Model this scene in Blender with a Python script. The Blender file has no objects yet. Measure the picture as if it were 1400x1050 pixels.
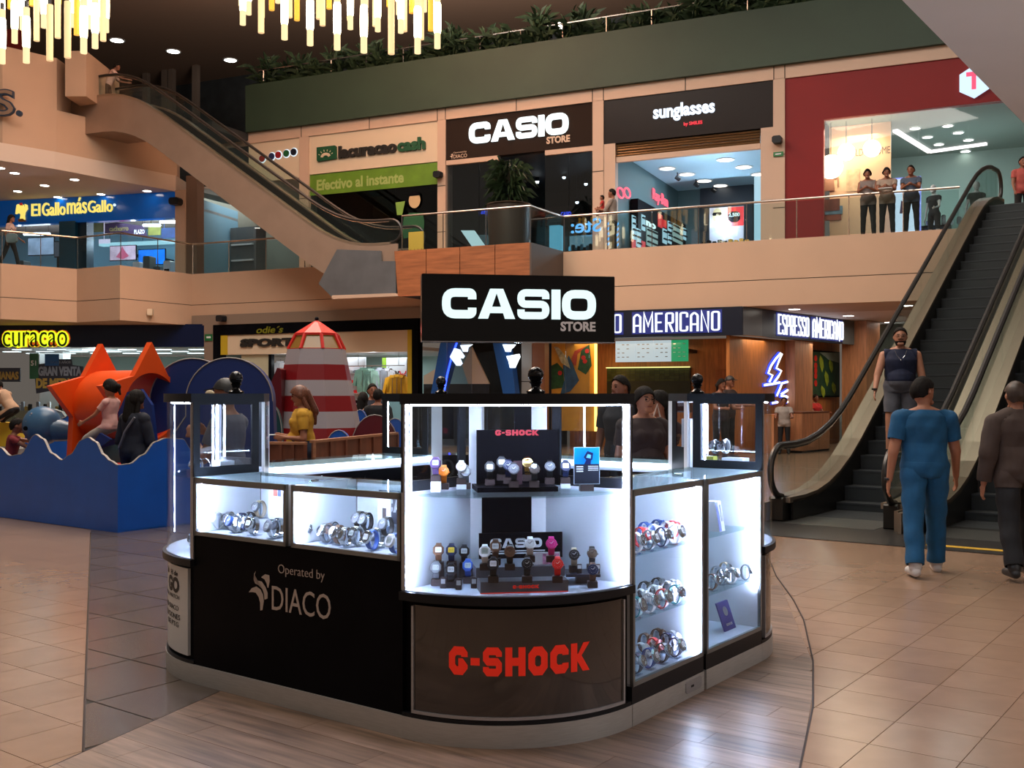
import bpy, bmesh, math, random
from mathutils import Vector, Matrix, Euler
import numpy as np
random.seed(7)
sc = bpy.context.scene
COL = sc.collection
PI = math.pi
# ---------------------------------------------------------------- camera, world, light, exposure
cam = bpy.data.cameras.new('camera'); camo = bpy.data.objects.new('camera', cam); COL.objects.link(camo)
camo.location = (0, 0, 1.6); camo.rotation_euler = (PI/2, 0, 0)
cam.sensor_width = 36; cam.lens = 36*1440/1400; cam.shift_y = 13/1400; cam.clip_end = 300
sc.camera = camo
sc.view_settings.view_transform = 'Standard'; sc.view_settings.look = 'None'
sc.view_settings.gamma = 1; sc.view_settings.exposure = 0.0; sc.view_settings.use_curve_mapping = False
sc.cycles.transparent_max_bounces = 24; sc.cycles.max_bounces = 7; sc.cycles.diffuse_bounces = 3; sc.cycles.glossy_bounces = 3
sc.cycles.sample_clamp_indirect = 4; sc.cycles.caustics_reflective = False; sc.cycles.caustics_refractive = False
def lin(c): return tuple((x/12.92 if x <= .04045 else ((x+.055)/1.055)**2.4) for x in c)
def rgb(r, g, b): return lin((r/255, g/255, b/255))
w = bpy.data.worlds.new('mall_air'); sc.world = w; w.use_nodes = True
w.node_tree.nodes['Background'].inputs[0].default_value = (1.0, .82, .68, 1); w.node_tree.nodes['Background'].inputs[1].default_value = .13
def area(loc, size, e, col=(1, .80, .60), rot=(0, 0, 0), sy=None):
    l = bpy.data.lights.new('fill_light', 'AREA'); l.energy = e; l.color = col; l.size = size  # added fill light for mall and shops, no fixture drawn
    if sy: l.shape = 'RECTANGLE'; l.size_y = sy
    o = bpy.data.objects.new('fill_light', l); COL.objects.link(o); o.location = loc; o.rotation_euler = rot; return o
WARM = (1, .91, .81)
area((-3, 9, 15.0), 9, 1500, WARM)
area((-6, 20, 15.4), 10, 2250, WARM)
area((6, 19, 15.4), 8, 900, WARM)
area((-1.5, 2.0, 9.0), 3, 60, WARM)
area((4.5, -1, 3.6), 3, 14, (1, .93, .86))
area((-4, 27, 13), 5, 7500, WARM, (PI, 0, 0)); area((-3, 12, 12.5), 6, 500, WARM, (PI, 0, 0))  # added upward fill that brightens the brown atrium ceiling
area((7.5, 2.5, 1.6), 3, 380, (.93, .97, 1), (PI, 0, 0))  # added upward fill out of view, brightens the right soffit
def pt(loc, e, col=(1,1,1)):
    l = bpy.data.lights.new('shop_fill', 'POINT'); l.energy = e; l.color = col; l.shadow_soft_size = .03  # added point fill that brightens shop interiors, no fitting drawn
    o = bpy.data.objects.new('shop_fill', l); COL.objects.link(o); o.location = loc
# ---------------------------------------------------------------- materials
MATS = {}
def mat(name, c=(.8,.8,.8), rough=.5, metal=0, em=None, es=0, var=0, scale=8, bump=0, spec=.5, coat=0, stretch=(1,1,1), rnd=0, alpha=1):
    if name in MATS: return MATS[name]
    m = bpy.data.materials.new(name); m.use_nodes = True; nt = m.node_tree; N = nt.nodes; L = nt.links
    b = N['Principled BSDF']; b.inputs['Base Color'].default_value = (*c, 1); b.inputs['Roughness'].default_value = rough
    b.inputs['Metallic'].default_value = metal; b.inputs['Specular IOR Level'].default_value = spec; b.inputs['Coat Weight'].default_value = coat
    if em: b.inputs['Emission Color'].default_value = (*em, 1); b.inputs['Emission Strength'].default_value = es
    src = None
    if var or bump:
        tc = N.new('ShaderNodeTexCoord'); mp = N.new('ShaderNodeMapping'); mp.inputs['Scale'].default_value = stretch
        nz = N.new('ShaderNodeTexNoise'); nz.inputs['Scale'].default_value = scale; nz.inputs['Detail'].default_value = 5
        L.new(tc.outputs['Object'], mp.inputs[0]); L.new(mp.outputs[0], nz.inputs['Vector'])
        if var:
            r = N.new('ShaderNodeValToRGB'); r.color_ramp.elements[0].position = .3; r.color_ramp.elements[1].position = .7
            r.color_ramp.elements[0].color = (*[x*(1-var) for x in c], 1); r.color_ramp.elements[1].color = (*[min(1, x*(1+var)) for x in c], 1)
            L.new(nz.outputs[0], r.inputs[0]); src = r.outputs[0]; L.new(src, b.inputs['Base Color'])
        if bump:
            bp = N.new('ShaderNodeBump'); bp.inputs['Strength'].default_value = bump; bp.inputs['Distance'].default_value = .01
            L.new(nz.outputs[0], bp.inputs['Height']); L.new(bp.outputs[0], b.inputs['Normal'])
    if rnd:
        oi = N.new('ShaderNodeObjectInfo'); h = N.new('ShaderNodeHueSaturation')
        ma = N.new('ShaderNodeMath'); ma.operation = 'MULTIPLY_ADD'; ma.inputs[1].default_value = 2*rnd; ma.inputs[2].default_value = 1-rnd
        L.new(oi.outputs['Random'], ma.inputs[0]); L.new(ma.outputs[0], h.inputs['Value'])
        h.inputs['Color'].default_value = (*c, 1)
        if src: L.new(src, h.inputs['Color'])
        L.new(h.outputs[0], b.inputs['Base Color'])
    MATS[name] = m; return m
def glass(name='glass_clear', tint=(.95,.98,1), refl=.10, rough=.02, graze=.8):
    if name in MATS: return MATS[name]
    m = bpy.data.materials.new(name); m.use_nodes = True; nt = m.node_tree; N = nt.nodes; L = nt.links; N.clear()
    o = N.new('ShaderNodeOutputMaterial'); mx = N.new('ShaderNodeMixShader'); t = N.new('ShaderNodeBsdfTransparent'); g = N.new('ShaderNodeBsdfGlossy')
    t.inputs[0].default_value = (*tint, 1); g.inputs['Roughness'].default_value = rough
    lw = N.new('ShaderNodeLayerWeight'); lw.inputs[0].default_value = .5
    pw = N.new('ShaderNodeMath'); pw.operation = 'POWER'; pw.inputs[1].default_value = 5; L.new(lw.outputs['Facing'], pw.inputs[0])
    ma = N.new('ShaderNodeMath'); ma.operation = 'MULTIPLY_ADD'; ma.inputs[1].default_value = graze; ma.inputs[2].default_value = .35*refl; ma.use_clamp = True
    L.new(pw.outputs[0], ma.inputs[0]); L.new(ma.outputs[0], mx.inputs[0]); L.new(t.outputs[0], mx.inputs[1]); L.new(g.outputs[0], mx.inputs[2]); L.new(mx.outputs[0], o.inputs[0])
    MATS[name] = m; return m
def emit(name, c, s): return mat(name, (.02,.02,.02), .5, em=c, es=s)
def woodmat(name, c, sc_=(1, 12, 12), rough=.4, rnd=0, var=.25, bump=.05): return mat(name, c, rough, var=var, scale=2.2, stretch=sc_, bump=bump, rnd=rnd)
M_black = mat('black_laminate', (.004,.004,.006), .4, var=.3, scale=3, spec=.05)
M_cap = mat('black_cap', (.012,.013,.017), .4, spec=.25)
M_gloss = mat('bronze_gloss_panel', (.035,.025,.022), .07, spec=.8, coat=.4)
M_alu = mat('brushed_aluminium', (.50,.50,.53), .5, .6, var=.1, scale=20, stretch=(1,1,30))
M_plinth = mat('steel_plinth', (.58,.58,.57), .33, .35, var=.08, scale=14, stretch=(1,1,20))
M_frame = mat('grey_case_frame', (.26,.27,.27), .45, .5)
M_white = mat('white_laminate', (.86,.88,.92), .45)
M_deck = mat('display_deck', (.55,.6,.72), .3)
M_chrome = mat('polished_steel', (.7,.72,.76), .14, 1)
M_led = emit('led_strip', (.62,.72,1), 165)
M_ledS = emit('led_strip_soft', (.7,.8,1), 7)
M_glass = glass()
M_shelfglass = glass('glass_green', (.86,.96,.97), .10, .02, .3); M_cglass = glass('glass_curved', (.95,.98,1), .08, .02, .2)
M_letter = emit('letter_white', (.80,1,1), 1.1)
M_beige = mat('beige_plaster', rgb(198,166,141), .75, var=.05, scale=.6)
M_beige2 = mat('beige_panel', rgb(198,166,141), .6, var=.05, scale=1.2)
M_steelc = mat('escalator_cladding', rgb(168,146,130), .38, .5, var=.06, scale=1.5)
M_rubber = mat('black_rubber', (.02,.018,.017), .35)
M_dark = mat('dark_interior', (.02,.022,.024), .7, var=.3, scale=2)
M_skin = mat('skin_tan', rgb(168,112,84), .55, var=.06, scale=20)
M_hair = mat('dark_hair', (.010,.008,.007), .75, var=.4, scale=60, stretch=(1,1,.1), spec=.15, bump=.6)
# ---------------------------------------------------------------- frames and mesh builder
class Fr:
    def __init__(s, x, y, ang): s.x, s.y, s.a = x, y, ang; s.c, s.s = math.cos(ang), math.sin(ang)
    def W(s, u, v, z=0): return Vector((s.x+u*s.c-v*s.s, s.y+u*s.s+v*s.c, z))
    def loc(s, X, Y): dx, dy = X-s.x, Y-s.y; return dx*s.c+dy*s.s, -dx*s.s+dy*s.c
    def ray(s, px, w):   # u of the point of depth row w that lies in the vertical plane through pixel column px
        k = (px-700)/1440; ax, ay, bx, by = s.c, s.s, -s.s, s.c
        return (k*(s.y+w*by)-s.x-w*bx)/(ax-k*ay)
    def rayv(s, px, u):
        k = (px-700)/1440; ax, ay, bx, by = s.c, s.s, -s.s, s.c
        return (k*(s.y+u*ay)-s.x-u*ax)/(bx-k*by)
WLD = Fr(0, 0, 0)
K = Fr(.1135, 4.426, math.atan2(-.5945, .8041))     # kiosk and floor grid
FA = Fr(1.43, 29.4, math.atan2(-.4136, .9105))      # gallery and shop fronts
def at(px, Y, v=None):
    X = (px-700)/1440*Y
    return (X, Y) if v is None else (X, Y, 1.6+(538-v)/1440*Y)
def tag(o, label=None, cat=None, group=None, kind=None):
    if label: o['label'] = label
    if cat: o['category'] = cat
    if group: o['group'] = group
    if kind: o['kind'] = kind
    return o
class Thing:
    def __init__(s, name, label, cat, fr=WLD, o=(0,0,0), group=None, kind=None):
        s.fr = fr; s.o = Vector(o); s.obj = bpy.data.objects.new(name, None); COL.objects.link(s.obj)
        s.obj.location = fr.W(o[0], o[1], o[2]); s.obj.rotation_euler = (0, 0, fr.a); s.obj.empty_display_size = .1
        tag(s.obj, label, cat, group, kind)
class MB:
    def __init__(s): s.v = []; s.f = []
    def add(s, vs, fs):
        n = len(s.v); s.v += [tuple(p) for p in vs]; s.f += [tuple(i+n for i in f) for f in fs]; return s
    def box(s, x0, x1, y0, y1, z0, z1):
        return s.add([(x0,y0,z0),(x1,y0,z0),(x1,y1,z0),(x0,y1,z0),(x0,y0,z1),(x1,y0,z1),(x1,y1,z1),(x0,y1,z1)],
                     [(0,3,2,1),(4,5,6,7),(0,1,5,4),(1,2,6,5),(2,3,7,6),(3,0,4,7)])
    def bbox(s, x0, x1, y0, y1, z0, z1, b=.004):   # chamfered box (vertical section chamfer)
        b = min(b, abs(x1-x0)/3, abs(z1-z0)/3)
        return s.prismY([(x0+b,z0),(x1-b,z0),(x1,z0+b),(x1,z1-b),(x1-b,z1),(x0+b,z1),(x0,z1-b),(x0,z0+b)], y0, y1)
    def prism(s, P, z0, z1):
        n = len(P); a = sum(P[i][0]*P[(i+1)%n][1]-P[(i+1)%n][0]*P[i][1] for i in range(n))
        if a < 0: P = P[::-1]
        return s.add([(x,y,z0) for x,y in P]+[(x,y,z1) for x,y in P],
                     [tuple(range(n-1,-1,-1)), tuple(range(n,2*n))]+[(i,(i+1)%n,n+(i+1)%n,n+i) for i in range(n)])
    def prismY(s, P, y0, y1):
        n = len(P); a = sum(P[i][0]*P[(i+1)%n][1]-P[(i+1)%n][0]*P[i][1] for i in range(n))
        if a < 0: P = P[::-1]
        return s.add([(x,y0,z) for x,z in P]+[(x,y1,z) for x,z in P],
                     [tuple(range(n)), tuple(range(2*n-1,n-1,-1))]+[((i+1)%n,i,n+i,n+(i+1)%n) for i in range(n)])
    def strip(s, A, B, z0, z1):   # wall between two parallel polylines
        n = len(A); vs = [(x,y,z0) for x,y in A]+[(x,y,z0) for x,y in B]+[(x,y,z1) for x,y in A]+[(x,y,z1) for x,y in B]; fs = []
        for i in range(n-1):
            fs += [(i,i+1,2*n+i+1,2*n+i),(n+i+1,n+i,3*n+i,3*n+i+1),(2*n+i,2*n+i+1,3*n+i+1,3*n+i),(i+1,i,n+i,n+i+1)]
        fs += [(0,2*n,3*n,n),(n-1,2*n-1,4*n-1,3*n-1)]
        return s.add(vs, fs)
    def ribbonXZ(s, P, t, y0, y1):  # path in x,z given thickness t downwards (vertical), extruded along y
        n = len(P); vs = []
        for x, z in P: vs += [(x,y0,z),(x,y1,z),(x,y1,z-t),(x,y0,z-t)]
        fs = [(0,1,2,3), (4*n-4,4*n-1,4*n-2,4*n-3)]
        for i in range(n-1):
            a = 4*i; b = a+4
            fs += [(a,b,b+1,a+1),(a+1,b+1,b+2,a+2),(a+2,b+2,b+3,a+3),(a+3,b+3,b,a)]
        return s.add(vs, fs)
    def cyl(s, p0, p1, r0, r1=None, n=12):
        r1 = r0 if r1 is None else r1; p0 = Vector(p0); p1 = Vector(p1); d = (p1-p0).normalized()
        a = d.orthogonal().normalized(); b = d.cross(a); vs = []
        for p, r in ((p0,r0),(p1,r1)):
            for i in range(n): t = 2*PI*i/n; vs.append(p+a*math.cos(t)*r+b*math.sin(t)*r)
        return s.add(vs, [tuple(range(n-1,-1,-1)), tuple(range(n,2*n))]+[(i,(i+1)%n,n+(i+1)%n,n+i) for i in range(n)])
    def tube(s, P, r, n=8, closed=False, sq=1.0):
        P = [Vector(p) for p in P]; m = len(P); vs = []; up = Vector((0,0,1)); a = None
        for i in range(m):
            if closed: d = (P[(i+1)%m]-P[i-1]).normalized()
            else: d = (P[min(i+1,m-1)]-P[max(i-1,0)]).normalized()
            a = (d.orthogonal() if a is None else (a-d*a.dot(d))).normalized(); b = d.cross(a)
            rr = r[i] if isinstance(r, (list,tuple)) else r
            for k in range(n): t = 2*PI*k/n; vs.append(P[i]+a*math.cos(t)*rr+b*math.sin(t)*rr*sq)
        fs = []
        for i in range(m if closed else m-1):
            for k in range(n):
                j = (i+1)%m; fs.append((i*n+k, i*n+(k+1)%n, j*n+(k+1)%n, j*n+k))
        if not closed: fs += [tuple(range(n-1,-1,-1)), tuple(range((m-1)*n, m*n))]
        return s.add(vs, fs)
    def lathe(s, prof, c=(0,0,0), n=20, sx=1, sy=1, M=None):
        vs = []; fs = []; m = len(prof)
        for r, z in prof:
            for i in range(n):
                t = 2*PI*i/n; p = Vector((r*math.cos(t)*sx, r*math.sin(t)*sy, z))
                if M: p = M @ p
                vs.append((p.x+c[0], p.y+c[1], p.z+c[2]))
        for j in range(m-1):
            for i in range(n): fs.append((j*n+i, j*n+(i+1)%n, (j+1)*n+(i+1)%n, (j+1)*n+i))
        fs += [tuple(range(n-1,-1,-1)), tuple(range((m-1)*n, m*n))]
        return s.add(vs, fs)
    def ball(s, c, r, n=12, sx=1, sy=1, sz=1):
        m = n//2+1
        return s.lathe([(max(1e-4, r*math.sin(PI*i/m)), -r*sz*math.cos(PI*i/m)) for i in range(m+1)], c, n, sx, sy)
    def map(s, fn): s.v = [tuple(fn(*p)) for p in s.v]; return s
    def data(s, name, m=None, o=Vector((0,0,0)), smooth=False):
        me = bpy.data.meshes.new(name); me.from_pydata([(x-o[0], y-o[1], z-o[2]) for x,y,z in s.v], [], s.f); me.update()
        if m: me.materials.append(m)
        if smooth:
            me.polygons.foreach_set('use_smooth', [True]*len(me.polygons))
            try: me.set_sharp_from_angle(angle=.7)
            except Exception: pass
        return me
    def build(s, name, m, t=None, parent=None, smooth=False):   # t: Thing; parent: a part, for a sub-part
        o = bpy.data.objects.new(name, s.data(name, m, t.o if t else Vector((0,0,0)), smooth)); COL.objects.link(o)
        if t: o.parent = parent or t.obj
        return o
def solo(name, label, cat, mb, m, fr=WLD, o=(0,0,0), group=None, kind=None, smooth=False):
    ob = bpy.data.objects.new(name, mb.data(name, m, Vector(o), smooth)); COL.objects.link(ob)
    ob.location = fr.W(*o); ob.rotation_euler = (0,0,fr.a); tag(ob, label, cat, group, kind); return ob
def struct(name, mb, m, fr=WLD, label=None, parent=None):
    ob = solo(name, label, None, mb, m, fr); 
    if not parent: ob['kind'] = 'structure'
    else: ob.parent = parent; ob.location = (0,0,0); ob.rotation_euler = (0,0,0)
    return ob
# ---------------------------------------------------------------- lettering
def text_mb(st, x0, x1, z0, z1, put, ext=.01, bold=.0, res=3):
    cu = bpy.data.curves.new('lettering', 'FONT'); cu.body = st; cu.offset = bold; cu.extrude = .5; cu.resolution_u = res
    ob = bpy.data.objects.new('lettering', cu); COL.objects.link(ob)
    dg = bpy.context.evaluated_depsgraph_get(); me = bpy.data.meshes.new_from_object(ob.evaluated_get(dg))
    vs = [v.co.copy() for v in me.vertices]; fs = [tuple(p.vertices) for p in me.polygons]
    bpy.data.objects.remove(ob); bpy.data.curves.remove(cu); bpy.data.meshes.remove(me)
    a = min(v.x for v in vs); b = max(v.x for v in vs); c = min(v.y for v in vs); d = max(v.y for v in vs)
    mb = MB(); mb.add([put(x0+(v.x-a)/(b-a)*(x1-x0), z0+(v.y-c)/(d-c)*(z1-z0), (v.z+.5)*ext) for v in vs], fs); return mb
def onY(y): return lambda a, b, d: (a, y-d, b)
def onX(x): return lambda a, b, d: (x+d, a, b)
def rounded(P, r, seg=4, closed=False):
    out = []; n = len(P)
    for i in range(n):
        if not closed and i in (0, n-1): out.append(P[i]); continue
        p = Vector(P[i]); a = (Vector(P[i-1])-p); b = (Vector(P[(i+1)%n])-p); rr = min(r, a.length*.5, b.length*.5)
        a = p+a.normalized()*rr; b = p+b.normalized()*rr
        for k in range(seg+1): t = k/seg; out.append(tuple(a*(1-t)**2+p*2*t*(1-t)+b*t*t))
    return out
def stroke(P, wd, closed=False):
    n = len(P); L = []; R = []
    for i in range(n):
        p = Vector(P[i])
        d0 = (p-Vector(P[i-1])) if (i > 0 or closed) else None; d1 = (Vector(P[(i+1)%n])-p) if (i < n-1 or closed) else None
        d0 = d0 or d1; d1 = d1 or d0; d0 = d0.normalized(); d1 = d1.normalized(); t = (d0+d1).normalized(); nn = Vector((-t.y, t.x))
        k = max(.5, nn.dot(Vector((-d0.y, d0.x)))); L.append(p+nn*wd/2/k); R.append(p-nn*wd/2/k)
    m = n if closed else n-1
    return [[tuple(R[i]), tuple(R[(i+1)%n]), tuple(L[(i+1)%n]), tuple(L[i])] for i in range(m)]
def glyph(ch, style):
    w_ = .28 if style == 'round' else .31
    h = w_/2; sg, r = (5, .30) if style == 'round' else (1, .16); W_ = {'C':1.14,'S':1.12,'O':1.16,'G':.9,'H':.92,'K':.95}.get(ch, 1)
    if style != 'round': W_ = {'I':.3}.get(ch, .9)
    X = W_-h
    if ch == 'C': return stroke(rounded([(X,.64),(X,1-h),(h,1-h),(h,h),(X,h),(X,.36)], r, sg), w_), W_
    if ch == 'G': return stroke(rounded([(X,.64),(X,1-h),(h,1-h),(h,h),(X,h),(X,.38+.06),(X*.62,.44)], r, sg), w_*.95), W_
    if ch == 'S': return stroke(rounded([(X,.68),(X,1-h*.85),(h,1-h*.85),(h,.5),(X,.5),(X,h*.85),(h,h*.85),(h,.32)], r*.6, sg), w_*.86), W_
    if ch == 'O': return stroke(rounded([(X,1-h),(h,1-h),(h,h),(X,h)], r, sg, True), w_, True), W_
    if ch == 'I': return [[(0,0),(.3,0),(.3,1),(0,1)]], .3
    if ch == 'A': return [[(0,0),(.33,0),(.62,.86),(.62,1),(.40,1)],[(.90,0),(1.24,0),(.84,1),(.62,1),(.62,.86)],[(.39,.19),(.84,.19),(.77,.40),(.46,.40)]], 1.24
    if ch == 'H': return [[(0,0),(.32,0),(.32,1),(0,1)],[(.6,0),(.92,0),(.92,1),(.6,1)],[(.32,.36),(.6,.36),(.6,.64),(.32,.64)]], .92
    if ch == 'K': return [[(0,0),(.32,0),(.32,1),(0,1)],[(.32,.38),(.62,0),(1.0,0),(.50,.62),(.32,.62)],[(.32,.55),(.50,.5),(1.0,1),(.66,1)]], 1.0
    if ch == '-': return [[(0,.36),(.42,.36),(.42,.62),(0,.62)]], .42
def cond(ch):
    h = .045; a, b = .045, .315; m_ = .18; q = []
    def L_(P, r=0, cl=False): q.extend(stroke(rounded(P, r, 3, cl) if r else P, .085, cl))
    if ch == 'E': L_([(b,1-h),(a,1-h),(a,h),(b,h)]); L_([(a,.5),(b*.85,.5)])
    elif ch == 'S': L_([(b,.76),(b,1-h),(a,1-h),(a,.60),(b,.40),(b,h),(a,h),(a,.24)], .08)
    elif ch in 'PR':
        L_([(a,0),(a,1-h),(b,1-h),(b,.46),(a,.46)], .07)
        if ch == 'R': L_([(.16,.46),(b,0)])
    elif ch == 'O': L_([(a,h),(b,h),(b,1-h),(a,1-h)], .09, True)
    elif ch == 'A': L_([(a,0),(a,.82),(m_,1-h),(b,.82),(b,0)], .06); L_([(a,.36),(b,.36)])
    elif ch == 'M': L_([(a,0),(a,1),(m_+.04,.34),(b+.08,1),(b+.08,0)])
    elif ch == 'N': L_([(a,0),(a,1),(b,0),(b,1)])
    elif ch == 'C': L_([(b,.72),(b,1-h),(a,1-h),(a,h),(b,h),(b,.28)], .08)
    elif ch == 'I': return stroke([(a,0),(a,1)], .085), .09
    return q, .44 if ch == 'M' else .36
def word(st, style, x0, x1, z0, z1, put, ext, m, t, parent=None, gap=.06, each=True):
    gl = [(cond(c) if style == 'cond' else glyph(c, style)) for c in st]; tot = sum(g[1] for g in gl)+gap*(len(gl)-1); k = (x1-x0)/tot; x = x0; out = []
    acc = MB()
    for q, wd in gl:
        mb = MB() if each else acc
        for P in q:
            n = len(P)
            mb.add([put(x+a*k, z0+b*(z1-z0), 0) for a, b in P]+[put(x+a*k, z0+b*(z1-z0), ext) for a, b in P],
                   [tuple(range(n)), tuple(range(2*n-1,n-1,-1))]+[((i+1)%n,i,n+i,n+(i+1)%n) for i in range(n)])
        if each: out.append(mb.build('letter', m, t, parent))
        x += (wd+gap)*k
    if not each: out.append(acc.build('lettering', m, t, parent))
    return out
def text(st, x0, x1, z0, z1, put, m, t, ext=.01, bold=.0, parent=None, name='lettering'):
    return text_mb(st, x0, x1, z0, z1, put, ext, bold).build(name, m, t, parent)
# ---------------------------------------------------------------- floor
def tile_mat(name, c, c2, scale):
    m = mat(name, c, .22, var=.10, scale=3, rnd=.10, spec=.5); return m
M_tile = mat('beige_stone_tile', rgb(148,120,99), .20, var=.06, scale=5, rnd=.07, spec=.5)
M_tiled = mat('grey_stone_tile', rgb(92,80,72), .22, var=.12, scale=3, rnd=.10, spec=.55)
M_plank = mat('wood_plank', rgb(132,106,88), .36, var=.5, scale=1.6, stretch=(1.2, 14, 1), rnd=.24, spec=.5)
m = bpy.data.materials.new('floor_tiles_far'); m.use_nodes = True; nt = m.node_tree; N = nt.nodes; L = nt.links; b = N['Principled BSDF']
tc = N.new('ShaderNodeTexCoord'); mp = N.new('ShaderNodeMapping'); mp.inputs['Rotation'].default_value = (0, 0, -K.a); br = N.new('ShaderNodeTexBrick')
mp.inputs['Location'].default_value = (0.05, .13, 0)
br.offset = 0; br.inputs['Scale'].default_value = 1; br.inputs['Brick Width'].default_value = .4; br.inputs['Row Height'].default_value = .4; br.inputs['Mortar Size'].default_value = .003
br.inputs['Color1'].default_value = (*rgb(150,122,101), 1); br.inputs['Color2'].default_value = (*rgb(143,116,96), 1); br.inputs['Mortar'].default_value = (*rgb(96,76,62), 1)
L.new(tc.outputs['Object'], mp.inputs[0]); L.new(mp.outputs[0], br.inputs[0]); L.new(br.outputs[0], b.inputs['Base Color']); b.inputs['Roughness'].default_value = .20
M_floorfar = m
fl = struct('floor', MB().box(-40, 40, -12, 60, -.3, -.004), M_floorfar)
fl['label'] = 'polished beige stone mall floor around the kiosk'
def clip(P, a, b):   # keep the left side of a->b
    out = []; n = len(P)
    def sd(p): return (b[0]-a[0])*(p[1]-a[1])-(b[1]-a[1])*(p[0]-a[0])
    for i in range(n):
        p, q = P[i], P[(i+1)%n]; s, t = sd(p), sd(q)
        if s >= 0: out.append(p)
        if s*t < 0: k = s/(s-t); out.append((p[0]+(q[0]-p[0])*k, p[1]+(q[1]-p[1])*k))
    return out
def Yf(v): return 2304/(v-538)
def fp(px, v): Y = Yf(v); return ((px-700)/1440*Y, Y)
ARC = [fp(1050,760), fp(1061.6,787.7), fp(1085,820), fp(1098.9,846.9), fp(1111.7,903), fp(1111.7,965), fp(1093.7,1050)]
ARC.append((ARC[-1][0]-.40, ARC[-1][1]-1.2))
corner = fp(113.9, 1028); PB1 = fp(298.9, 945.9); PBm = (corner[0]-(PB1[0]-corner[0])*1.2, corner[1]-(PB1[1]-corner[1])*1.2); DK1 = fp(124, 728)
KC = [K.W(*p)[:2] for p in [(-.02,.70),(-.70,.02),(-2.40,.02),(-3.06,.70),(-3.06,2.4),(-2.4,3.05),(-.7,3.05),(-.02,2.4)]]
def inside(p, P):
    c = False; n = len(P)
    for i in range(n):
        x1, y1 = P[i]; x2, y2 = P[i-1]
        if (y1 > p[1]) != (y2 > p[1]) and p[0] < (x2-x1)*(p[1]-y1)/(y2-y1)+x1: c = not c
    return c
def piece(name, P, m):
    if len(P) < 3: return
    area_ = abs(sum(P[i][0]*P[(i+1)%len(P)][1]-P[(i+1)%len(P)][0]*P[i][1] for i in range(len(P))))/2
    if area_ < .002: return
    if all(inside(p, KC) for p in P): return
    o = bpy.data.objects.new(name, MB().prism(P, -.004, 0).data(name, m)); COL.objects.link(o); o.parent = fl
tcount = 0
def inview(P, far=9.6):
    return any(3.9 < y < far and abs(x) < y*.50+.3 for x, y in P)
g = .0022
inner = [K.W(*p)[:2] for p in [(-.45,.45),(-2.65,.45),(-2.65,2.65),(-.45,2.65)]]
for i in range(-26, 14):
    for j in range(-9, 22):
        a, b2 = i*.4+.19+0, j*.4+.01
        P = [K.W(x, y)[:2] for x, y in ((a+g,b2+g),(a+.4-g,b2+g),(a+.4-g,b2+.4-g),(a+g,b2+.4-g))]
        if not inview(P): continue
        c = (sum(p[0] for p in P)/4, sum(p[1] for p in P)/4)
        if inside(c, inner): continue
        # right region: outside the arc
        k = min(range(len(ARC)-1), key=lambda q: abs((ARC[q][1]+ARC[q+1][1])/2-c[1]))
        if c[0] > 0:
            Q = clip(P, ARC[k+1], ARC[k]) ; Q = [p for p in clip(P, ARC[k], ARC[k+1])] 
            piece('tile', Q, M_tile)
        else:
            Q = clip(clip(P, PBm, corner), corner, DK1); piece('tile', Q, M_tile)
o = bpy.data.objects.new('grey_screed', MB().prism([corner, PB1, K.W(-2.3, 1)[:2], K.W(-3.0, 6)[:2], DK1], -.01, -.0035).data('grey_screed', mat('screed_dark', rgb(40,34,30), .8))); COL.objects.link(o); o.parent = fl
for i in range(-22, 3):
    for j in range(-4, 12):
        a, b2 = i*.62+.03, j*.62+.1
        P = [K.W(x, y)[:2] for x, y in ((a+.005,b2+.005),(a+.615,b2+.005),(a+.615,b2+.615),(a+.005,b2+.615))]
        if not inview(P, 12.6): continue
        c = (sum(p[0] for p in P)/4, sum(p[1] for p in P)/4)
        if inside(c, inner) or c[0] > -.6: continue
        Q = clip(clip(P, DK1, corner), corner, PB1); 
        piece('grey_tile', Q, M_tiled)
random.seed(3)
PRG = ARC[::-1]
for j in range(-16, 26):
    off = random.uniform(0, 1.1)
    for i in range(-6, 8):
        ln = 1.1; a = i*ln-off; b2 = j*.19
        if j >= 0 and a+ln < -.3: continue
        P = [K.W(x, y)[:2] for x, y in ((a+.001,b2+.001),(a+ln-.001,b2+.001),(a+ln-.001,b2+.19-.001),(a+.001,b2+.19-.001))]
        if not inview(P, 8.8): continue
        Q = P
        for q in range(len(ARC)-1): Q = clip(Q, ARC[q+1], ARC[q]) if len(Q) > 2 else Q
        Q = clip(Q, PB1, corner) if len(Q) > 2 else Q
        Q = clip(Q, corner, PBm) if len(Q) > 2 else Q
        if len(Q) > 2 and (sum(p[1] for p in Q)/len(Q) < 6.5 or sum(p[0] for p in Q)/len(Q) > 0): piece('plank', Q, M_plank)
for o in list(fl.children):
    if o.name.startswith('plank'):   # plank grain runs along the kiosk front
        me = o.data; me.transform(Matrix.Rotation(-K.a, 4, 'Z')); o.rotation_euler = (0, 0, K.a)
# joint lines between the areas
solo('floor_joint', None, None, MB().tube([(x, y, -.002) for x, y in ARC], .006, 6), mat('joint_brown', rgb(58,44,38), .8), kind='structure')
solo('floor_joint', None, None, MB().tube([(*PBm, -.002), (*corner, -.002), (*PB1, -.002)], .004, 6).tube([(*corner, -.002), (*DK1, -.002)], .007, 6), MATS['joint_brown'], kind='structure')
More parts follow.
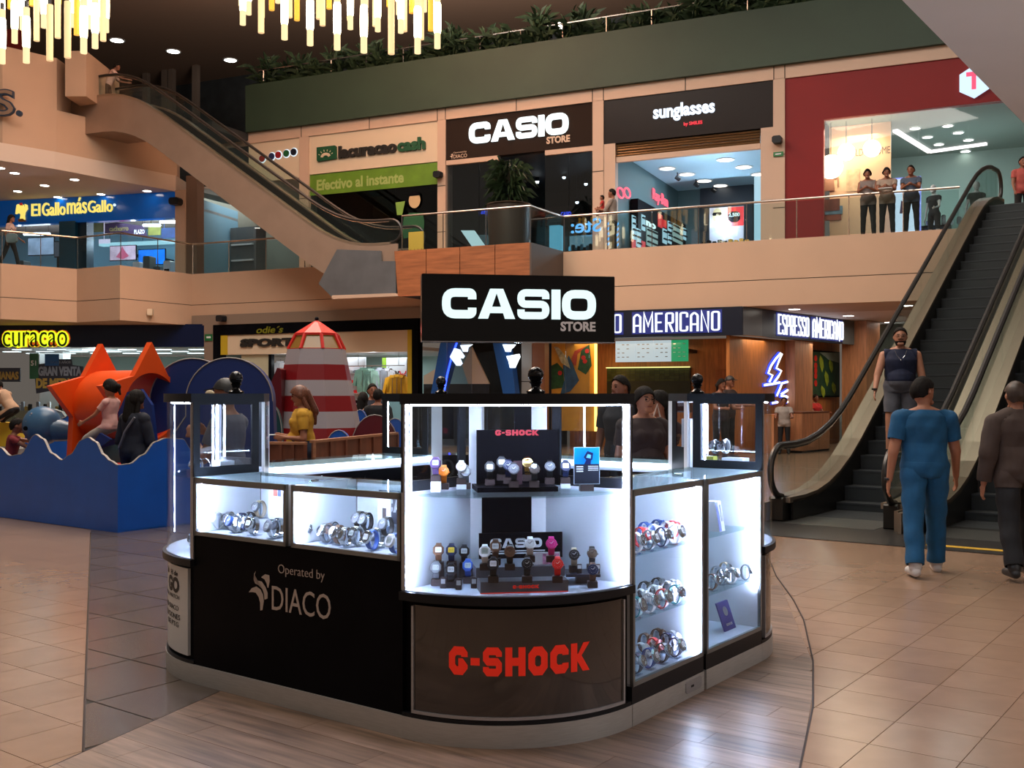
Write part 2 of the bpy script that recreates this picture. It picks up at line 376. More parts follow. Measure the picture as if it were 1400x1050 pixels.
# ---------------------------------------------------------------- kiosk
R_ = .78
def arc(r, n=20, c=(-R_, R_), a0=-90, a1=0):
    return [(c[0]+r*math.cos(math.radians(a0+(a1-a0)*i/n)), c[1]+r*math.sin(math.radians(a0+(a1-a0)*i/n))) for i in range(n+1)]
ZT = 1.14
M_paper = mat('white_vinyl', (.72,.76,.80), .5)
M_sidewhite = mat('side_panel_white', (.80,.85,.93), .4)
def column(frame, label, kind):
    t = Thing('corner_showcase', label, 'display case', frame, (0,0,0), 'curved corner showcases of the kiosk')
    body = arc(R_)+[(-.5, R_), (-R_, .5)]
    MB().prism(arc(R_-.001)+[(-.5, R_), (-R_, .5)], 0, .104).build('plinth', M_plinth, t, smooth=True)
    MB().prism(arc(R_-.03)+[(-.5, R_), (-R_, .5)], .104, .655).build('lower_body', M_black, t)
    MB().prism(arc(R_-.004)+[(-.5, R_), (-R_, .5)], .104, .122).build('lower_rim', M_cap, t, smooth=True)
    # sign panel with frame
    pm = M_paper if kind == 'left' else M_gloss
    pa, pb = (5, 85)
    A = arc(R_-.012, 20, a0=-90+pa, a1=-pa); B = arc(R_-.03, 20, a0=-90+pa, a1=-pa)
    pn = MB().strip(A, B, .14, .625).build('sign_panel', pm, t, smooth=True)
    if kind != 'left':
        f = MB(); A2 = arc(R_-.004, 20, a0=-90+pa-.9, a1=-pa+.9); B2 = arc(R_-.03, 20, a0=-90+pa-.9, a1=-pa+.9)
        f.strip(A2, B2, .125, .14).strip(A2[:2], B2[:2], .125, .625) if 0 else f.strip(A2, B2, .126, .14)
        for s in (0, 1):
            aa = arc(R_-.004, 1, a0=(-90+pa-.9 if s == 0 else -pa), a1=(-90+pa if s == 0 else -pa+.9)); bb = arc(R_-.03, 1, a0=(-90+pa-.9 if s == 0 else -pa), a1=(-90+pa if s == 0 else -pa+.9))
            f.strip(aa, bb, .126, .62)
        f.build('panel_frame', M_alu, t, smooth=True)
    MB().prism(arc(R_+.018)+[(-.0, R_), (-.5, R_), (-R_, .5), (-R_, -.0)], .645, .684).build('lip', M_cap, t, smooth=True)
    MB().prism(arc(R_-.004)+[(-.5, R_), (-R_, .5)], .684, .688).build('deck', M_deck, t, smooth=True)
    MB().prism(arc(R_+.012)+[(-.5, R_), (-R_, .5)], 1.55, 1.60).build('cap', M_cap, t, smooth=True)
    MB().strip(arc(R_-.006), arc(R_-.012), .688, 1.55).build('curved_glass', M_cglass, t, smooth=True)
    # posts
    for (x, y) in ((-R_+.012, .012), (-.012, R_-.012)):
        MB().box(x-.012, x+.012, y-.012, y+.012, .688, 1.55).build('post', M_alu, t)
    # LED strips (vertical by the posts and a ring under the cap)
    for (x, y) in ((-R_+.034, .028), (-.028, R_-.034)):
        MB().cyl((x, y, .70), (x, y, 1.545), .004, n=6).build('led_strip', M_led, t)
    MB().strip(arc(R_-.03, a0=-88, a1=-2), arc(R_-.045, a0=-88, a1=-2), 1.543, 1.549).build('led_ring', M_led, t)
    # side doors: upper framed window, lower white panel
    for s in (0, 1):
        def P(a, z, d): return (-R_+d, a, z) if s == 0 else (-a, R_-d, z)
        def bx(mb, a0, a1, z0, z1, d0, d1):
            c = [P(a, z, d) for a in (a0, a1) for z in (z0, z1) for d in (d0, d1)]
            return mb.box(min(p[0] for p in c), max(p[0] for p in c), min(p[1] for p in c), max(p[1] for p in c), z0, z1)
        fr = MB(); bx(fr, 0, .46, 1.14, 1.19, -.003, .012); bx(fr, 0, .46, 1.537, 1.551, -.003, .012); bx(fr, .0, .045, 1.19, 1.537, -.003, .012); bx(fr, .41, .46, 1.19, 1.537, -.003, .012)
        door = fr.build('side_door', M_cap, t)
        bx(MB(), .045, .41, 1.19, 1.537, .002, .007).build('window_pane', M_glass, t, door)
        bx(MB(), .01, .50, .688, 1.14, 0, .014).build('side_panel', M_sidewhite, t)
    # back wall on the chord
    c0 = Vector((-R_, .5)); c1 = Vector((-.5, R_)); d = (c1-c0); n_ = Vector((1, -1)).normalized()
    def cp(a, off): p = c0+d*a+n_*off; return (p.x, p.y)
    MB().prism([cp(0,0), cp(.16,0), cp(.16,.014), cp(0,.014)], .688, 1.55).build('back_post', M_white, t)
    MB().prism([cp(.80,0), cp(1,0), cp(1,.014), cp(.80,.014)], .688, 1.55).build('back_post', M_white, t)
    MB().prism([cp(.16,0), cp(.80,0), cp(.80,.008), cp(.16,.008)], .688, 1.26 if kind != 'far' else 1.14).build('back_panel', M_black, t)
    MB().prism([cp(.58,0), cp(.80,0), cp(.80,.008), cp(.58,.008)], 1.26, 1.55).build('back_panel', M_black, t)
    MB().prism([cp(.16,0), cp(.58,0), cp(.58,.005), cp(.16,.005)], 1.26, 1.55).build('back_window', M_glass, t)
    lx = cp(1.02, .08)
    MB().prism(arc(R_-.05, a0=-86, a1=-4)+[(-.48, R_-.05), (-R_+.05, .48)], 1.122, 1.13).build('shelf', M_shelfglass, t)
    a0 = cp(-.08,.40); a1 = cp(1.08,.40)
    MB().prism([cp(.0,.20), cp(1,.20), cp(1,.215), cp(.0,.215)], 1.098, 1.122).build('shelf_bar', M_alu, t)
    # turned ball finial on the cap
    f = Thing('ball_finial', {'near':'black ball finial standing on the middle corner showcase','left':'black ball finial standing on the left corner showcase','right':'black ball finial standing on the right corner showcase','far':'small black ball finial on the rear corner showcase under the sign'}[kind], 'finial', frame, (-.44, .6, 1.6), 'ball finials on the showcases')
    MB().lathe([(.045,1.6),(.047,1.612),(.03,1.62),(.022,1.634),(.026,1.648),(.034,1.656),(.020,1.664)], (-.44,.6,0), 18).build('foot', M_gl2, f, smooth=True)
    MB().ball((-.44,.6,1.692), .040, 20).build('ball', M_gl2, f, smooth=True)
    return t, pn
M_gl2 = mat('black_gloss_turning', (.008,.008,.01), .12)
CN = Fr(*K.W(0,0)[:2], K.a); CL = Fr(*K.W(-3.11,0)[:2], K.a-PI/2); CR = Fr(*K.W(0,3.11)[:2], K.a+PI/2); CF = Fr(*K.W(-3.11,3.11)[:2], K.a+PI)
tN, pN = column(CN, 'curved corner showcase in the middle with red block letters on its brown panel', 'near')
tL, pL = column(CL, 'curved corner showcase at the left end with a white printed lower panel', 'left')
tR, pR = column(CR, 'curved corner showcase at the right end beside the tall glass case', 'right')
tF, pF = column(CF, 'rear corner showcase seen behind the middle one', 'far')
M_red = mat('red_letters', rgb(226,38,22), .45, em=(.9,.03,.01), es=.25)
def bend(r):
    def f(a, b, d):   # a: arc length from the middle, b: height
        th = math.radians(-45)+a/r; return (-R_+(r+d)*math.cos(th), R_+(r+d)*math.sin(th), b)
    return f
def sub_word(st, style, x0, x1, z0, z1, r, ext, m, t, parent, gap):
    gl = [glyph(c, style) for c in st]; tot = sum(g[1] for g in gl)+gap*(len(gl)-1); k = (x1-x0)/tot; x = x0
    fn = bend(r)
    for q, wd in gl:
        mb = MB()
        for P in q:
            if len(P) == 4:   # split into slices so that the letter follows the curve
                (a, b2, c, d) = [Vector(p) for p in P]; n = 3
                for i in range(n):
                    for j in range(n):
                        def bi(u, v): p = (a*(1-u)+b2*u)*(1-v)+(d*(1-u)+c*u)*v; return (x+p.x*k, z0+p.y*(z1-z0))
                        qd = [bi(i/n,j/n), bi((i+1)/n,j/n), bi((i+1)/n,(j+1)/n), bi(i/n,(j+1)/n)]
                        mb.add([fn(*p, 0) for p in qd]+[fn(*p, ext) for p in qd], [(0,1,2,3),(7,6,5,4),(1,0,4,5),(2,1,5,6),(3,2,6,7),(0,3,7,4)])
            else:
                qd = [(x+p[0]*k, z0+p[1]*(z1-z0)) for p in P]; n = len(qd)
                mb.add([fn(*p, 0) for p in qd]+[fn(*p, ext) for p in qd], [tuple(range(n)), tuple(range(2*n-1,n-1,-1))]+[((i+1)%n,i,n+i,n+(i+1)%n) for i in range(n)])
        mb.build('letter', m, t, parent); x += (wd+gap)*k
sub_word('G-SHOCK', 'block', -.355, .315, .325, .455, R_-.011, .002, M_red, tN, pN, .13)
M_ink = mat('black_ink', (.03,.03,.035), .6)
fnL = bend(R_-.011)
def bt(st, a0, a1, z0, z1, bold=0, m=M_ink): text_mb(st, a0, a1, z0, z1, fnL, .001, bold).build('lettering', m, tL, pL)
bt('la', .20, .245, .565, .60, .03); bt('H de', .30, .42, .567, .595, .02); bt('GO', .24, .44, .47, .56, .05); bt('TOTAL WATCH', .12, .44, .438, .460)
bt('CALIDAD DIACO', .02, .43, .372, .40); bt('SOLUCIONES', .10, .45, .322, .352); bt('DE PTG', .22, .43, .28, .308)
# left side counter
t = Thing('left_counter', 'black counter front with pale operator lettering, left side of the kiosk', 'counter', K, (-1.555, .25, 0))
MB().box(-2.33, -.78, .0, .5, 0, .104).build('plinth', M_plinth, t)
MB().box(-2.33, -.78, .008, .5, .104, .815).build('front_panel', M_black, t)
M_pale = mat('pale_vinyl', rgb(200,186,178), .5)
def kx(px, y=0): return K.ray(px, y)
text('Operated by', kx(379), kx(442.5), .665, .725, onY(.007), M_pale, t, .002, -.012)
text('DIACO', kx(370.5), kx(451), .485, .61, onY(.007), M_pale, t, .002, .0)
def blade(P, x0, x1, z0, z1):
    return MB().prismY([(x0+(x1-x0)*a, z0+(z1-z0)*b) for a, b in P], .005, .007)
lx0, lx1, lz0, lz1 = kx(339), kx(367.5), .47, .672
lo = blade([(.34,1),(.26,.86),(.25,.74),(.42,.76),(.62,.75),(.80,.62),(.90,.48),(.90,.34),(.76,.30),(.74,.44),(.66,.56),(.50,.64),(.30,.68),(.24,.78),(.26,.92)], lx0, lx1, lz0, lz1)
lo.prismY([(lx0+(lx1-lx0)*a, lz0+(lz1-lz0)*b) for a, b in [(0,.42),(.15,.54),(.36,.60),(.56,.54),(.68,.42),(.72,.26),(.66,.02),(.56,.0),(.55,.2),(.48,.34),(.34,.44),(.18,.44)]], .005, .007)
lo.prismY([(lx0+(lx1-lx0)*a, lz0+(lz1-lz0)*b) for a, b in [(.60,.86),(.78,.95),(.98,.94),(1,.8),(.94,.62),(.90,.62),(.86,.72),(.76,.82)]], .005, .007)
lo.build('emblem', M_pale, t)
def gcase(label, ax, a0, a1, z0, z1, shelves, group):
    # ax 'x': front is the kiosk's left face; ax 'y': front is its right face
    def B(mb, p0, p1, d0, d1, za, zb):
        if ax == 'x': return mb.box(p0, p1, d0, d1, za, zb)
        return mb.box(-d1, -d0, p0, p1, za, zb)
    o = ((a0+a1)/2, .25, z0) if ax == 'x' else (-.25, (a0+a1)/2, z0)
    t = Thing('glass_case', label, 'display case', K, o, group)
    f = MB(); e = .018
    B(f, a0, a1, 0, .02, z1-.035, z1-.004); B(f, a0, a1, 0, .02, z0, z0+.022); B(f, a0, a0+e, 0, .02, z0, z1-.004); B(f, a1-e, a1, 0, .02, z0, z1-.004)
    B(f, a0, a0+e, .46, .48, z0, z1-.004); B(f, a1-e, a1, .46, .48, z0, z1-.004); B(f, a0, a1, .46, .48, z1-.02, z1-.004)
    f.build('frame', M_frame, t)
    B(MB(), a0+e, a1-e, .006, .012, z0+.022, z1-.035).build('front_glass', M_glass, t)
    B(MB(), a0+.002, a1-.002, .002, .478, z1-.004, z1+.002).build('top_glass', M_shelfglass, t)
    B(MB(), a0, a1, .02, .46, z0, z0+.012).build('deck', M_deck, t)
    am = (a0+a1)/2
    B(MB(), a0+e, am+.01, .455, .460, z0+.012, z1-.02).build('back_panel', M_sidewhite, t)
    B(MB(), am-.005, a1-e, .461, .466, z0+.012, z1-.02).build('back_panel', M_sidewhite, t)
    B(MB(), a0, a0+.004, .02, .46, z0+.012, z1-.004).build('side_panel', M_sidewhite, t)
    B(MB(), a1-.004, a1, .02, .46, z0+.012, z1-.004).build('side_panel', M_sidewhite, t)
    B(MB(), a0+.02, a1-.02, .024, .034, z1-.03, z1-.024).build('led_strip', M_led, t)
    if ax == 'x': B(MB(), a0+.02, a0+.027, .026, .034, z0+.03, z1-.04).build('led_strip', M_led, t)
    else: B(MB(), a1-.03, a1-.022, .026, .034, z0+.25*(len(shelves) and a0 > 0 and a0 > 1.5), z1-.04).build('led_strip', M_led, t)
    for z in shelves: B(MB(), a0+.02, a1-.03, .06, .44, z-.006, z).build('shelf', M_shelfglass, t)
    lk = MB()
    if ax == 'x': lk.cyl((am+.12, .40, z1-.03), (am+.12, .46, z1-.03), .012, n=10)
    else: lk.cyl((-.40, am+.12, z1-.03), (-.46, am+.12, z1-.03), .012, n=10)
    lk.build('lock', M_chrome, t)
    return t
LF = -2.33
gcase('low lit glass case on the black counter, beside the left corner showcase', 'x', LF+.01, LF+.755, .82, ZT, [], 'low glass cases on the left counter')
gcase('low lit glass case on the black counter, beside the middle showcase', 'x', LF+.795, LF+1.54, .82, ZT, [], 'low glass cases on the left counter')
for (b0, b1, lab, sh) in ((.79, 1.545, 'tall lit glass case full of watches next to the middle showcase', [.48, .80]), (1.585, 2.32, 'tall lit glass case with few watches next to the right showcase', [.48, .80])):
    bt_ = Thing('case_base', ('dark base' if b0 < 1 else 'dark base with a steel kickboard')+(' under the watch-filled tall glass case' if b0 < 1 else ' under the sparser tall glass case'), 'base cabinet', K, (-.25, (b0+b1)/2, 0))
    MB().box(-.5, -.0, b0-.005, b1+.005, 0, .104).build('kickboard', M_plinth, bt_)
    MB().box(-.5, -.004, b0-.005, b1+.005, .104, .188).build('front_rail', M_cap, bt_)
    if b0 < 1:
        p = MB().prismY([(b1-.20,.03),(b1-.05,.03),(b1-.035,.04),(b1-.035,.085),(b1-.05,.092),(b1-.20,.092),(b1-.215,.085),(b1-.215,.04)], 0, .006)
        p.map(lambda x, y, z: (y, x, z)).build('socket_plate', M_alu, bt_); MB().box(.006, .008, b1-.16, b1-.13, .055, .066).build('socket_slot', M_cap, bt_)
    gcase(lab, 'y', b0, b1, .188, ZT, sh, 'tall glass cases on the right side')
# rear counters with light strips in their inner edge
def rear(lab, x0, x1, y0, y1, inner_, doors):
    t = Thing('rear_counter', lab, 'counter', K, ((x0+x1)/2, (y0+y1)/2, 0), 'rear counters of the kiosk')
    MB().box(x0, x1, y0, y1, 0, 1.07).build('body', M_black, t)
    MB().box(x0+.01, x1-.01, y0+.01, y1-.01, 1.07, 1.125).build('glass_tray', M_deck, t)
    MB().box(x0, x1, y0, y1, 1.134, 1.14).build('top_glass', M_shelfglass, t)
    if inner_ == 'x':
        MB().box(x1-.04, x1+.012, y0, y1, 1.095, 1.13).build('light_strip', M_ledS, t)
        for q in doors: MB().cyl((x1+.001, q, 1.02), (x1+.012, q, 1.02), .012, n=10).box(x1, x1+.006, q-.01, q+.01, .985, 1.0).build('lock', M_chrome, t)
    else:
        MB().box(x0, x1, y0-.012, y0+.04, 1.095, 1.13).build('light_strip', M_ledS, t)
        for q in doors: MB().cyl((q, y0-.001, 1.02), (q, y0-.012, 1.02), .012, n=10).build('lock', M_chrome, t)
rear('black rear counter with a bright strip, left back side of the kiosk', -3.11, -2.61, .79, 2.32, 'x', (1.25, 1.62))
rear('black rear counter with a bright strip, right back side of the kiosk', -2.32, -.79, 2.61, 3.11, 'y', (-1.1, -1.6))
# ---------------------------------------------------------------- store sign above the middle showcase
S = Fr(.036, 5.05, math.atan2(.148, .989))
t = Thing('store_sign', 'black sign board with big white glowing letters above the kiosk', 'sign', S, (0,0,1.6))
bd = MB().bbox(-.468, .468, 0, .09, 1.845, 2.168, .003).build('board', M_black2 if 0 else mat('sign_black', (.008,.008,.009), .14), t)
word('CASIO', 'round', -.372, .374, 1.957, 2.10, onY(0), .006, M_letter, t, bd, .06)
text('STORE', .20, .372, 1.90, 1.947, onY(0), mat('store_letters', rgb(196,184,180), .5, em=(.5,.45,.43), es=.3), t, .005, .035, bd)
MB().box(-.468, .468, -.004, .0, 1.845, 1.849).build('lower_trim', M_alu, t)
for x0, x1 in ((-.345, -.225), (.235, .352)):
    MB().box(x0, x1, .04, .052, 1.6, 1.846).build('acrylic_support', glass('acrylic', (.80,.84,.92), .12), t)
# ---------------------------------------------------------------- watches
def watch_meshes():
    D = {}
    n = 22; vs = []; fs = []
    for i in range(n):   # strap: a flattened ring that narrows to the rear
        t = 2*PI*i/n; cy, cz = -.025*math.cos(t), .040+.037*math.sin(t)
        wd = .0105 + .003*max(0, math.cos(t)); o = Vector((-math.cos(t)*.037, math.sin(t)*.025)).normalized()*.0022
        for sx in (-1, 1):
            for k in (-1, 1): vs.append((sx*wd, cy+k*o.x, cz+k*o.y))
    for i in range(n):
        a = i*4; b = ((i+1) % n)*4
        fs += [(a,b,b+2,a+2),(a+1,a+3,b+3,b+1),(a,a+1,b+1,b),(a+2,b+2,b+3,a+3)]
    m = MB(); m.add(vs, fs); D['strap'] = m.data('strap', None, smooth=True)
    T = Matrix.Translation((0, -.027, .052)) @ Matrix.Rotation(math.radians(-22), 4, 'X') @ Matrix.Rotation(PI/2, 4, 'X')
    def disc(prof, k=20, sy=1, oct_=False):
        q = MB(); q.lathe(prof, (0,0,0), k, 1, sy)
        if oct_: q.map(lambda x, y, z: (x, y*1.08, z))
        q.map(lambda x, y, z: tuple(T @ Vector((x, y, z)))); return q
    D['case_r'] = disc([(.019,-.006),(.0225,-.003),(.0235,.002),(.022,.006),(.020,.007)], 20).box(.019,.0265,-.030,-.025,.047,.052).data('case', None, smooth=True)
    D['bezel_r'] = disc([(.0215,.0055),(.0215,.009),(.0165,.0095),(.0165,.0060)], 20).data('bezel', None)
    q = disc([(.0163,.005),(.0163,.0066)], 20); D['dial_r'] = q.data('dial', None)
    q = MB()
    for ang, l in ((40, .012), (-60, .0085)):
        a = math.radians(ang); dx, dy = math.sin(a), math.cos(a); px_, py_ = dy*.0009, -dx*.0009
        q.add([tuple(T @ Vector(p)) for p in ((-px_,-py_,.0073),(px_,py_,.0073),(dx*l+px_,dy*l+py_,.0073),(dx*l-px_,dy*l-py_,.0073))], [(0,1,2,3)])
    for k in range(12):
        a = 2*PI*k/12; c = (math.sin(a)*.0138, math.cos(a)*.0138)
        q.add([tuple(T @ Vector((c[0]+dx, c[1]+dy, .0072))) for dx, dy in ((-.0008,-.0008),(.0008,-.0008),(.0008,.0008),(-.0008,.0008))], [(0,1,2,3)])
    D['hands_r'] = q.data('hands', None)
    R45 = Matrix.Rotation(PI/8, 4, 'Z')
    def octo(prof):
        q = MB(); q.lathe(prof, (0,0,0), 8, 1, 1, R45); q.map(lambda x, y, z: tuple(T @ Vector((x*.98, y*1.12, z)))); return q
    D['case_d'] = octo([(.019,-.007),(.0245,-.003),(.0255,.002),(.0235,.007),(.021,.008)]).data('case', None)
    D['bezel_d'] = octo([(.0235,.0065),(.0225,.0100),(.0165,.0102),(.0165,.0070)]).data('bezel', None)
    q = MB(); q.add([tuple(T @ Vector(p)) for p in ((-.0135,-.011,.0083),(.0135,-.011,.0083),(.0135,.012,.0083),(-.0135,.012,.0083))], [(0,1,2,3)]); D['dial_d'] = q.data('dial', None)
    q = MB()
    for i, (x0, x1) in enumerate(((-.009,-.004),(-.003,.002),(.004,.009))):
        for z0, z1 in ((-.004,-.003),(0,.001),(.0035,.0045)): q.add([tuple(T @ Vector(p)) for p in ((x0,z0,.0086),(x1,z0,.0086),(x1,z1,.0086),(x0,z1,.0086))], [(0,1,2,3)])
    D['hands_d'] = q.data('digits', None)
    D['block'] = MB().bbox(-.021, .021, -.018, .022, 0, .026, .002).data('display_block', None)
    cl = MB().box(-.022,.022,-.02,.03,0,.003).box(-.009,.009,.0,.004,.003,.07).box(-.009,.009,-.02,.004,.066,.069); D['clear'] = cl.data('clear_stand', None)
    return D
WD = watch_meshes()
for me in WD.values():
    if not me.materials: me.materials.append(None)
PC = {'black':(.012,.012,.014),'white':(.82,.82,.84),'orange':(1,.28,.01),'pink':(.85,.03,.30),'red':(.72,.03,.03),'blue':(.03,.10,.42),'navy':(.012,.022,.08),'grey':(.16,.17,.19),
      'beige':(.6,.48,.34),'teal':(.02,.35,.42),'brown':(.14,.06,.03),'violet':(.10,.05,.16)}
def WM(c):
    if c == 'steel': return M_chrome
    if c == 'gold': return mat('gold_steel', (.85,.6,.22), .2, 1)
    return mat('resin_'+c, PC[c], .38)
M_dialw = mat('dial_white', (.8,.82,.85), .3); M_dialb = mat('dial_black', (.01,.01,.014), .12); M_lcd = mat('dial_lcd', (.42,.46,.42), .15)
M_blockw = mat('display_block_dark', (.05,.032,.03), .5); M_clear = glass('clear_acrylic', (.86,.9,.95), .16)
def slot(o, m): o.material_slots[0].link = 'OBJECT'; o.material_slots[0].material = m
COUNT = {}
def watch(X, Y, z, rz, col, kind='r', case=None, dial=None, where='', stand='block', group='', sc_=1.0, frame=WLD):
    """X, Y in the frame; z is the underside of its stand"""
    P = frame.W(X, Y, z); h = .026 if stand == 'block' else (.003 if stand == 'clear' else 0)
    if stand:
        s = bpy.data.objects.new('display_block' if stand == 'block' else 'clear_stand', WD[stand]); COL.objects.link(s); s.location = P; s.rotation_euler = (0,0,frame.a+rz); s.scale = (sc_,)*3
        slot(s, M_blockw if stand == 'block' else M_clear)
        tag(s, ' '.join((('block of the ' if stand == 'block' else 'stand of the ')+where).split()[:16]), 'display stand', group+' stands')
    e = bpy.data.objects.new('wristwatch', None); COL.objects.link(e); e.location = P+Vector((0,0,h*sc_)); e.rotation_euler = (0,0,frame.a+rz); e.scale = (sc_,)*3; e.empty_display_size = .03
    tag(e, where, 'watch', group)
    case = case or col; ks = 'd' if kind == 'd' else 'r'
    for nm, key, mm in (('strap','strap',WM(col)),('case','case_'+ks,WM(case)),('bezel','bezel_'+ks,WM(case)),('dial','dial_'+ks,dial or (M_lcd if ks == 'd' else M_dialb)),('digits' if ks == 'd' else 'hands','hands_'+ks,M_dialb if (ks == 'd' or dial is M_dialw) else M_dialw)):
        o = bpy.data.objects.new(nm, WD[key]); COL.objects.link(o); o.parent = e; slot(o, mm)
    return e
ORD = ['first','second','third','fourth','fifth','sixth','seventh','eighth','ninth','tenth','eleventh','twelfth']
def nearY(v, z): return (1.6-z)*1440/(v-538)
def nw(px, v, z, col, kind, where, case=None, dial=None, rz=0, group='watches in the middle showcase', stand='block'):
    Y = nearY(v, z); zz = z
    def ok(Y): a, b = K.loc((px-700)/1440*Y, Y); return a > -.735 and b < .735 and a-b > -1.19
    while not ok(Y): Y -= .01
    if Y < nearY(v, z)-.011: zz = 1.6-(v-538)/1440*Y
    X = (px-700)/1440*Y; base = .689 if z < 1 else 1.131
    if zz > z+.012: solo('riser', ('low riser of the '+where)[:200] if len(where.split()) < 12 else 'low riser of the '+' '.join(where.split()[:12]), 'display riser', MB().bbox(X-.024, X+.024, Y-.02, Y+.024, base, zz-.0005, .002), M_blockw if base < 1 else mat('white_acrylic', (.75,.8,.9), .3), WLD, (X, Y, base), 'risers in the middle showcase')
    watch(X, Y, zz, rz, col, kind, case, dial, where, stand, group, 1.12)
U = 'on the upper shelf of the middle showcase'; 
z1 = 1.155; z0 = 1.131
nw(596, 658, z0, 'violet', 'd', 'dark violet watch behind the orange one on the upper shelf', case='violet')
nw(607, 669, z0, 'orange', 'r', 'bright orange watch standing at the left of the upper shelf')
nw(631, 662, z0, 'white', 'r', 'white watch behind a dark grey one on the upper shelf', dial=M_dialw)
nw(637, 668.5, z0, 'grey', 'd', 'dark grey watch in front of a white one on the upper shelf', stand='block')
nw(670, 663, z1, 'black', 'd', 'black watch at the left end of the black stage on the upper shelf', dial=M_dialw)
nw(686, 656.5, 1.178, 'black', 'd', 'tallest standing black watch at the rear left of the black stage')
nw(695, 661, 1.165, 'navy', 'r', 'dark blue round watch on the black stage, second row left of centre')
nw(702.5, 666, z1, 'black', 'r', 'black round watch at the front of the black stage, left of centre', case='grey')
nw(721, 657.5, 1.178, 'gold', 'r', 'gold-coloured watch at the rear of the black stage, right of centre', case='gold', dial=M_dialw)
nw(730.5, 666, z1, 'black', 'r', 'black round watch at the front of the black stage, right of centre', case='steel')
nw(751.5, 661.5, z1, 'black', 'r', 'black watch with a grey bezel at the right end of the black stage', case='grey')
nw(773, 661, z0+.004, 'navy', 'd', 'dark watch with a bright face beside the blue poster card', dial=M_dialw)
st = Thing('display_stage', 'black display stage with a red lettered back board on the upper shelf', 'display stage', S, (0,-.05,1.131))
def sx(px, y): return S.ray(px, y)
MB().box(sx(652,-.02), sx(762,-.02), -.04, .2, 1.131, 1.154).build('base', M_black, st)
bb = MB().box(sx(652,.17), sx(763,.17), .17, .19, 1.154, 1.42).build('back_board', M_black, st)
word('G-SHOCK', 'block', sx(677,.17), sx(736.5,.17), 1.392, 1.42, onY(.17), .003, emit('red_glow', (1,.03,.08), .8), st, bb, .12, each=False)
MB().bbox(sx(703,.1), sx(715,.1), .12, .124, 1.154, 1.27, .002).build('card', mat('brown_card', (.08,.04,.05), .4), st, bb)
pc = Thing('poster_card', 'blue and black card picturing a watch on the upper shelf', 'card', S, (sx(802,-.05),-.05,1.131))
pa, pb = sx(784.5,-.05), sx(820,-.05)
MB().box(pa, pb, -.05, -.044, 1.165, 1.343).build('frame', mat('card_edge', (.5,.6,.7), .4), pc)
MB().box(pa+.003, pb-.003, -.052, -.05, 1.262, 1.340).build('picture', mat('card_blue', rgb(10,130,235), .3, em=(.0,.3,.9), es=.3, var=.4, scale=9), pc)
MB().box(pa+.003, pb-.003, -.052, -.05, 1.168, 1.262).build('lower_field', mat('card_dark', (.02,.025,.04), .3), pc)
pm_ = (pa+pb)/2
MB().prismY([(pm_-.016,1.295),(pm_+.002,1.325),(pm_+.030,1.315),(pm_+.026,1.283),(pm_+.004,1.272)], -.054, -.052).prismY([(pm_-.014,1.262),(pm_+.018,1.262),(pm_+.02,1.285),(pm_-.004,1.28)], -.054, -.052).build('pictured_watch', mat('card_navy', (.01,.02,.10), .3), pc)
MB().prismY([(pm_-.004,1.293),(pm_+.004,1.310),(pm_+.020,1.305),(pm_+.018,1.289)], -.0545, -.054).build('pictured_dial', mat('card_lcd', (.15,.5,.9), .3), pc)
ww = MB()
for q in range(3):
    ww.box(pa+.012, pa+.045, -.0535, -.052, 1.247-q*.011, 1.252-q*.011)
    ww.box(pm_+.006, pb-.008, -.0535, -.052, 1.249-q*.009, 1.253-q*.009)
ww.build('print', M_dialw, pc)
MB().box(pm_-.03, pm_+.035, -.05, -.01, 1.131, 1.166).build('foot_block', M_blockw, pc)
# lower deck
G2 = 'on the lower deck of the middle showcase'; d0 = .689; r1 = .742; r2 = .79
nw(600, 776, d0+.02, 'brown', 'd', 'brown-black watch in the rear row at the far left of the lower deck', dial=M_dialw)
nw(617.5, 776, d0+.02, 'navy', 'd', 'navy watch with a yellow face in the rear row, lower deck', dial=mat('dial_yellow', (.8,.55,.05), .3))
nw(635, 777, d0+.02, 'black', 'd', 'bright-faced black watch in the rear row of the lower deck, beside the stage', dial=M_dialw)
nw(596.5, 800, d0, 'grey', 'd', 'grey watch in the front row at the far left of the lower deck')
nw(617, 803, d0, 'black', 'd', 'black watch with a shining face in the front row of the lower deck', dial=M_dialw)
nw(640, 797, d0, 'blue', 'd', 'blue square-faced watch left of the two-step stage on the lower deck')
nw(663, 779, r2, 'white', 'd', 'translucent white watch at the left end of the upper stage step')
nw(677.5, 772, r2+.02, 'brown', 'd', 'brown watch before the lettered board on the stage, left side', dial=M_dialw)
nw(697, 779, r2, 'black', 'r', 'black round watch in the centre of the upper stage step', case='brown', dial=M_dialw)
nw(674.5, 796, r1, 'black', 'd', 'black watch with a bright face on the lower stage step, left end', dial=M_dialw)
nw(724.5, 768, r2+.03, 'white', 'r', 'all white watch before the lettered board on the stage', dial=M_dialw)
nw(753.5, 768, r2+.03, 'pink', 'r', 'hot pink watch on the upper stage step, right end')
nw(720.5, 796, r1, 'black', 'r', 'all black watch in the middle of the lower stage step', case='black')
nw(762, 796, r1, 'red', 'r', 'red watch on the lower stage step, right end')
nw(784.5, 782, .742, 'beige', 'r', 'watch with a beige strap on the small floating tray', case='black')
nw(809, 780, .742, 'black', 'r', 'black watch with a steel case at the rear of the small tray', case='steel', dial=M_dialw)
nw(810, 803, d0, 'brown', 'r', 'dark watch on a block at the right of the lower deck, before the tray', case='navy')
st = Thing('display_stage', 'two-step grey display stage with a white lettered board on the lower deck', 'display stage', S, (0,-.1,d0))
M_stage = mat('grey_stage', (.13,.13,.15), .4)
MB().box(sx(657,-.235), sx(777,-.235), -.235, .10, d0, r1).build('lower_step', M_stage, st)
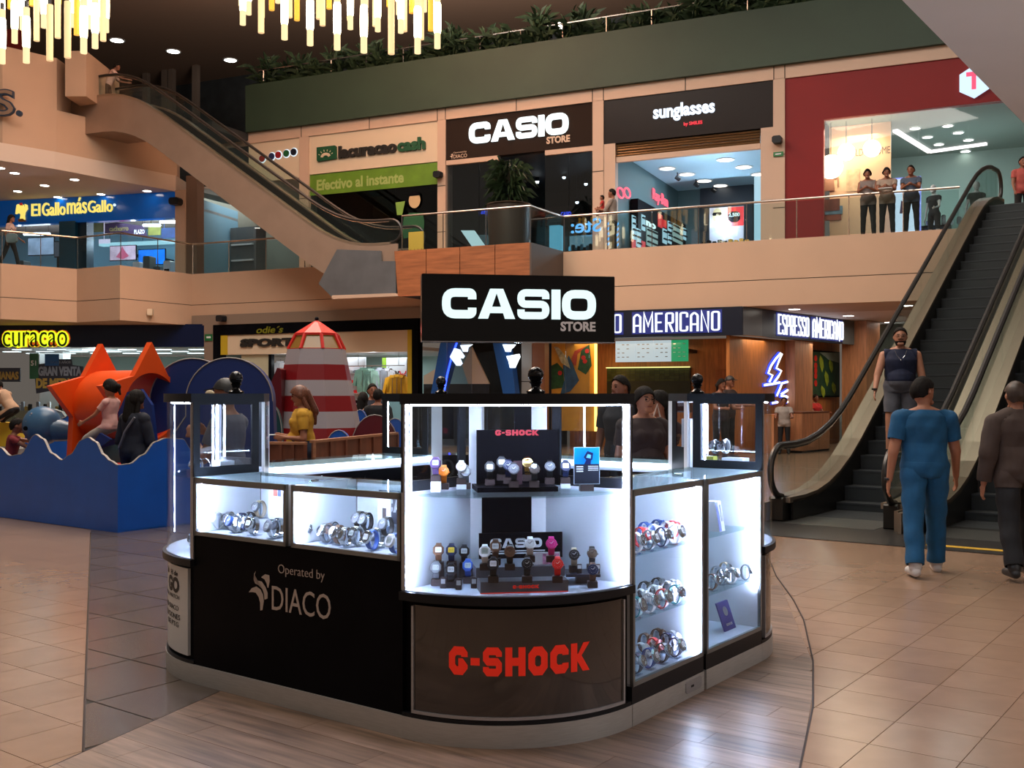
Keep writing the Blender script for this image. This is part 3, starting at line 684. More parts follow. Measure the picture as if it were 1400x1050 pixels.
MB().box(sx(650,-.10), sx(771,-.10), -.125, .14, r1, r2).build('upper_step', M_stage, st)
MB().box(sx(657,-.24), sx(777,-.24), -.237, -.235, d0, d0+.004).build('red_edge', M_red, st)
bb = MB().box(sx(655,.13), sx(769,.13), .13, .145, r2, .915).build('back_board', M_black, st)
word('CASIO', 'round', sx(670,.13), sx(741,.13), .842, .888, onY(.13), .002, M_dialw, st, bb, .08, each=False)
MB().box(sx(663,.13), sx(745,.13), .128, .13, .812, .818).box(sx(663,.13), sx(745,.13), .128, .13, .824, .829).build('stripe', M_dialw, st, bb)
word('G-SHOCK', 'block', sx(701,-.235), sx(737,-.235), .709, .724, onY(-.235), .002, M_red, st, None, .12, each=False)
MB().box(sx(719,-.1), sx(765,-.1), -.108, -.10, .795, .852).build('print_card', M_dialw, st)
MB().box(sx(742,-.11), sx(764,-.11), -.110, -.108, .797, .846).build('card_picture', mat('pink_picture', (.75,.3,.5), .4, var=.6, scale=60), st)
tr = Thing('display_tray', 'small dark tray on a foot at the right of the lower deck', 'display tray', WLD, (.33,5.12,.689))
tx = lambda px, y: (px-700)/1440*y
MB().box(tx(774,5.0), tx(821,5.0), 5.0, 5.16, .728, .741).build('plate', mat('tray_dark', (.04,.035,.05), .3), tr)
MB().box(tx(787,5.08), tx(806,5.08), 5.05, 5.12, .689, .728).build('foot', M_blockw, tr)
for i, (px, v, lab) in enumerate(((606,800,'small dark price box between the two left front watches'),(627,802,'small dark price box right of the shining-faced watch'),(648,800,'small price box with a white top by the stage'),(625,780,'small price box with a white top in the rear row'))):
    Y = nearY(v+4, d0); X = (px-700)/1440*Y
    b = Thing('price_box', lab, 'price tag', WLD, (X, Y, d0), 'price boxes in the middle showcase')
    MB().bbox(X-.014, X+.014, Y-.01, Y+.01, d0, d0+.052, .002).build('body', M_blockw, b); MB().box(X-.010, X+.010, Y-.0115, Y-.01, d0+.022, d0+.044).build('print', M_dialw, b)
for px, lab in ((792, 'small upright price card on the tray, left one'), (817, 'small upright price card on the tray, right one')):
    Y = 5.03; X = tx(px, Y); b = Thing('price_box', lab, 'price tag', WLD, (X, Y, .741), 'price cards on the small tray')
    MB().box(X-.011, X+.011, Y-.008, Y+.008, .741, .785).build('body', M_blockw, b); MB().box(X-.009, X+.009, Y-.0095, Y-.008, .765, .782).build('print', M_dialw, b)
# low cases on the left
def lw(px, ky, z, col, kind, where, case=None, dial=None, rz=0, sc_=1.25, group='watches in the low glass cases', stand='clear'):
    watch(K.ray(px, ky), ky, z, rz, col, kind, case, dial, where, stand, group, sc_, K)
zc = .833
A_ = 'low case by the left corner'
L1 = [(298,.16,'white','white','r'),(314,.20,'steel','steel','r'),(321,.12,'steel','blue','r'),(331,.20,'navy','steel','r'),(342,.26,'black','steel','r'),(347,.12,'steel','steel','d'),(374,.10,'steel','grey','d'),(381,.16,'steel','grey','r')]
for i, (px, ky, c, cs, k) in enumerate(L1):
    lw(px, ky, zc, c, k, '%s-strapped watch, %s from left, %s' % ({'steel':'steel'}.get(c, c), ORD[i], A_), case=cs, dial=M_dialw if i % 2 else None, rz=.1 if i % 2 else -.1, group='watches in the left low case')
lw(356, .32, zc+.06, 'beige', 'r', 'pale watch raised at the back of the low case by the left corner', case='grey', rz=0, group='watches in the left low case')
L2 = [(428,.16,'white','steel','r'),(437,.24,'steel','grey','r'),(446,.14,'grey','steel','r'),(456,.22,'steel','brown','r'),(464,.14,'brown','steel','r'),(473,.10,'steel','steel','r'),(489,.16,'steel','steel','d'),(509,.10,'blue','steel','d'),(517,.18,'steel','grey','d'),(541,.08,'blue','white','d')]
for i, (px, ky, c, cs, k) in enumerate(L2):
    lw(px, ky, zc, c, k, '%s-strapped watch, %s from left, low case by middle showcase' % (c, ORD[i]), case=cs, dial=M_dialw if i % 3 else None, rz=-.05, group='watches in the right low case')
for px, ky, lab in ((493,.30,'black watch raised on a riser at the back, left of its twin'), (502,.28,'black watch raised on a riser at the back, right of its twin'), (530,.20,'large black watch raised in front of the lettered card')):
    lw(px, ky, zc+.055, 'black', 'r', lab, case='grey', rz=0, group='raised black watches in the right low case')
def card(label, px0, px1, ky, z0_, z1_, m, group='cards in the low cases'):
    c = Thing('display_card', label, 'card', K, (K.ray((px0+px1)/2, ky), ky, z0_), group)
    MB().box(K.ray(px0, ky), K.ray(px1, ky), ky, ky+.006, z0_, z1_).build('board', m, c); return c
c = card('white card with a red and blue number mark in the left low case', 367, 388, .30, .90, 1.085, M_paper)
MB().box(K.ray(374,.3), K.ray(379,.3), .298, .30, 1.03, 1.07).build('red_print', mat('print_red', (.7,.15,.1), .5), c); MB().box(K.ray(380,.3), K.ray(384,.3), .298, .30, 1.03, 1.065).build('blue_print', mat('print_blue', (.1,.15,.5), .5), c)
MB().box(K.ray(370,.3), K.ray(386,.3), .29, .33, .833, .90).build('support', M_clear, c)
c = card('dark board with white letters at the back of the right low case', 518, 545, .36, .93, 1.10, mat('slate_board', (.10,.11,.16), .4))
word('CA', 'round', K.ray(526,.36), K.ray(550,.36), .99, 1.06, onY(.36), .002, M_dialw, c, None, .08, each=False); MB().box(K.ray(520,.36), K.ray(544,.36), .37, .40, .833, .93).build('support', M_clear, c)
c = card('white card with a small watch picture in the right low case', 516, 534, .28, .93, 1.08, M_paper)
MB().box(K.ray(523,.28), K.ray(528,.28), .278, .28, .95, 1.02).build('picture', M_blockw, c); MB().box(K.ray(518,.28), K.ray(532,.28), .286, .31, .833, .93).build('support', M_clear, c)
for px0, px1, ky, hh, lab in ((350,362,.30,.06,'white acrylic riser under the pale watch'),(489,507,.27,.055,'white acrylic riser under the twin black watches'),(526,534,.19,.055,'white acrylic riser under the large black watch')):
    r = MB().box(K.ray(px0, ky), K.ray(px1, ky), ky, ky+.07, zc, zc+hh); solo('riser', lab, 'display riser', r, mat('white_acrylic', (.75,.8,.9), .3), K, (K.ray((px0+px1)/2, ky), ky, zc), 'risers in the low cases')
# tall cases on the right: rows along ky
def tw(ky, kxv, z, col, kind, where, case=None, dial=None, group='', sc_=1.32, rz=PI/2+.05):
    watch(kxv, ky, z, rz, col, kind, case, dial, where, 'clear', group, sc_, K)
cols = [['white','red','blue','grey','white','red','navy','white','navy'], ['teal','white','black','white','white','navy','red','white','grey'], ['navy','white','brown','blue','red','white','black','navy','white']]
names = ['top', 'middle', 'bottom']
for r, z in enumerate((.801, .481, .202)):
    for i in range(12):
        kxv = (-.08, -.17, -.26)[i % 3]; ky = min(1.50, max(.84, K.rayv(869+i*6.0, kxv)))
        c = (cols[r]*2)[i]
        tw(ky, kxv, z, c, 'd' if (i+r) % 2 else 'r', '%s watch, %s along the %s level, crowded tall case' % (c, ORD[i], names[r]), case=('steel' if i % 3 == 0 else c), dial=M_dialw if i % 2 else None, group='watches on the %s level of the crowded tall case' % names[r])
for j, (ky, kxv) in enumerate(((.90,-.34),(1.0,-.36))):
    tw(ky, kxv, .801+.09, 'white', 'd', 'small white watch raised at the back of the top level, %s one' % ('nearer' if j == 0 else 'farther'), group='raised white watches in the crowded tall case')
    solo('riser', 'clear riser under the %s raised white watch' % ('nearer' if j == 0 else 'farther'), 'display riser', MB().box(kxv-.03, kxv+.03, ky-.03, ky+.03, .801, .889), M_clear, K, (kxv, ky, .801), 'risers in the crowded tall case')
for i in range(6):
    ky = min(2.27, K.rayv((973,979,986,993,1000,1022)[i], (-.10,-.20,-.14,-.22,-.10,-.08)[i])); c = ['brown','steel','steel','beige','white','steel'][i]
    tw(ky, (-.10,-.20,-.14,-.22,-.10,-.08)[i], .481, c, 'r', '%s watch, %s along the middle level of the sparse tall case' % (c, ORD[i]), case='steel', dial=M_dialw, group='watches in the sparse tall case', sc_=1.2)
ya_ = K.rayv(979, -.13); 
bx_ = Thing('boxed_booklet', 'white box with a blue side leaning on the top level of the sparse tall case', 'box', K, (-.18, ya_, .801))
shr = lambda x, y, z: (x, y-(z-.801)*.35, z)
MB().box(-.17, -.11, ya_, ya_+.08, .801, .98).map(shr).build('carton', M_paper, bx_)
MB().box(-.11, -.108, ya_+.004, ya_+.034, .803, .975).map(shr).build('blue_side', mat('print_blue', (.1,.15,.5), .5), bx_)
MB().box(-.11, -.108, ya_+.05, ya_+.07, .86, .96).map(shr).build('print', mat('print_grey', (.3,.34,.4), .5), bx_)
yb_ = K.rayv(992, -.12)
cd = Thing('display_card', 'navy card with a watch picture leaning at the bottom of the sparse tall case', 'card', K, (-.15, yb_, .2))
shc = lambda x, y, z: (x-(z-.2)*.25, y-(z-.2)*.2, z)
MB().box(-.13, -.12, yb_, yb_+.15, .204, .37).map(shc).build('board', mat('navy_card', rgb(30,50,130), .3), cd)
MB().cyl((-.12,yb_+.075,.315),(-.117,yb_+.075,.315),.028,n=16).map(shc).build('pictured_watch', M_chrome, cd)
text('EDIFICE', yb_+.04, yb_+.115, .232, .245, lambda a, b, d: (-.119+d-(b-.2)*.25, a-(b-.2)*.2, b), M_dialw, cd, .002)
# corner showcases left and right
def cw(fr, x, y, z, col, kind, where, case=None, dial=None, rz=0, stand='clear', sc_=1.15): watch(x, y, z, rz, col, kind, case, dial, where, stand, 'watches in the '+('left' if fr is CL else 'right')+' corner showcase', sc_, fr)
cw(CL, -.26, .46, .689, 'grey', 'd', 'grey watch on the lower deck of the left corner showcase', rz=.5)
cw(CL, -.28, .62, .689, 'black', 'd', 'black watch standing behind on the lower deck of the left corner showcase', rz=.5)
cw(CL, -.24, .50, 1.131, 'grey', 'd', 'grey watch at the curved glass of the left corner showcase, upper shelf', rz=.6)
cw(CL, -.20, .62, 1.131, 'steel', 'r', 'steel watch on the upper shelf of the left corner showcase', rz=.9)
def prop(fr, nm, lab, cat, mb, m, o, group=None): return solo(nm, lab, cat, mb, m, fr, o, group)
M_acw = mat('white_acrylic', (.75,.8,.9), .3)
wd_ = lambda x, y, z, w_, d_, h_: MB().prismY([(x-w_,z),(x+w_,z),(x+w_,z+h_*.6),(x,z+h_),(x-w_,z+h_*.6)], y-d_, y+d_)
prop(CL, 'display_block', 'white box riser on the upper shelf behind the left window', 'display riser', MB().bbox(-.30, -.20, .68, .76, 1.131, 1.215, .003), M_acw, (-.25, .72, 1.131))
prop(CL, 'display_wedge', 'clear gable-shaped riser on the upper shelf behind the left window', 'display riser', wd_(-.40, .62, 1.131, .05, .04, .09), M_clear, (-.40, .62, 1.131))
prop(CL, 'display_wedge', 'dark grey wedge riser on the lower deck behind the curved glass', 'display riser', MB().prismY([(-.44,.689),(-.30,.689),(-.37,.75)], .34, .44), mat('slate_board', (.10,.11,.16), .4), (-.37, .39, .689))
prop(CR, 'display_wedge', 'white gable-shaped riser on the upper shelf of the right corner showcase', 'display riser', MB().prism([(0,0),(1,0),(1,1),(0,1)], 0, 1).map(lambda x, y, z: (-.62+x*.10, .20+y*.14, 1.131+z*(.065+.05*(1-abs(2*x-1))))), M_acw, (-.57, .27, 1.131))
prop(CR, 'display_tin', 'yellow-green tin on the upper shelf of the right corner showcase', 'tin', MB().bbox(-.66, -.60, .38, .43, 1.131, 1.205, .006), mat('tin_green', rgb(180,180,70), .4), (-.63, .4, 1.131))
prop(CR, 'display_tower', 'tall pale pillar riser behind the right showcase window', 'display riser', MB().bbox(-.70, -.64, .52, .58, 1.131, 1.44, .003), M_acw, (-.67, .55, 1.131))
prop(CR, 'display_plate', 'white acrylic plate riser under the steel watches on the right', 'display riser', MB().bbox(-.60, -.42, .32, .50, 1.131, 1.21, .003).map(lambda x,y,z:(x,y,z)), M_clear, (-.5, .4, 1.131))
for i, (x, y) in enumerate(((-.58,.40),(-.52,.36),(-.46,.38))):
    cw(CR, x, y, 1.212, 'steel' if i != 1 else 'white', 'r', '%s steel watch on the clear plate in the right corner showcase' % ORD[i], case='steel', dial=M_dialw, rz=-PI/2-.3)
# ---------------------------------------------------------------- upper floors and shop fronts (frame FA: u along the fronts, w deeper)
ZF = 5.55; Z3 = 10.85
def fu(px, w): return FA.ray(px, w)
def fz(px, v, w): u = fu(px, w); Y = FA.W(u, w).y; return 1.6+(538-v)/1440*Y
def fb(px0, px1, w0, w1, z0, z1, wref=None): wr = w0 if wref is None else wref; return MB().box(fu(px0, wr), fu(px1, wr), w0, w1, z0, z1)
M_joint = mat('joint_dark', (.06,.045,.035), .8)
M_soffit = mat('white_soffit', rgb(225,205,190), .7)
M_soffR = mat('grey_soffit', rgb(205,198,194), .8, var=.04, scale=.8)
M_green = mat('dark_green_band', rgb(42,62,48), .6, var=.12, scale=.7)
M_trim = mat('beige_trim_panel', rgb(196,168,148), .55)
M_rail = mat('rail_steel', (.45,.40,.36), .25, 1)
M_woodwall = woodmat('cafe_wood', rgb(190,120,62), (8, 8, .8), .45)
M_cream = mat('cream_board', rgb(218,198,172), .6)
# slabs: right gallery slab, one long fascia in two courses with a joint
def slab(x0, x1, y0, y1, name, nm2):
    s = struct(name, MB().box(x0, x1, y0, y1, 4.535, ZF), M_beige, FA, nm2[0])
    MB2 = MB().box(x0, x1, y0+.0, y1, 3.86, 4.515); o = bpy.data.objects.new('panel', MB2.data('panel', M_beige, Vector((0,0,0)))); COL.objects.link(o); o.parent = s
    j = bpy.data.objects.new('panel_joint', MB().box(x0, x1, y0+.02, y1, 4.51, 4.54).data('panel_joint', M_joint)); COL.objects.link(j); j.parent = s
    return s
uE = fu(262, 0)
slab(uE, 30, 0, 3, 'gallery_slab', ['beige plaster edge of the upper gallery below the shop fronts'])
# left wing slab following the zigzag edge
LP = [(-15.5-9, 33.0), (-15.5, 31.96), (-13.8, 33.4), (-12.06, 32.4), (-10.38, 34.06)]
uw = FA.W(uE, 0); LP[-1] = (uw.x, uw.y)
def zig(z0, z1, m, name, lab, deep=6, off=0):
    P = [(x, y+off) for x, y in LP]+[(LP[-1][0], LP[-1][1]+deep), (LP[0][0], LP[0][1]+deep)]
    return struct(name, MB().prism(P, z0, z1), m, WLD, lab)
zig(3.86, 4.515, M_beige, 'left_slab', 'beige lower course of the left gallery edge'); zig(4.535, ZF, M_beige, 'left_slab', 'beige upper course of the left gallery edge')
zig(4.50, 4.55, M_joint, 'slab_joint', None, off=.02, deep=5.9)
LP2 = [(-27, 31.2), (-15.6, 32.1), (-14.46, 33.3), (-13.15, 35.2), (-11.8, 36.97)]
def zig2(z0, z1, m, name, lab, deep=6, off=0, n=5):
    P = [(x, y+off) for x, y in LP2[:n]]; P += [(P[-1][0], max(P[-1][1]+.3, 31+deep)), (P[0][0], 31+deep)]
    return struct(name, MB().prism(P, z0, z1), m, WLD, lab)
zig2(8.70, 9.25, M_soffit, 'left_soffit', 'white soffit over the left gallery with downlights', 8)
zig2(9.25, 10.6, M_beige, 'left_parapet', 'beige lower wall of the third level on the left', 6, .15)
zig2(10.6, 12.25, M_beige, 'left_parapet', 'beige solid parapet wall of the third level', 4, .15, 3)
struct('parapet_box', MB().box(at(89,33.2)[0], at(118,33.2)[0], 33.2, 36, 10.97, 12.4), M_beige, WLD, 'beige boxed end of the third level parapet beside the escalator')
solo('wall_alarm', 'small beige square box on the left gallery edge', 'wall box', MB().bbox(at(207,33.6)[0], at(214,33.6)[0], 33.2, 33.35, 4.07, 4.27, .02), M_cream, WLD, (at(210,33.6)[0], 33.3, 4.07))
t = Thing('wall_letters', 'dark-edged grey letter S and full stop on the beige wall', 'lettering', WLD, (-15.6, 31.9, 10.2))
lw_ = .10
SF_ = Fr(-15.5, 32.2, math.atan2(1.44, 1.7))
pl_ = lambda a, b, d: (a, 32.10-d, b)
text('S', at(-8,32.10)[0], at(22,32.10)[0], 10.03, 10.86, pl_, mat('letter_edge', (.03,.05,.09), .5), t, .10, .04); text('S', at(-6.5,32.10)[0], at(20.5,32.10)[0], 10.07, 10.82, lambda a, b, d: (a, 32.0-d, b), mat('letter_grey', rgb(150,124,104), .5), t, .02, .0)
MB().cyl((at(27.5,32.10)[0],32.10,10.12),(at(27.5,32.10)[0],32.0,10.12),.09,n=14).build('full_stop', MATS['letter_edge'], t)
# downlights
def downlight(x, y, z, lab, r=.13, grp='downlights', e=14, fr=WLD):
    t = Thing('downlight', lab, 'light', fr, (x, y, z), grp)
    MB().lathe([(r*1.15,z-.02),(r*1.15,z),(r,z),(r,z-.02)], (x,y,0), 14).build('rim', M_white, t); MB().cyl((x,y,z-.012),(x,y,z-.022),r*.92,n=14).build('lamp', emit('lamp_%g' % e, (1,.93,.82), e), t)
def zpt(px, v, z): Y = (z-1.6)*1440/(538-v); return (px-700)/1440*Y, Y
for i, (px, v) in enumerate(((24,261),(61,253),(79,269),(102,245),(138,265),(201,260.5),(0,229),(20,236))):
    x, y = zpt(px, v, 8.7); downlight(x, y, 8.7, '%s round white downlight in the soffit above the blue shop front' % ORD[i], .15, 'downlights over the blue shop', 16)
for i, (px, v) in enumerate(((160,55),(237,70),(315,82))):
    x, y = zpt(px, v, 16); downlight(x, y, 16, '%s warm downlight from the left in the dark brown atrium ceiling' % ORD[i], .28, 'downlights in the brown ceiling', 12)
for i, (px, v) in enumerate(((1086,422),(1160,431),(1240,417),(1216,440))):
    x, y = zpt(px, v, 3.87); downlight(x, y, 3.87, '%s from the left of the downlights in the soffit by the coffee sign' % ORD[i], .16, 'downlights by the coffee bar', 16)
# atrium ceiling and dark third level
struct('ceiling', MB().box(-40, 24, 2, 11.5, 16, 16.3), mat('brown_ceiling', rgb(150,118,98), .8), FA, 'dark brown atrium ceiling')
struct('ceiling_front', MB().box(-40, fu(560, -6), -14, 2, 16, 16.3), MATS['brown_ceiling'], FA, 'dark brown atrium ceiling, front part')
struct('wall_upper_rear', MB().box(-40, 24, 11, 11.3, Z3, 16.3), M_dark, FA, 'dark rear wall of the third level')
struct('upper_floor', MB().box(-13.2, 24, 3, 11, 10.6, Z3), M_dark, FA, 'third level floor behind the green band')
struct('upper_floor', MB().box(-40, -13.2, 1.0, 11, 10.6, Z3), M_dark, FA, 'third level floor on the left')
for i, px in enumerate((200, 226, 235, 268)):
    u = fu(px, 9); solo('column', '%s slim grey column from the left on the dark third level' % ORD[i], 'column', MB().box(u-.14, u+.14, 8.9, 9.1, Z3, 16), mat('grey_column', rgb(96,80,70), .7), FA, (u, 9, Z3), 'columns on the third level')
t = Thing('upper_counter', 'pale counter behind the top of the left escalator', 'counter', FA, (fu(172,4), 4, Z3))
MB().box(fu(160,4), fu(183,4), 4, 4.5, Z3, Z3+1.1).build('body', M_cream, t)
solo('red_banner', 'dark red board behind the left chandelier', 'board', MB().box(at(5,37)[0], at(31,37)[0], 37, 37.1, 12.1, 14.4), mat('dark_red', rgb(120,24,14), .6), WLD, (at(18,37)[0], 37, 12.1))
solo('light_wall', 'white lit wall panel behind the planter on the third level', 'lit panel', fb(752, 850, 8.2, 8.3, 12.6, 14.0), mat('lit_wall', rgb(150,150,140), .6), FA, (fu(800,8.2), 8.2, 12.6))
for i, (px, v) in enumerate(((767,37),(832,40),(764,56))):
    w_ = 6.0; u = fu(px, w_); z = fz(px, v, w_); t = Thing('spot_lamp', '%s bright lamp from the left glaring through the planter' % ORD[i], 'light', FA, (u, w_, Z3), 'lamps behind the planter')
    MB().cyl((u, w_, Z3), (u, w_, z), .03).build('stem', M_rail, t); MB().ball((u, w_, z), .17 if i < 2 else .1, 12).build('bulb', emit('lamp_16', (1,.93,.82), 16), t)
# green band and its planter
struct('green_band', MB().box(-13.2, 24, 2.75, 3.3, 10.87, 12.52), M_green, FA, 'dark green band above the shop fronts')
random.seed(11)
M_leafd = mat('leaf_dark', (.03,.055,.022), .6, var=.5, scale=6)
def leaf(mb, p, d, ln, wd, droop=.3):
    d = d.normalized(); s = d.cross(Vector((0,0,1))); s = (s if s.length > .1 else Vector((1,0,0))).normalized()*wd
    a = p; b = p+d*ln*.5; c = p+d*ln-Vector((0,0,ln*droop))
    mb.add([a-s*.3, a+s*.3, b+s, c, b-s], [(0,1,2,3,4)])
def nth(i):
    if i < 12: return ORD[i]
    t_ = ['thirteenth','fourteenth','fifteenth','sixteenth','seventeenth','eighteenth','nineteenth']
    if i < 19: return t_[i-12]
    i += 1; return {2:'twentieth',3:'thirtieth'}[i//10] if i % 10 == 0 else {2:'twenty-',3:'thirty-'}[i//10]+ORD[i%10-1]
planter = Thing('planter_bed', 'long dark planter with a steel rail along the top of the green band', 'planter', FA, (0, 3.4, 12.3))
MB().box(-13.2, 14, 3.3, 4.2, 12.0, 12.45).build('trough', M_dark, planter)
rl = MB(); rl.tube([(-13.2,3.5,13.25),(14,3.5,13.25)], .03, 6); rl.build('rail', M_rail, planter)
for i in range(19): MB().cyl((-13+i*1.45,3.5,12.4),(-13+i*1.45,3.5,13.25),.025,n=6).build('post', M_rail, planter)
for i in range(34):
    u = -13+i*.72+random.uniform(-.2,.2); w_ = 3.75+random.uniform(-.2,.3); h = random.uniform(1.0, 2.0)
    mb = MB()
    for k in range(120):
        a = random.uniform(0, 2*PI); e = random.uniform(.1, 1.3); leaf(mb, Vector((u+random.gauss(0,.18), w_+random.gauss(0,.12), 12.42+random.uniform(0,h*.6))), Vector((math.cos(a)*math.cos(e), math.sin(a)*math.cos(e), math.sin(e))), random.uniform(.4,.85), .06)
    solo('planter_shrub', 'dark leafy shrub, %s from the left in the planter on the green band' % nth(i), 'shrub', mb, M_leafd, FA, (u, w_, 12.4), 'shrubs along the green band')
# shop front frames: trim above and piers between
def front(px0, px1): return fu(px0, 3), fu(px1, 3)
tr = struct('trim_upper', MB().box(fu(262,3), 24, 2.9, 3.2, 10.50, 10.87), M_trim, FA, 'beige trim course above the shop signs')
for px in (412, 505, 598, 609, 706, 810, 825, 937, 1058, 1073):
    u = fu(px, 2.9); j = bpy.data.objects.new('joint', MB().box(u-.012, u+.012, 2.89, 2.902, 10.5, 10.87).data('joint', M_joint)); COL.objects.link(j); j.parent = tr
def pier(p0, p1, z1=10.52):
    s = struct('pier', MB().box(fu(p0,2.9), fu(p1,2.9), 2.9, 3.4, ZF, z1), M_trim, FA, 'beige panel pier between shop fronts')
    for z in (6.85, 8.35): 
        j = bpy.data.objects.new('joint', MB().box(fu(p0,2.9), fu(p1,2.9), 2.89, 2.902, z, z+.02).data('joint', M_joint)); COL.objects.link(j); j.parent = s
for a, b in ((409,422),(598,609),(810,825),(1057,1073)): pier(a, b)
def cctv(u, w_, z, lab):
    t = Thing('wall_speaker', lab, 'speaker', FA, (u, w_, z), 'black wall boxes'); MB().bbox(u-.13, u+.13, w_-.28, w_-.05, z-.10, z+.10, .04).build('body', M_cap, t); MB().box(u-.03, u+.03, w_-.06, w_, z-.03, z+.03).build('bracket', M_cap, t)
cctv(fu(602,2.9), 2.9, fz(602,240,2.9), 'black wall box on the pier beside the green cash poster'); cctv(fu(1064,2.9), 2.9, fz(1064,193,2.9), 'black wall box on the pier beside the red shop front')
cctv(fu(307,-.1), -.1, fz(307,436,-.1), 'black wall box above the black sports sign frame')
t = Thing('exit_sign', 'small green exit sign on the pier by the red shop', 'sign', FA, (fu(1064,2.9), 2.88, fz(1064,211,2.9)))
MB().box(fu(1057.5,2.88), fu(1071,2.88), 2.86, 2.90, fz(1064,214,2.9), fz(1064,208,2.9)).build('plate', mat('exit_green', rgb(30,110,60), .5), t); MB().box(fu(1060,2.86), fu(1068,2.86), 2.85, 2.86, fz(1064,211.7,2.9), fz(1064,210.3,2.9)).build('arrow', M_white, t)
# --- rooms behind (dark or lit shells)
def room(p0, p1, deep, z1, mw, mc, lab, mf=None, z0=ZF, w0=3.2):
    a, b = fu(p0, 3), fu(p1, 3)
    r = struct('shop_wall', MB().box(a-.1, b+.1, w0+deep, w0+deep+.1, z0, z1), mw, FA, lab+', rear wall')
    struct('shop_wall', MB().box(a-.12, a-.02, w0, w0+deep, z0, z1), mw, FA, lab+', side wall'); struct('shop_wall', MB().box(b+.02, b+.12, w0, w0+deep, z0, z1), mw, FA, lab+', far side wall')
    struct('shop_ceiling', MB().box(a-.1, b+.1, w0, w0+deep, z1, z1+.1), mc, FA, lab+', ceiling'); struct('shop_floor', MB().box(a-.1, b+.1, 2.0, w0+deep, z0-.02, z0+.01), mf or M_tile, FA, lab+', floor')
    return a, b
def sign(p0, p1, z0, z1, m, lab, w_=2.95, d=.2):
    t = Thing('shop_sign', lab, 'sign', FA, (fu((p0+p1)/2, w_), w_, z0)); MB().box(fu(p0,w_), fu(p1,w_), w_, w_+d, z0, z1).build('board', m, t); return t
# shop with round lit badges (partly hidden by escalator)
t = sign(340, 409, 9.1, 10.5, M_cream, 'cream sign board with round lit badges behind the escalator')
for i, (px, v, c) in enumerate(((359,217,rgb(130,40,30)),(372,214,rgb(40,50,90)),(381,212,rgb(150,30,40)),(392,210,rgb(30,90,50)),(402,208,rgb(20,24,40)))):
    u = fu(px,2.95); z = fz(px,v,2.95); h = MB().cyl((u,2.94,z),(u,2.95,z),.155,n=16).build('halo', emit('halo', (.8,.9,1), 1.1), t); MB().cyl((u,2.90,z),(u,2.94,z),.12,n=16).build('badge', mat('badge_%d' % i, c, .4), t)
room(262, 409, 4, 9.1, mat('pale_shop_wall', rgb(140,142,132), .7), M_soffit, 'pale shop behind the escalator')
area(FA.W(fu(330,6), 5, 8.9), 3, 90, (1,.97,.9)); pt(FA.W(fu(310,6), 4.5, 7.6), 60, (1,.97,.9))
for i, (p0, p1) in enumerate(((262,297),(297,335),(335,372),(372,409))):
    o = fb(p0, p1, 3.0, 3.02, ZF, 9.1).build('pane', M_glass); o.matrix_world = Matrix.Translation(FA.W(0,0,0)) @ Matrix.Rotation(FA.a, 4, 'Z'); o.name = 'window_%d' % (10+i); o['kind'] = 'structure'
t = Thing('shop_display', 'grey shelf display inside the pale shop behind the escalator', 'shelf', FA, (fu(330,5), 5, ZF), None)
MB().box(fu(315,5), fu(350,5), 5, 5.6, ZF, ZF+2.4).build('cabinet', mat('cab_grey', rgb(90,96,98), .6), t)
for k in range(3): MB().box(fu(318,5), fu(347,5), 4.9, 5, ZF+.5+k*.6, ZF+.56+k*.6).build('shelf', M_white, t)
# --- cash shop
t = sign(422, 598, 9.18, 10.5, M_cream, 'cream sign board with green emblem and black and green lettering')
Mg1 = mat('sign_green', rgb(20,76,48), .5); put = onY(2.95)
def U(px): return fu(px, 2.95)
MB().prismY([(U(434.5),fz(436,219.5,2.95)),(U(436),fz(436,221.5,2.95)),(U(461),fz(461,217.5,2.95)),(U(461),fz(461,201,2.95)),(U(459),fz(461,199,2.95)),(U(434.5),fz(435,202,2.95))], 2.88, 2.95).build('emblem', Mg1, t)
e = MB()
cx_, cz_ = U(447), fz(447,215,2.95)
e.prismY([(cx_+.20*math.cos(math.radians(a)), cz_+.14*math.sin(math.radians(a))) for a in range(10, 181, 17)]+[(cx_+.11*math.cos(math.radians(a)), cz_-.03+.08*math.sin(math.radians(a))) for a in range(170, 9, -20)], 2.86, 2.88)
for a in range(25, 170, 26): a = math.radians(a); e.cyl((cx_+.26*math.cos(a), 2.87, cz_+.19*math.sin(a)), (cx_+.32*math.cos(a), 2.87, cz_+.25*math.sin(a)), .012, n=5)
e.build('emblem_print', M_cream, t)
text('lacuracao', U(464), U(543.5), 9.61, 10.03, put, mat('sign_black_letters', (.02,.018,.016), .4), t, .08, .05); text('cash', U(544.5), U(582.5), 9.61, 10.03, put, Mg1, t, .08, .05)
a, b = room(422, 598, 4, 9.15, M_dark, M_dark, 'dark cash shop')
t = Thing('window_poster', 'green window banner with pale lettering in the cash shop window', 'banner', FA, (fu(510,2.98), 2.98, 8.45))
MB().box(fu(423,2.98), fu(598,2.98), 2.98, 3.0, 8.45, 9.16).build('banner', mat('banner_green', rgb(92,130,34), .5, var=.15, scale=2), t)
text('Efectivo al instante', fu(433,2.98), fu(552,2.98), 8.60, 8.98, onY(2.98), mat('banner_letters', rgb(150,170,100), .5), t, .004, .03)
for i, (p0, p1) in enumerate(((423,480),(480,540),(540,598))):
    o = fb(p0+.3, p1-.3, 3.03, 3.05, ZF, 9.15).build('pane', glass('glass_dark', (.55,.6,.6), .14)); o.matrix_world = Matrix.Translation(FA.W(0,0,0)) @ Matrix.Rotation(FA.a, 4, 'Z'); o.name = 'window_%d' % (20+i); o['kind'] = 'structure'
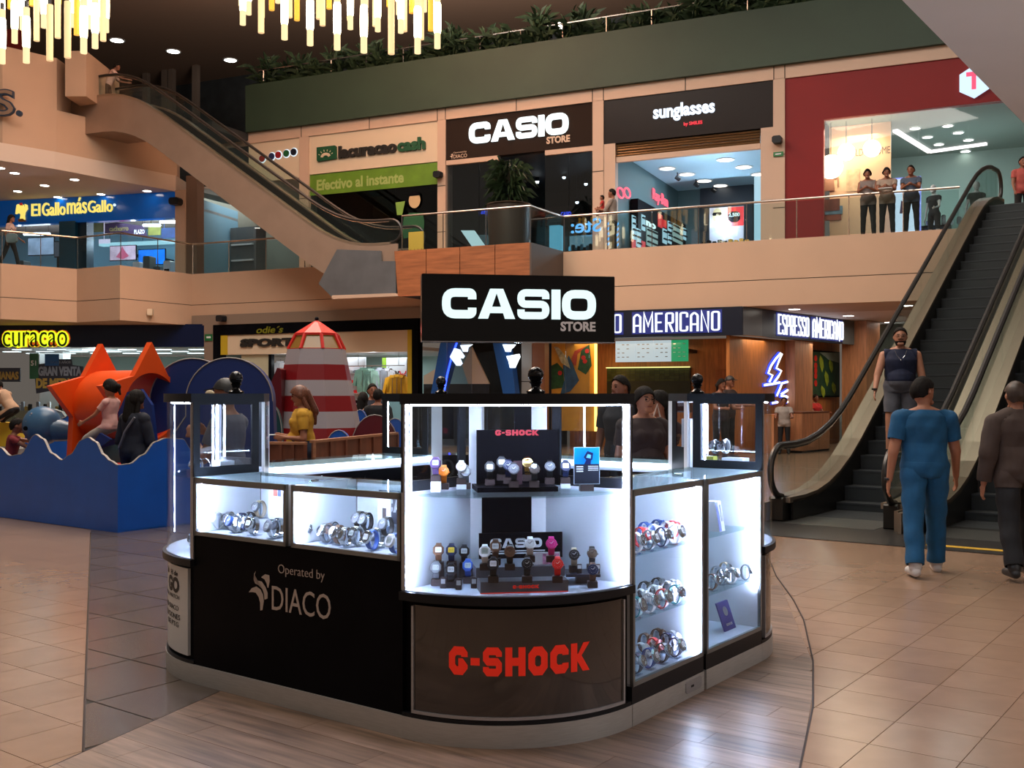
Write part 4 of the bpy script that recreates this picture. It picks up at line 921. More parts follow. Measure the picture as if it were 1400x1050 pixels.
# plain poster of a green shirted figure: generic shapes only
t = Thing('window_poster', 'window poster of a person in a green shirt holding green notes', 'poster', FA, (fu(567,2.97), 2.97, 7.0))
pp = lambda pts: [(fu(x,2.97), fz(x,y,2.97)) for x, y in pts]
MB().prismY(pp([(550,315),(552,297),(560,291),(578,291),(580,303),(579,322),(552,326)]), 2.965, 2.975).build('shirt', mat('poster_green', rgb(36,92,56), .6), t)
MB().prismY(pp([(541,277),(554,275),(550,294),(543,294)]), 2.955, 2.965).build('notes', mat('poster_notes', rgb(120,160,70), .6), t)
hx, hz = fu(567,2.97), fz(567,274,2.97)
MB().prismY([(hx+.22*math.cos(a_*PI/8), hz+.26*math.sin(a_*PI/8)) for a_ in range(16)], 2.955, 2.965).build('head', mat('poster_skin', rgb(196,170,130), .6), t)
MB().prismY([(hx+.24*math.cos(a_*PI/8), hz+.06+.24*math.sin(a_*PI/8)) for a_ in range(1,8)], 2.945, 2.955).build('hair', M_black, t)
# --- watch store upstairs
t = sign(610, 809.5, 9.17, 10.5, mat('brown_fascia', rgb(44,35,31), .7, spec=.05), 'dark brown sign board with big white glowing store letters, upper floor')
word('CASIO', 'round', U(642), U(777.5), 9.62, 10.28, put, .06, emit('letter_glow', (.9,1,1), 1.6), t)
text('STORE', U(747.5), U(779.5), 9.36, 9.58, put, mat('store_tan', rgb(190,160,136), .5, em=rgb(190,160,136), es=.25), t, .03, .035)
text('Operated by', U(620), U(638), 9.37, 9.43, put, MATS['store_tan'], t, .004); text('DIACO', U(620), U(638.5), 9.22, 9.34, put, MATS['store_tan'], t, .004)
e = MB(); e.prismY([(U(615.5),9.30),(U(618.8),9.33),(U(618),9.20),(U(617.5),9.26)], 2.945, 2.95); e.prismY([(U(616.5),9.36),(U(619),9.30),(U(619.3),9.38)], 2.945, 2.95); e.build('emblem', MATS['store_tan'], t)
struct('trim_1', fb(610, 681, 2.93, 3.1, 9.02, 9.17), M_trim, FA, 'short beige lintel left of the store door'); struct('trim_2', fb(745, 810, 2.93, 3.1, 9.02, 9.17), M_trim, FA, 'short beige lintel right of the store door')
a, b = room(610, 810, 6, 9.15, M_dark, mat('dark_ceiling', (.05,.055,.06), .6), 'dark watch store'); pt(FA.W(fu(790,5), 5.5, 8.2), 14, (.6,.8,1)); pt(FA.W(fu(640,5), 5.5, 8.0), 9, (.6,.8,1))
for i, (p0, p1) in enumerate(((611,655),(655,700),(745,778),(778,810))):
    o = fb(p0+.3, p1-.3, 3.03, 3.05, ZF, 9.02).build('pane', glass('glass_store', (.55,.6,.62), .32)); o.matrix_world = Matrix.Translation(FA.W(0,0,0)) @ Matrix.Rotation(FA.a, 4, 'Z'); o.name = 'window_%d' % (30+i); o['kind'] = 'structure'
for i, (px, v) in enumerate(((722,236),(734.5,246),(771,240),(787,228),(801,249),(789,274),(674,246))):
    w_ = 6.5; u = fu(px,w_); z = fz(px,v,w_); t = Thing('track_spot', '%s small ceiling spot inside the dark watch store' % ORD[i], 'light', FA, (u,w_,z), 'spots in the dark watch store')
    MB().cyl((u,w_,z+.1),(u,w_,z-.05),.07,n=10).build('can', M_cap, t); MB().cyl((u,w_,z+.1),(u,w_,9.15),.012,n=5).build('stem', M_cap, t); MB().ball((u,w_,z-.06),.06,10).build('bulb', emit('spot_white', (.85,.95,1), 14), t)
M_bluen = emit('neon_blue', (.05,.10,1), 2.2); M_cyan = emit('lit_cyan', (.25,.75,1), 1.6)
t = Thing('wall_screen', 'dark wall panel with a small blue glowing name in the watch store', 'panel', FA, (fu(775,8), 8, 7.4))
MB().box(fu(752,8), fu(798,8), 7.9, 8, 7.25, 8.35).build('board', mat('maroon_dark', (.05,.025,.02), .5), t); text('CASIO', fu(767,7.9), fu(781,7.9), 7.98, 8.13, onY(7.9), M_bluen, t, .02, .03)
t = Thing('wall_screen', 'small blue glowing name on the left dark wall of the watch store', 'panel', FA, (fu(658,8), 8, 7.4))
MB().box(fu(640,8), fu(676,8), 7.9, 8, 7.25, 8.35).build('board', MATS['maroon_dark'], t); text('CASIO', fu(650.5,7.9), fu(664,7.9), 7.80, 7.94, onY(7.9), M_bluen, t, .02, .03)
def rev(a0, a1, y): return lambda a, b, d: (a0+a1-a, y-d, b)
t = Thing('lit_lettering', 'blue glowing mirrored lettering along the railing glass before the dark store', 'lettering', FA, (fu(682,3.3), 3.3, 6.5))
w_ = 3.3; x0, x1 = fu(657.5,w_), fu(708,w_); text('enTecnología', x0, x1, fz(680,293,w_), fz(680,286,w_)+.02, rev(x0,x1,w_), M_bluen, t, .02, .02)
MB().box(fu(712.3,w_), fu(713,w_), w_-.01, w_, fz(713,296,w_), fz(713,284,w_)).box(fu(718,w_), fu(720,w_), w_-.01, w_, fz(719,291,w_), fz(719,283,w_)).build('bar', M_bluen, t)
MB().box(fu(655,w_), fu(722,w_), w_, w_+.05, fz(690,298,w_), fz(690,282,w_)).build('board', M_black, t)
# lit counters in the store
def lowcase(p0, p1, w_, z0, z1, body, lit, lab):
    t = Thing('shop_counter', lab, 'display case', FA, (fu((p0+p1)/2,w_), w_+.3, ZF)); MB().box(fu(p0,w_), fu(p1,w_), w_, w_+.6, ZF, z0).build('body', body, t)
    MB().box(fu(p0,w_), fu(p1,w_), w_, w_+.6, z0, z1).build('glass_top', M_glass, t); MB().box(fu(p0,w_)+.05, fu(p1,w_)-.05, w_+.56, w_+.58, z0+.02, z1-.04).build('lit_back', lit, t)
    for k in range(9):
        u = fu(p0,w_)+.1+(fu(p1,w_)-fu(p0,w_)-.2)*k/8; MB().bbox(u-.05, u+.05, w_+.2, w_+.3, z0+.001, z0+.12+.05*(k%3), .02).build('goods', M_chrome if k % 2 else M_black, t)
M_litc = emit('case_lit', (.55,.85,1), .8)
lowcase(768, 808, 4.0, 6.15, 6.75, M_black, M_litc, 'lit glass counter of watches in the dark store, right end')
lowcase(612, 650, 4.2, 6.0, 6.5, M_black, M_litc, 'lit glass counter in the dark store, left end')
t = Thing('lit_pillar', 'tall bright cyan display pillar in the watch store', 'display', FA, (fu(757,3.6), 3.6, ZF)); MB().box(fu(751,3.6), fu(765,3.6), 3.6, 3.9, ZF, fz(758,308,3.6)).build('panel', M_cyan, t); MB().box(fu(749,3.6), fu(767,3.6), 3.7, 4.0, fz(758,308,3.6), fz(758,303,3.6)).build('top', M_black, t)
# slanted glowing shapes that imitate a reflection, not real light panels
for i, (p, lab) in enumerate(((((630,315),(648,315),(683,366),(665,366)), 'pale glowing slanted shape imitating a reflection left of the big planter'), (((713,318),(723,327),(738,366),(713,366)), 'pale glowing slanted shape imitating a reflection right of the big planter'))):
    w_ = 2.5; mb = MB().prismY([(fu(x,w_), max(ZF+.01, fz(x,y,w_))) for x, y in p], w_, w_+.06); solo('reflection_shape', lab, 'light panel', mb, emit('reflection_pale', (.55,.8,.85), .8), FA, (fu(p[2][0],w_), w_, ZF), 'slanted imitated reflections')
# mirrored 'Sites' style lit name and stripes seen in the railing
t = Thing('lit_lettering', 'cyan glowing mirrored name behind the railing beside the man and child', 'lettering', FA, (fu(800,2.6), 2.6, 6.3))
w_ = 2.6; x0, x1 = fu(781,w_), fu(822,w_); text('Ste:', x0, x1, fz(800,318,w_), fz(800,299,w_), rev(x0,x1,w_), emit('neon_cyan', (.1,.45,1), 1.3), t, .03, .01)
for k in range(5):
    z = fz(838,333-k*7,w_); x0 = fu(830,w_); x1 = fu(846,w_); n = 7; P = [(x0+(x1-x0)*i/(n-1), z+.05*math.sin(i*1.1)) for i in range(n)]
    MB().prismY(P+[(x, zz-.07) for x, zz in P[::-1]], w_-.02, w_).build('stripe', MATS['neon_cyan'], t)
# palm in a big round pot on the landing
t = Thing('potted_palm', 'bushy potted palm in a big dark round pot on the landing', 'potted plant', FA, (fu(701,-.3), -.3, ZF))
u, w_ = fu(696,-.3), -.3
MB().lathe([(.56,ZF),(.60,ZF+.8),(.62,ZF+1.32),(.66,ZF+1.36),(.62,ZF+1.39),(.2,ZF+1.32)], (u,w_,0), 28).build('pot', mat('pot_dark', (.035,.024,.018), .35), t, smooth=True)
for k in range(5): 
    a = k*1.3; MB().tube([(u+.2*math.cos(a),w_+.2*math.sin(a),ZF+1.32),(u+.26*math.cos(a),w_+.26*math.sin(a),ZF+2.3)], .025, 6).build('stem', mat('stem_brown', (.03,.02,.01), .8), t)
mb = MB(); random.seed(5)
for k in range(420):
    a = random.uniform(0, 2*PI); e = random.uniform(-.6, 1.2); r = random.uniform(0,.42); z = ZF+1.5+random.uniform(0, 1.05)
    leaf(mb, Vector((u+r*math.cos(a), w_+r*math.sin(a), z)), Vector((math.cos(a)*math.cos(e), math.sin(a)*math.cos(e), math.sin(e))), random.uniform(.28,.5), .035, .5)
o = mb.build('foliage', mat('leaf_green', (.018,.035,.012), .45, var=.5, scale=5), t); o['kind'] = 'stuff'
# --- sunglasses shop
t = sign(825, 1057, 9.17, 10.5, mat('brown_black_fascia', (.014,.009,.008), .3, spec=.12), 'glossy black-brown sign board with small white glowing lettering')
text('sunglasses', U(893.5), U(977.5), fz(935,164,2.95), fz(935,140,2.95), put, emit('letter_bluewhite', (.75,.85,1), 1.5), t, .05, .03); text('by SMILES', U(935), U(960.5), fz(948,172,2.95), fz(948,166,2.95), put, emit('letter_red', (1,.02,.05), .9), t, .03, .03)
a, b = room(840, 1041, 7.0, 9.0, mat('teal_grey_wall', rgb(88,112,116), .6), mat('pale_blue_ceiling', rgb(190,222,240), .6), 'sunglasses shop')
struct('trim_3', fb(825, 841, 2.93, 3.2, ZF, 9.17), M_trim, FA, 'beige jamb left of the sunglasses shop'); struct('trim_4', fb(1040, 1057, 2.93, 3.2, ZF, 9.17), M_trim, FA, 'beige jamb right of the sunglasses shop')
t = Thing('roller_shutter', 'rolled up bronze slatted shutter over the sunglasses shop entrance', 'shutter', FA, (fu(940,3.05), 3.05, 8.75))
for k in range(5): MB().cyl((fu(842,3.05),3.05+.02*(k%2),9.12-k*.08),(fu(1039,3.05),3.05+.02*(k%2),9.12-k*.08),.042,n=8).build('slat', mat('bronze_slat', rgb(120,92,62), .3, .7), t)
struct('trim_5', MB().box(fu(842,3.05), fu(1040,3.05), 3.0, 3.12, 8.60, 8.76), M_trim, FA, 'beige lintel under the shutter')
area(FA.W((a+b)/2, 6, 8.9), 3, 90, (.75,.9,1), sy=4); pt(FA.W((a+b)/2, 5, 7.4), 120, (.6,.82,1)); pt(FA.W((a+b)/2, 8, 7.4), 110, (.6,.82,1))
for i, (px, v) in enumerate(((912,230),(939,238),(963,247),(987,255),(992,218),(1017,228),(1038,238))):
    z = 9.0; Y = (z-1.6)*1440/(538-v); X = (px-700)/1440*Y; u, w_ = FA.loc(X, Y); 
    downlight(u, min(w_, 9.8), z, '%s round ceiling lamp in the pale blue sunglasses shop ceiling' % ORD[i], .26, 'round lamps in the sunglasses shop', 4, FA)
for i, (px, v) in enumerate(((926,236),(951.5,245),(975,253))):
    z = 9.0; Y = (z-1.6)*1440/(538-v); u, w_ = FA.loc((px-700)/1440*Y, Y); t = Thing('track_spot', '%s black swivel spot on the sunglasses shop ceiling' % ORD[i], 'light', FA, (u,w_,8.8), 'black spots in the sunglasses shop')
    MB().cyl((u,w_,9.0),(u,w_,8.85),.02,n=6).build('arm', M_cap, t); MB().cyl((u-.06,w_,8.85),(u+.08,w_,8.75),.06,n=10).build('head', M_cap, t)
# side wall with neon and shelving lies along the left wall of the room (plane u = a)
def onL(a0): return lambda p, q, d: (a0+d, p, q)
def lwv(px, u0): return FA.rayv(px, u0)
aw = a+.02
t = Thing('neon_sign', 'pink-red neon script on the grey side wall of the sunglasses shop', 'neon sign', FA, (aw, lwv(905,aw), 7.5))
def lz(px, v, u0): w_ = lwv(px, u0); Y = FA.W(u0, w_).y; return 1.6+(538-v)/1440*Y
M_npink = emit('neon_pink', (1,.10,.16), 1.6)
text('Ray-Ban', lwv(892,aw), lwv(912.5,aw), lz(902,282,aw), lz(902,263,aw), onL(aw), M_npink, t, .03, .01)
t = Thing('neon_sign', 'pink neon pair of spectacles on the side wall near the shop entrance', 'neon sign', FA, (aw, lwv(850,aw), 7.5))
for pxc in (846.5, 855.5):
    wc = lwv(pxc, aw); zc_ = lz(pxc, 264, aw); MB().tube([(aw+.05, wc+.30*math.cos(q*PI/6), zc_+.15*math.sin(q*PI/6)) for q in range(12)], .03, 6, True).build('lens_ring', M_npink, t)
t = Thing('display_shelving', 'black wall shelving of spectacles with lit panels and red posters', 'shelving', FA, (aw, lwv(905,aw), ZF))
w0_, w1_ = lwv(862,aw), lwv(938,aw); zt = lz(862,279,aw)
MB().box(aw, aw+.25, w0_, w1_, ZF, 7.75).build('carcass', M_black, t)
random.seed(2); pxs = [864,871,878,892,903,912,919,937]
M_pb = emit('panel_blue', (.5,.8,.95), .75); M_pr = mat('poster_red', rgb(190,24,26), .5, em=(.8,.02,.02), es=.3); M_pg = emit('panel_grn', (.45,.65,.62), .55)
for i, (p0, p1, v0, v1, mm) in enumerate(((864,869,295,327,M_pb),(870,876,313,338,M_pb),(877,882,294,315,M_pb),(884,899,314,338,M_pg),(899.5,905.5,293,311,M_pr),(906,911,301,311,M_pr),(906,911.5,313,333,M_pb),(913,918,303,316,M_pb),(913,918,320,333,M_pb),(919.5,933,308,332,M_pg),(934,938,312,328,M_pb),(877,882,330,340,M_pr),(864,869,328,342,M_pr))):
    wa, wb = lwv(p0,aw+.26), lwv(p1,aw+.26); za, zb = lz((p0+p1)/2,v1,aw+.26), lz((p0+p1)/2,v0,aw+.26); za = max(za, ZF+.05)
    q = MB().box(aw+.25, aw+.27, wa, wb, za, zb).build('lit_panel', mm, t)
    if mm is not M_pr:
        n = max(2, int((zb-za)/.17)); 
        for k in range(n): MB().box(aw+.27, aw+.33, wa+.04, wb-.04, za+(k+.5)*(zb-za)/n, za+(k+.5)*(zb-za)/n+.04).build('spectacles', M_black, t, q)
text('no', lwv(883,aw+.26), lwv(896,aw+.26), lz(889,311,aw+.26), lz(889,304,aw+.26), onL(aw+.26), M_letter, t, .02, .04)
bk = 3.2+7.0-.02
struct('wall_shop_rear', fb(958, 1030, bk-.1, bk, ZF, 9.0, bk), mat('navy_dark_wall', (.02,.03,.045), .5), FA, 'dark navy rear wall of the sunglasses shop')
solo('light_column', 'tall pale cyan lit strip at the right of the sunglasses shop', 'light panel', MB().box(fu(1031,bk-1.5), fu(1041,bk-1.5), bk-1.5, bk-1.4, ZF, 9.0), emit('pale_cyan', (.5,.8,.95), .8), FA, (fu(1036,bk-1.5), bk-1.5, ZF))
wq = bk-2
t = Thing('wall_poster', 'red and white poster of a face in dark glasses with a price', 'poster', FA, (fu(992,wq), wq, 6.0))
MB().box(fu(970,wq), fu(1017,wq), wq, wq+.05, ZF+.3, fz(992,283,wq)).build('board', mat('poster_pale', rgb(200,180,185), .6), t)
MB().box(fu(995,wq), fu(1017,wq), wq-.01, wq, fz(1005,309,wq), fz(1005,283,wq)).build('red_field', M_pr, t)
MB().bbox(fu(995.5,wq), fu(1012,wq), wq-.02, wq-.01, fz(1005,304,wq), fz(1005,289,wq), .1).build('black_field', M_black, t)
text('2,500', fu(996.5,wq), fu(1011.5,wq), fz(1004,297,wq), fz(1004,291,wq), onY(wq-.02), M_letter, t, .01, .03)
fc = (fu(981,wq), fz(981,295,wq)); MB().prismY([(fc[0]+.17*math.cos(q*PI/7), fc[1]+.26*math.sin(q*PI/7)) for q in range(14)], wq-.02, wq).build('face', mat('poster_skin', rgb(196,170,130), .6), t)
MB().bbox(fc[0]-.17, fc[0]+.15, wq-.03, wq-.02, fc[1]+.0, fc[1]+.11, .04).build('dark_glasses', M_black, t)
t = Thing('shop_counter', 'dark counter with a glass case of sunglasses, name on its front', 'display case', FA, (fu(975,5), 5, ZF))
u0, u1 = fu(945,5), fu(998,5); MB().box(u0, u1, 5, 5.8, ZF, 6.25).build('body', mat('counter_brown', (.05,.035,.03), .4), t); MB().box(u0, u1+.4, 5, 5.8, 6.25, 6.75).build('glass_top', M_glass, t); MB().box(u1, u1+.4, 5, 5.8, ZF, 6.25).build('lit_end', emit('panel_dim', (.3,.45,.55), .4), t)
for k in range(9): MB().bbox(u0+.25+k*.17, u0+.38+k*.17, 5.3, 5.4, 6.251, 6.37+.04*(k%2), .02).build('spectacles', mat('gold_steel', (.85,.6,.22), .2, 1) if k > 4 else M_black, t)
text('sunglasses', u0+1.05, u0+1.6, 6.0, 6.08, onY(5), M_dialw, t, .01, .02)
# --- red shop front on the right
M_redw = mat('red_front', rgb(124,20,22), .55, spec=.3, var=.06, scale=.5)
zb_ = fz(1127,163,2.95)
struct('wall_red', MB().box(fu(1073,2.95), 24, 2.95, 3.2, zb_, 10.5), M_redw, FA, 'dark red shop front above the window')
struct('wall_red', MB().box(fu(1073,2.95), fu(1126,2.95), 2.95, 3.2, ZF, zb_), M_redw, FA, 'dark red pier left of the shop window')
t = Thing('shop_sign', 'white glowing hexagon badge with a pink letter on the red front', 'sign', FA, (fu(1332,2.9), 2.9, 9.0))
cx_, cz_ = fu(1332,2.9), fz(1332,112,2.9)
rx_ = (fu(1352.5,2.9)-fu(1312,2.9))/2; rz_ = (fz(1332,90,2.9)-fz(1332,134,2.9))/2
hexp = [(cx_+rx_*math.sin(k*PI/3)/.866, cz_+rz_*math.cos(k*PI/3)) for k in range(6)]
MB().prismY(hexp, 2.82, 2.95).build('badge', emit('badge_white', (.62,.80,1), 1.2), t)
text('T', fu(1321,2.82), fu(1342,2.82), fz(1332,122,2.82), fz(1332,98,2.82), onY(2.82), emit('letter_pink', (1,.08,.20), 1.0), t, .02, .05)
ua = fu(1126,3); 
struct('shop_wall', MB().box(ua, 24, 9.2, 9.3, ZF, 9.6), mat('greenish_white_wall', rgb(150,172,165), .7), FA, 'pale rear wall of the red-fronted shop'); struct('shop_floor', MB().box(ua, 24, 2, 9.3, ZF-.02, ZF+.01), M_tile, FA, 'floor of the red-fronted shop')
struct('shop_ceiling', MB().box(ua, 24, 3.2, 9.3, 9.3, 9.4), mat('greenish_ceiling', rgb(120,138,132), .7), FA, 'pale ceiling of the red-fronted shop')
struct('shop_wall', MB().box(ua, fu(1218,4.2), 4.2, 4.3, ZF, 9.3), mat('poster_wall', rgb(235,190,150), .6), FA, 'warm white display wall behind the left pane')
t = Thing('wall_print', 'grey thin lettering on the warm white display wall', 'lettering', FA, (fu(1190,4.18), 4.18, 7.8))
text('LDO HOME', fu(1170,4.2), fu(1217,4.2), fz(1190,211,4.2)-.02, fz(1190,204,4.2)+.04, onY(4.2), mat('thin_grey', rgb(120,100,90), .6), t, .01)
for i, (px, v, lab) in enumerate(((1136,228,'lowest glaring warm lamp at the left edge of the red shop window'),(1157,208,'glaring warm lamp over the jug poster in the red shop window'),(1192,203,'glaring warm lamp nearest the thin grey lettering'))):
    t = Thing('globe_lamp', lab, 'light', FA, (fu(px,3.7), 3.7, fz(px,v,3.7)), 'warm lamps in the red shop window'); u = fu(px,3.7); z = fz(px,v,3.7)
    MB().ball((u,3.7,z), (.34,.24,.24)[i], 14).build('globe', emit('globe_warm', (1,.80,.55), 9), t); MB().cyl((u,3.7,z+.1),(u,3.7,9.3),.012,n=5).build('cord', M_cap, t)
t = Thing('pictured_jug', 'brown coffee pot picture low on the warm white wall', 'picture', FA, (fu(1133,4.15), 4.15, 7.0))
u = fu(1133,4.15); z = fz(1133,261,4.15); MB().prismY([(u-.16,z),(u+.16,z),(u+.13,z+.42),(u-.12,z+.42)], 4.15, 4.19).prismY([(u+.15,z+.38),(u+.27,z+.38),(u+.27,z+.12),(u+.24,z+.12),(u+.24,z+.34),(u+.15,z+.34)], 4.15, 4.19).build('body', mat('jug_brown', rgb(150,100,75), .5), t)
for k, (pa_, pb_, va, vb, cc) in enumerate(((1127,1148,273,289,(120,60,46)),(1127,1152,283,294,(110,140,160)),(1127,1150,292,302,(150,80,60)),(1157,1175,232,262,(215,180,140)))):
    o = solo('wall_tile_picture', '%s small picture tile on the warm white display wall' % ORD[k], 'picture', MB().box(fu(pa_,4.17), fu(pb_,4.17), 4.15+.01*k, 4.19, max(ZF,fz(pa_,vb,4.17)), fz(pa_,va,4.17)), mat('tile_pic_%d' % k, rgb(*cc), .6, var=.3, scale=4), FA, (fu(pa_,4.17), 4.17, 6), 'picture tiles in the red shop')
# light cove: glowing L strip on the ceiling with seven spots
M_cove = emit('cove_white', (1,.86,.82), 2.2)
t = Thing('ceiling_cove', 'glowing angular light strip on the ceiling of the red-fronted shop', 'light', FA, (fu(1280,5), 5, 9.28))
def zc2(px, v, z=9.27): Y = (z-1.6)*1440/(538-v); return FA.loc((px-700)/1440*Y, Y)
P1, P2, P3 = zc2(1224,178), zc2(1271,207), zc2(1349,196)
mb = MB()
for (a1, b1) in ((P1,P2),(P2,P3)):
    d = Vector((b1[0]-a1[0], b1[1]-a1[1])).normalized()*.07; n_ = Vector((-d.y, d.x)); mb.prism([(a1[0]-n_.x,a1[1]-n_.y),(b1[0]-n_.x,b1[1]-n_.y),(b1[0]+n_.x,b1[1]+n_.y),(a1[0]+n_.x,a1[1]+n_.y)], 9.22, 9.29)
mb.build('strip', M_cove, t)
for i, (px, v) in enumerate(((1251,175),(1268,187),(1283.5,197),(1296,171.5),(1310,181),(1324,191),(1323,234))):
    z = 9.29; u, w_ = zc2(px, v, z); w_ = min(w_, 9.0); downlight(u, w_, z, '%s blue-white spot in the ceiling of the red-fronted shop' % ORD[i], .15, 'spots in the red shop ceiling', 8, FA)
area(FA.W(fu(1280,6), 6, 9.1), 3, 60, (.85,1,.97)); pt(FA.W(fu(1290,6), 6.5, 7.2), 70, (.85,1,.97)); pt(FA.W(fu(1360,6), 6, 7.2), 60, (.85,1,.97))
area(FA.W(fu(1170,3.6), 3.5, 9.0), 1.5, 40, (1,.8,.6))
for i, (p0, p1) in enumerate(((1127,1218),(1218,1256),(1256,1324),(1324,1400),(1400,1460))):
    o = fb(p0+.2, p1-.2, 3.02, 3.04, ZF, zb_).build('pane', M_glass); o.matrix_world = Matrix.Translation(FA.W(0,0,0)) @ Matrix.Rotation(FA.a, 4, 'Z'); o.name = 'window_%d' % (40+i); o['kind'] = 'structure'
t = Thing('lit_screen', 'tall blue-white lit advertising screen behind the three women', 'screen', FA, (fu(1240,3.6), 3.6, ZF))
MB().box(fu(1221,3.6), fu(1259,3.6), 3.6, 3.75, ZF, fz(1240,242,3.6)).build('housing', emit('screen_frame', (.3,.35,1), 1.0), t); MB().box(fu(1223,3.6), fu(1257,3.6), 3.58, 3.6, ZF+.1, fz(1240,244,3.6)).build('screen', emit('screen_face', (.72,.85,1), 1.0), t)
MB().prismY([(fu(1230,3.58),fz(1232,292,3.58)),(fu(1239,3.58),fz(1232,292,3.58)),(fu(1237,3.58),fz(1232,278,3.58)),(fu(1232,3.58),fz(1232,274,3.58))], 3.56, 3.58).build('pictured_person', mat('pic_person', rgb(90,60,90), .6), t)
for i, (p0, p1, v0) in enumerate(((1258,1300,308),(1316,1345,300))):
    t = Thing('shop_table', ('left' if i == 0 else 'right')+' dark display table of goods in the red-fronted shop', 'table', FA, (fu(p0,4.6), 4.6, ZF), 'tables in the red shop')
    MB().box(fu(p0,4.6), fu(p1,4.6), 4.6, 5.4, ZF+.75, ZF+.8).build('top', M_black, t); MB().box(fu(p0,4.6)+.1, fu(p1,4.6)-.1, 4.7, 5.3, ZF, ZF+.75).build('base', mat('teal_base', rgb(60,84,90), .6), t)
    for k in range(5): u = fu(p0,4.6)+.15+k*.2; MB().bbox(u, u+.12, 4.7, 4.85, ZF+.80, ZF+.95+.07*(k%3), .03).build('goods', M_white if k % 2 else M_chrome, t)
# gallery railing
def railing(lab, P, z, group, posts=True, fr=FA, h=1.0, skip=()):
    t = Thing('glass_railing', lab, 'railing', fr, (P[0][0], P[0][1], z), group)
    MB().tube([(x,y,z+h) for x, y in P], .028, 8).build('handrail', M_rail, t)
    for i in range(len(P)-1):
        (xa, ya), (xb, yb) = P[i], P[i+1]; L_ = math.hypot(xb-xa, yb-ya); n = max(1, round(L_/1.35)); d = ((xb-xa)/L_, (yb-ya)/L_); nn = (-d[1]*.006, d[0]*.006)
        for k in range(n):
            q0 = L_*k/n+.02; q1 = L_*(k+1)/n-.02; A = (xa+d[0]*q0, ya+d[1]*q0); B = (xa+d[0]*q1, ya+d[1]*q1)
            MB().prism([(A[0]-nn[0],A[1]-nn[1]),(B[0]-nn[0],B[1]-nn[1]),(B[0]+nn[0],B[1]+nn[1]),(A[0]+nn[0],A[1]+nn[1])], z-.25 if 0 else z+.02, z+h-.06).build('glass_panel', M_railglass, t)
            if posts: MB().cyl((xa+d[0]*L_*k/n, ya+d[1]*L_*k/n, z), (xa+d[0]*L_*k/n, ya+d[1]*L_*k/n, z+h), .014, n=6).build('post', M_rail, t)
    return t
M_railglass = glass('rail_glass', (.86,.93,.92), .12)
railing('glass railing with steel handrail in front of the sunglasses and red shops', [(.0,.06),(fu(1312,0),.06)], ZF, 'glass railings on the upper gallery')
railing('zigzag glass railing with steel handrail before the blue shop front', [(x, y+.06) for x, y in LP], ZF, 'glass railings on the upper gallery', fr=WLD)
railing('glass railing on the gallery behind the left escalator', [(uE,.06),(fu(470,0),.06)], ZF, 'glass railings on the upper gallery')
# wood-clad landing where the left escalator ends
ul, ur = fu(540,-1.93), fu(726,-1.93)
ld = struct('escalator_landing', MB().box(ul, ur-.02, -1.90, .0, 4.34, ZF), M_dark, FA, 'landing of the left escalator')
M_clad = woodmat('landing_wood', rgb(150,92,58), (.8, 8, 8), .45, rnd=.04); 
pxs = [540, 584, 630, 678, 726]
for i in range(4):
    z0_, z1_ = 4.30, ZF+.02
    P = [(fu(pxs[i],-1.93)+(.0), z1_), (fu(pxs[i],-1.93)+(.12 if i == 0 else 0.0), z0_), (fu(pxs[i+1],-1.93)-.02, z0_), (fu(pxs[i+1],-1.93)-.02, z1_)]
    o = bpy.data.objects.new('wood_panel', MB().prismY(P, -1.97, -1.90).data('wood_panel', M_clad)); COL.objects.link(o); o.parent = ld
o = bpy.data.objects.new('side_panel', MB().prism([(ur-.02,-1.97),(ur+.02,-1.95),(0.0,0.0),(-.06,0)], 4.30, ZF+.02).data('side_panel', mat('grey_brown_panel', rgb(84,72,66), .5))); COL.objects.link(o); o.parent = ld
railing('glass railing around the wood-clad landing', [(fu(549,-1.9),-1.88),(ur-.04,-1.88),(-.04,.03)], ZF, 'glass railings on the upper gallery', h=1.0)
t = Thing('floor_notice', 'small yellow notice with dark print at the foot of the left escalator', 'notice', FA, (fu(569,-.9), -.9, ZF))
MB().box(fu(559,-.9), fu(579,-.9), -.92, -.88, ZF+.02, fz(569,317,-.9)).build('card', mat('notice_yellow', rgb(200,160,60), .6, em=(.5,.35,.05), es=.2), t)
for k in range(4): MB().prismY([(fu(560+k*4.8,-.92), ZF+.03),(fu(563.5+k*4.8,-.92), ZF+.03),(fu(562+k*4.8,-.92), ZF+.22)], -.93, -.92).build('print', mat('notice_brown', rgb(110,64,20), .6), t)
# overhead grey soffit on the right
struct('soffit_right', MB().box(.745, 12, -9, 10.5, 3.86, 4.6), M_soffR, K, 'plain grey underside of the gallery overhead on the right')
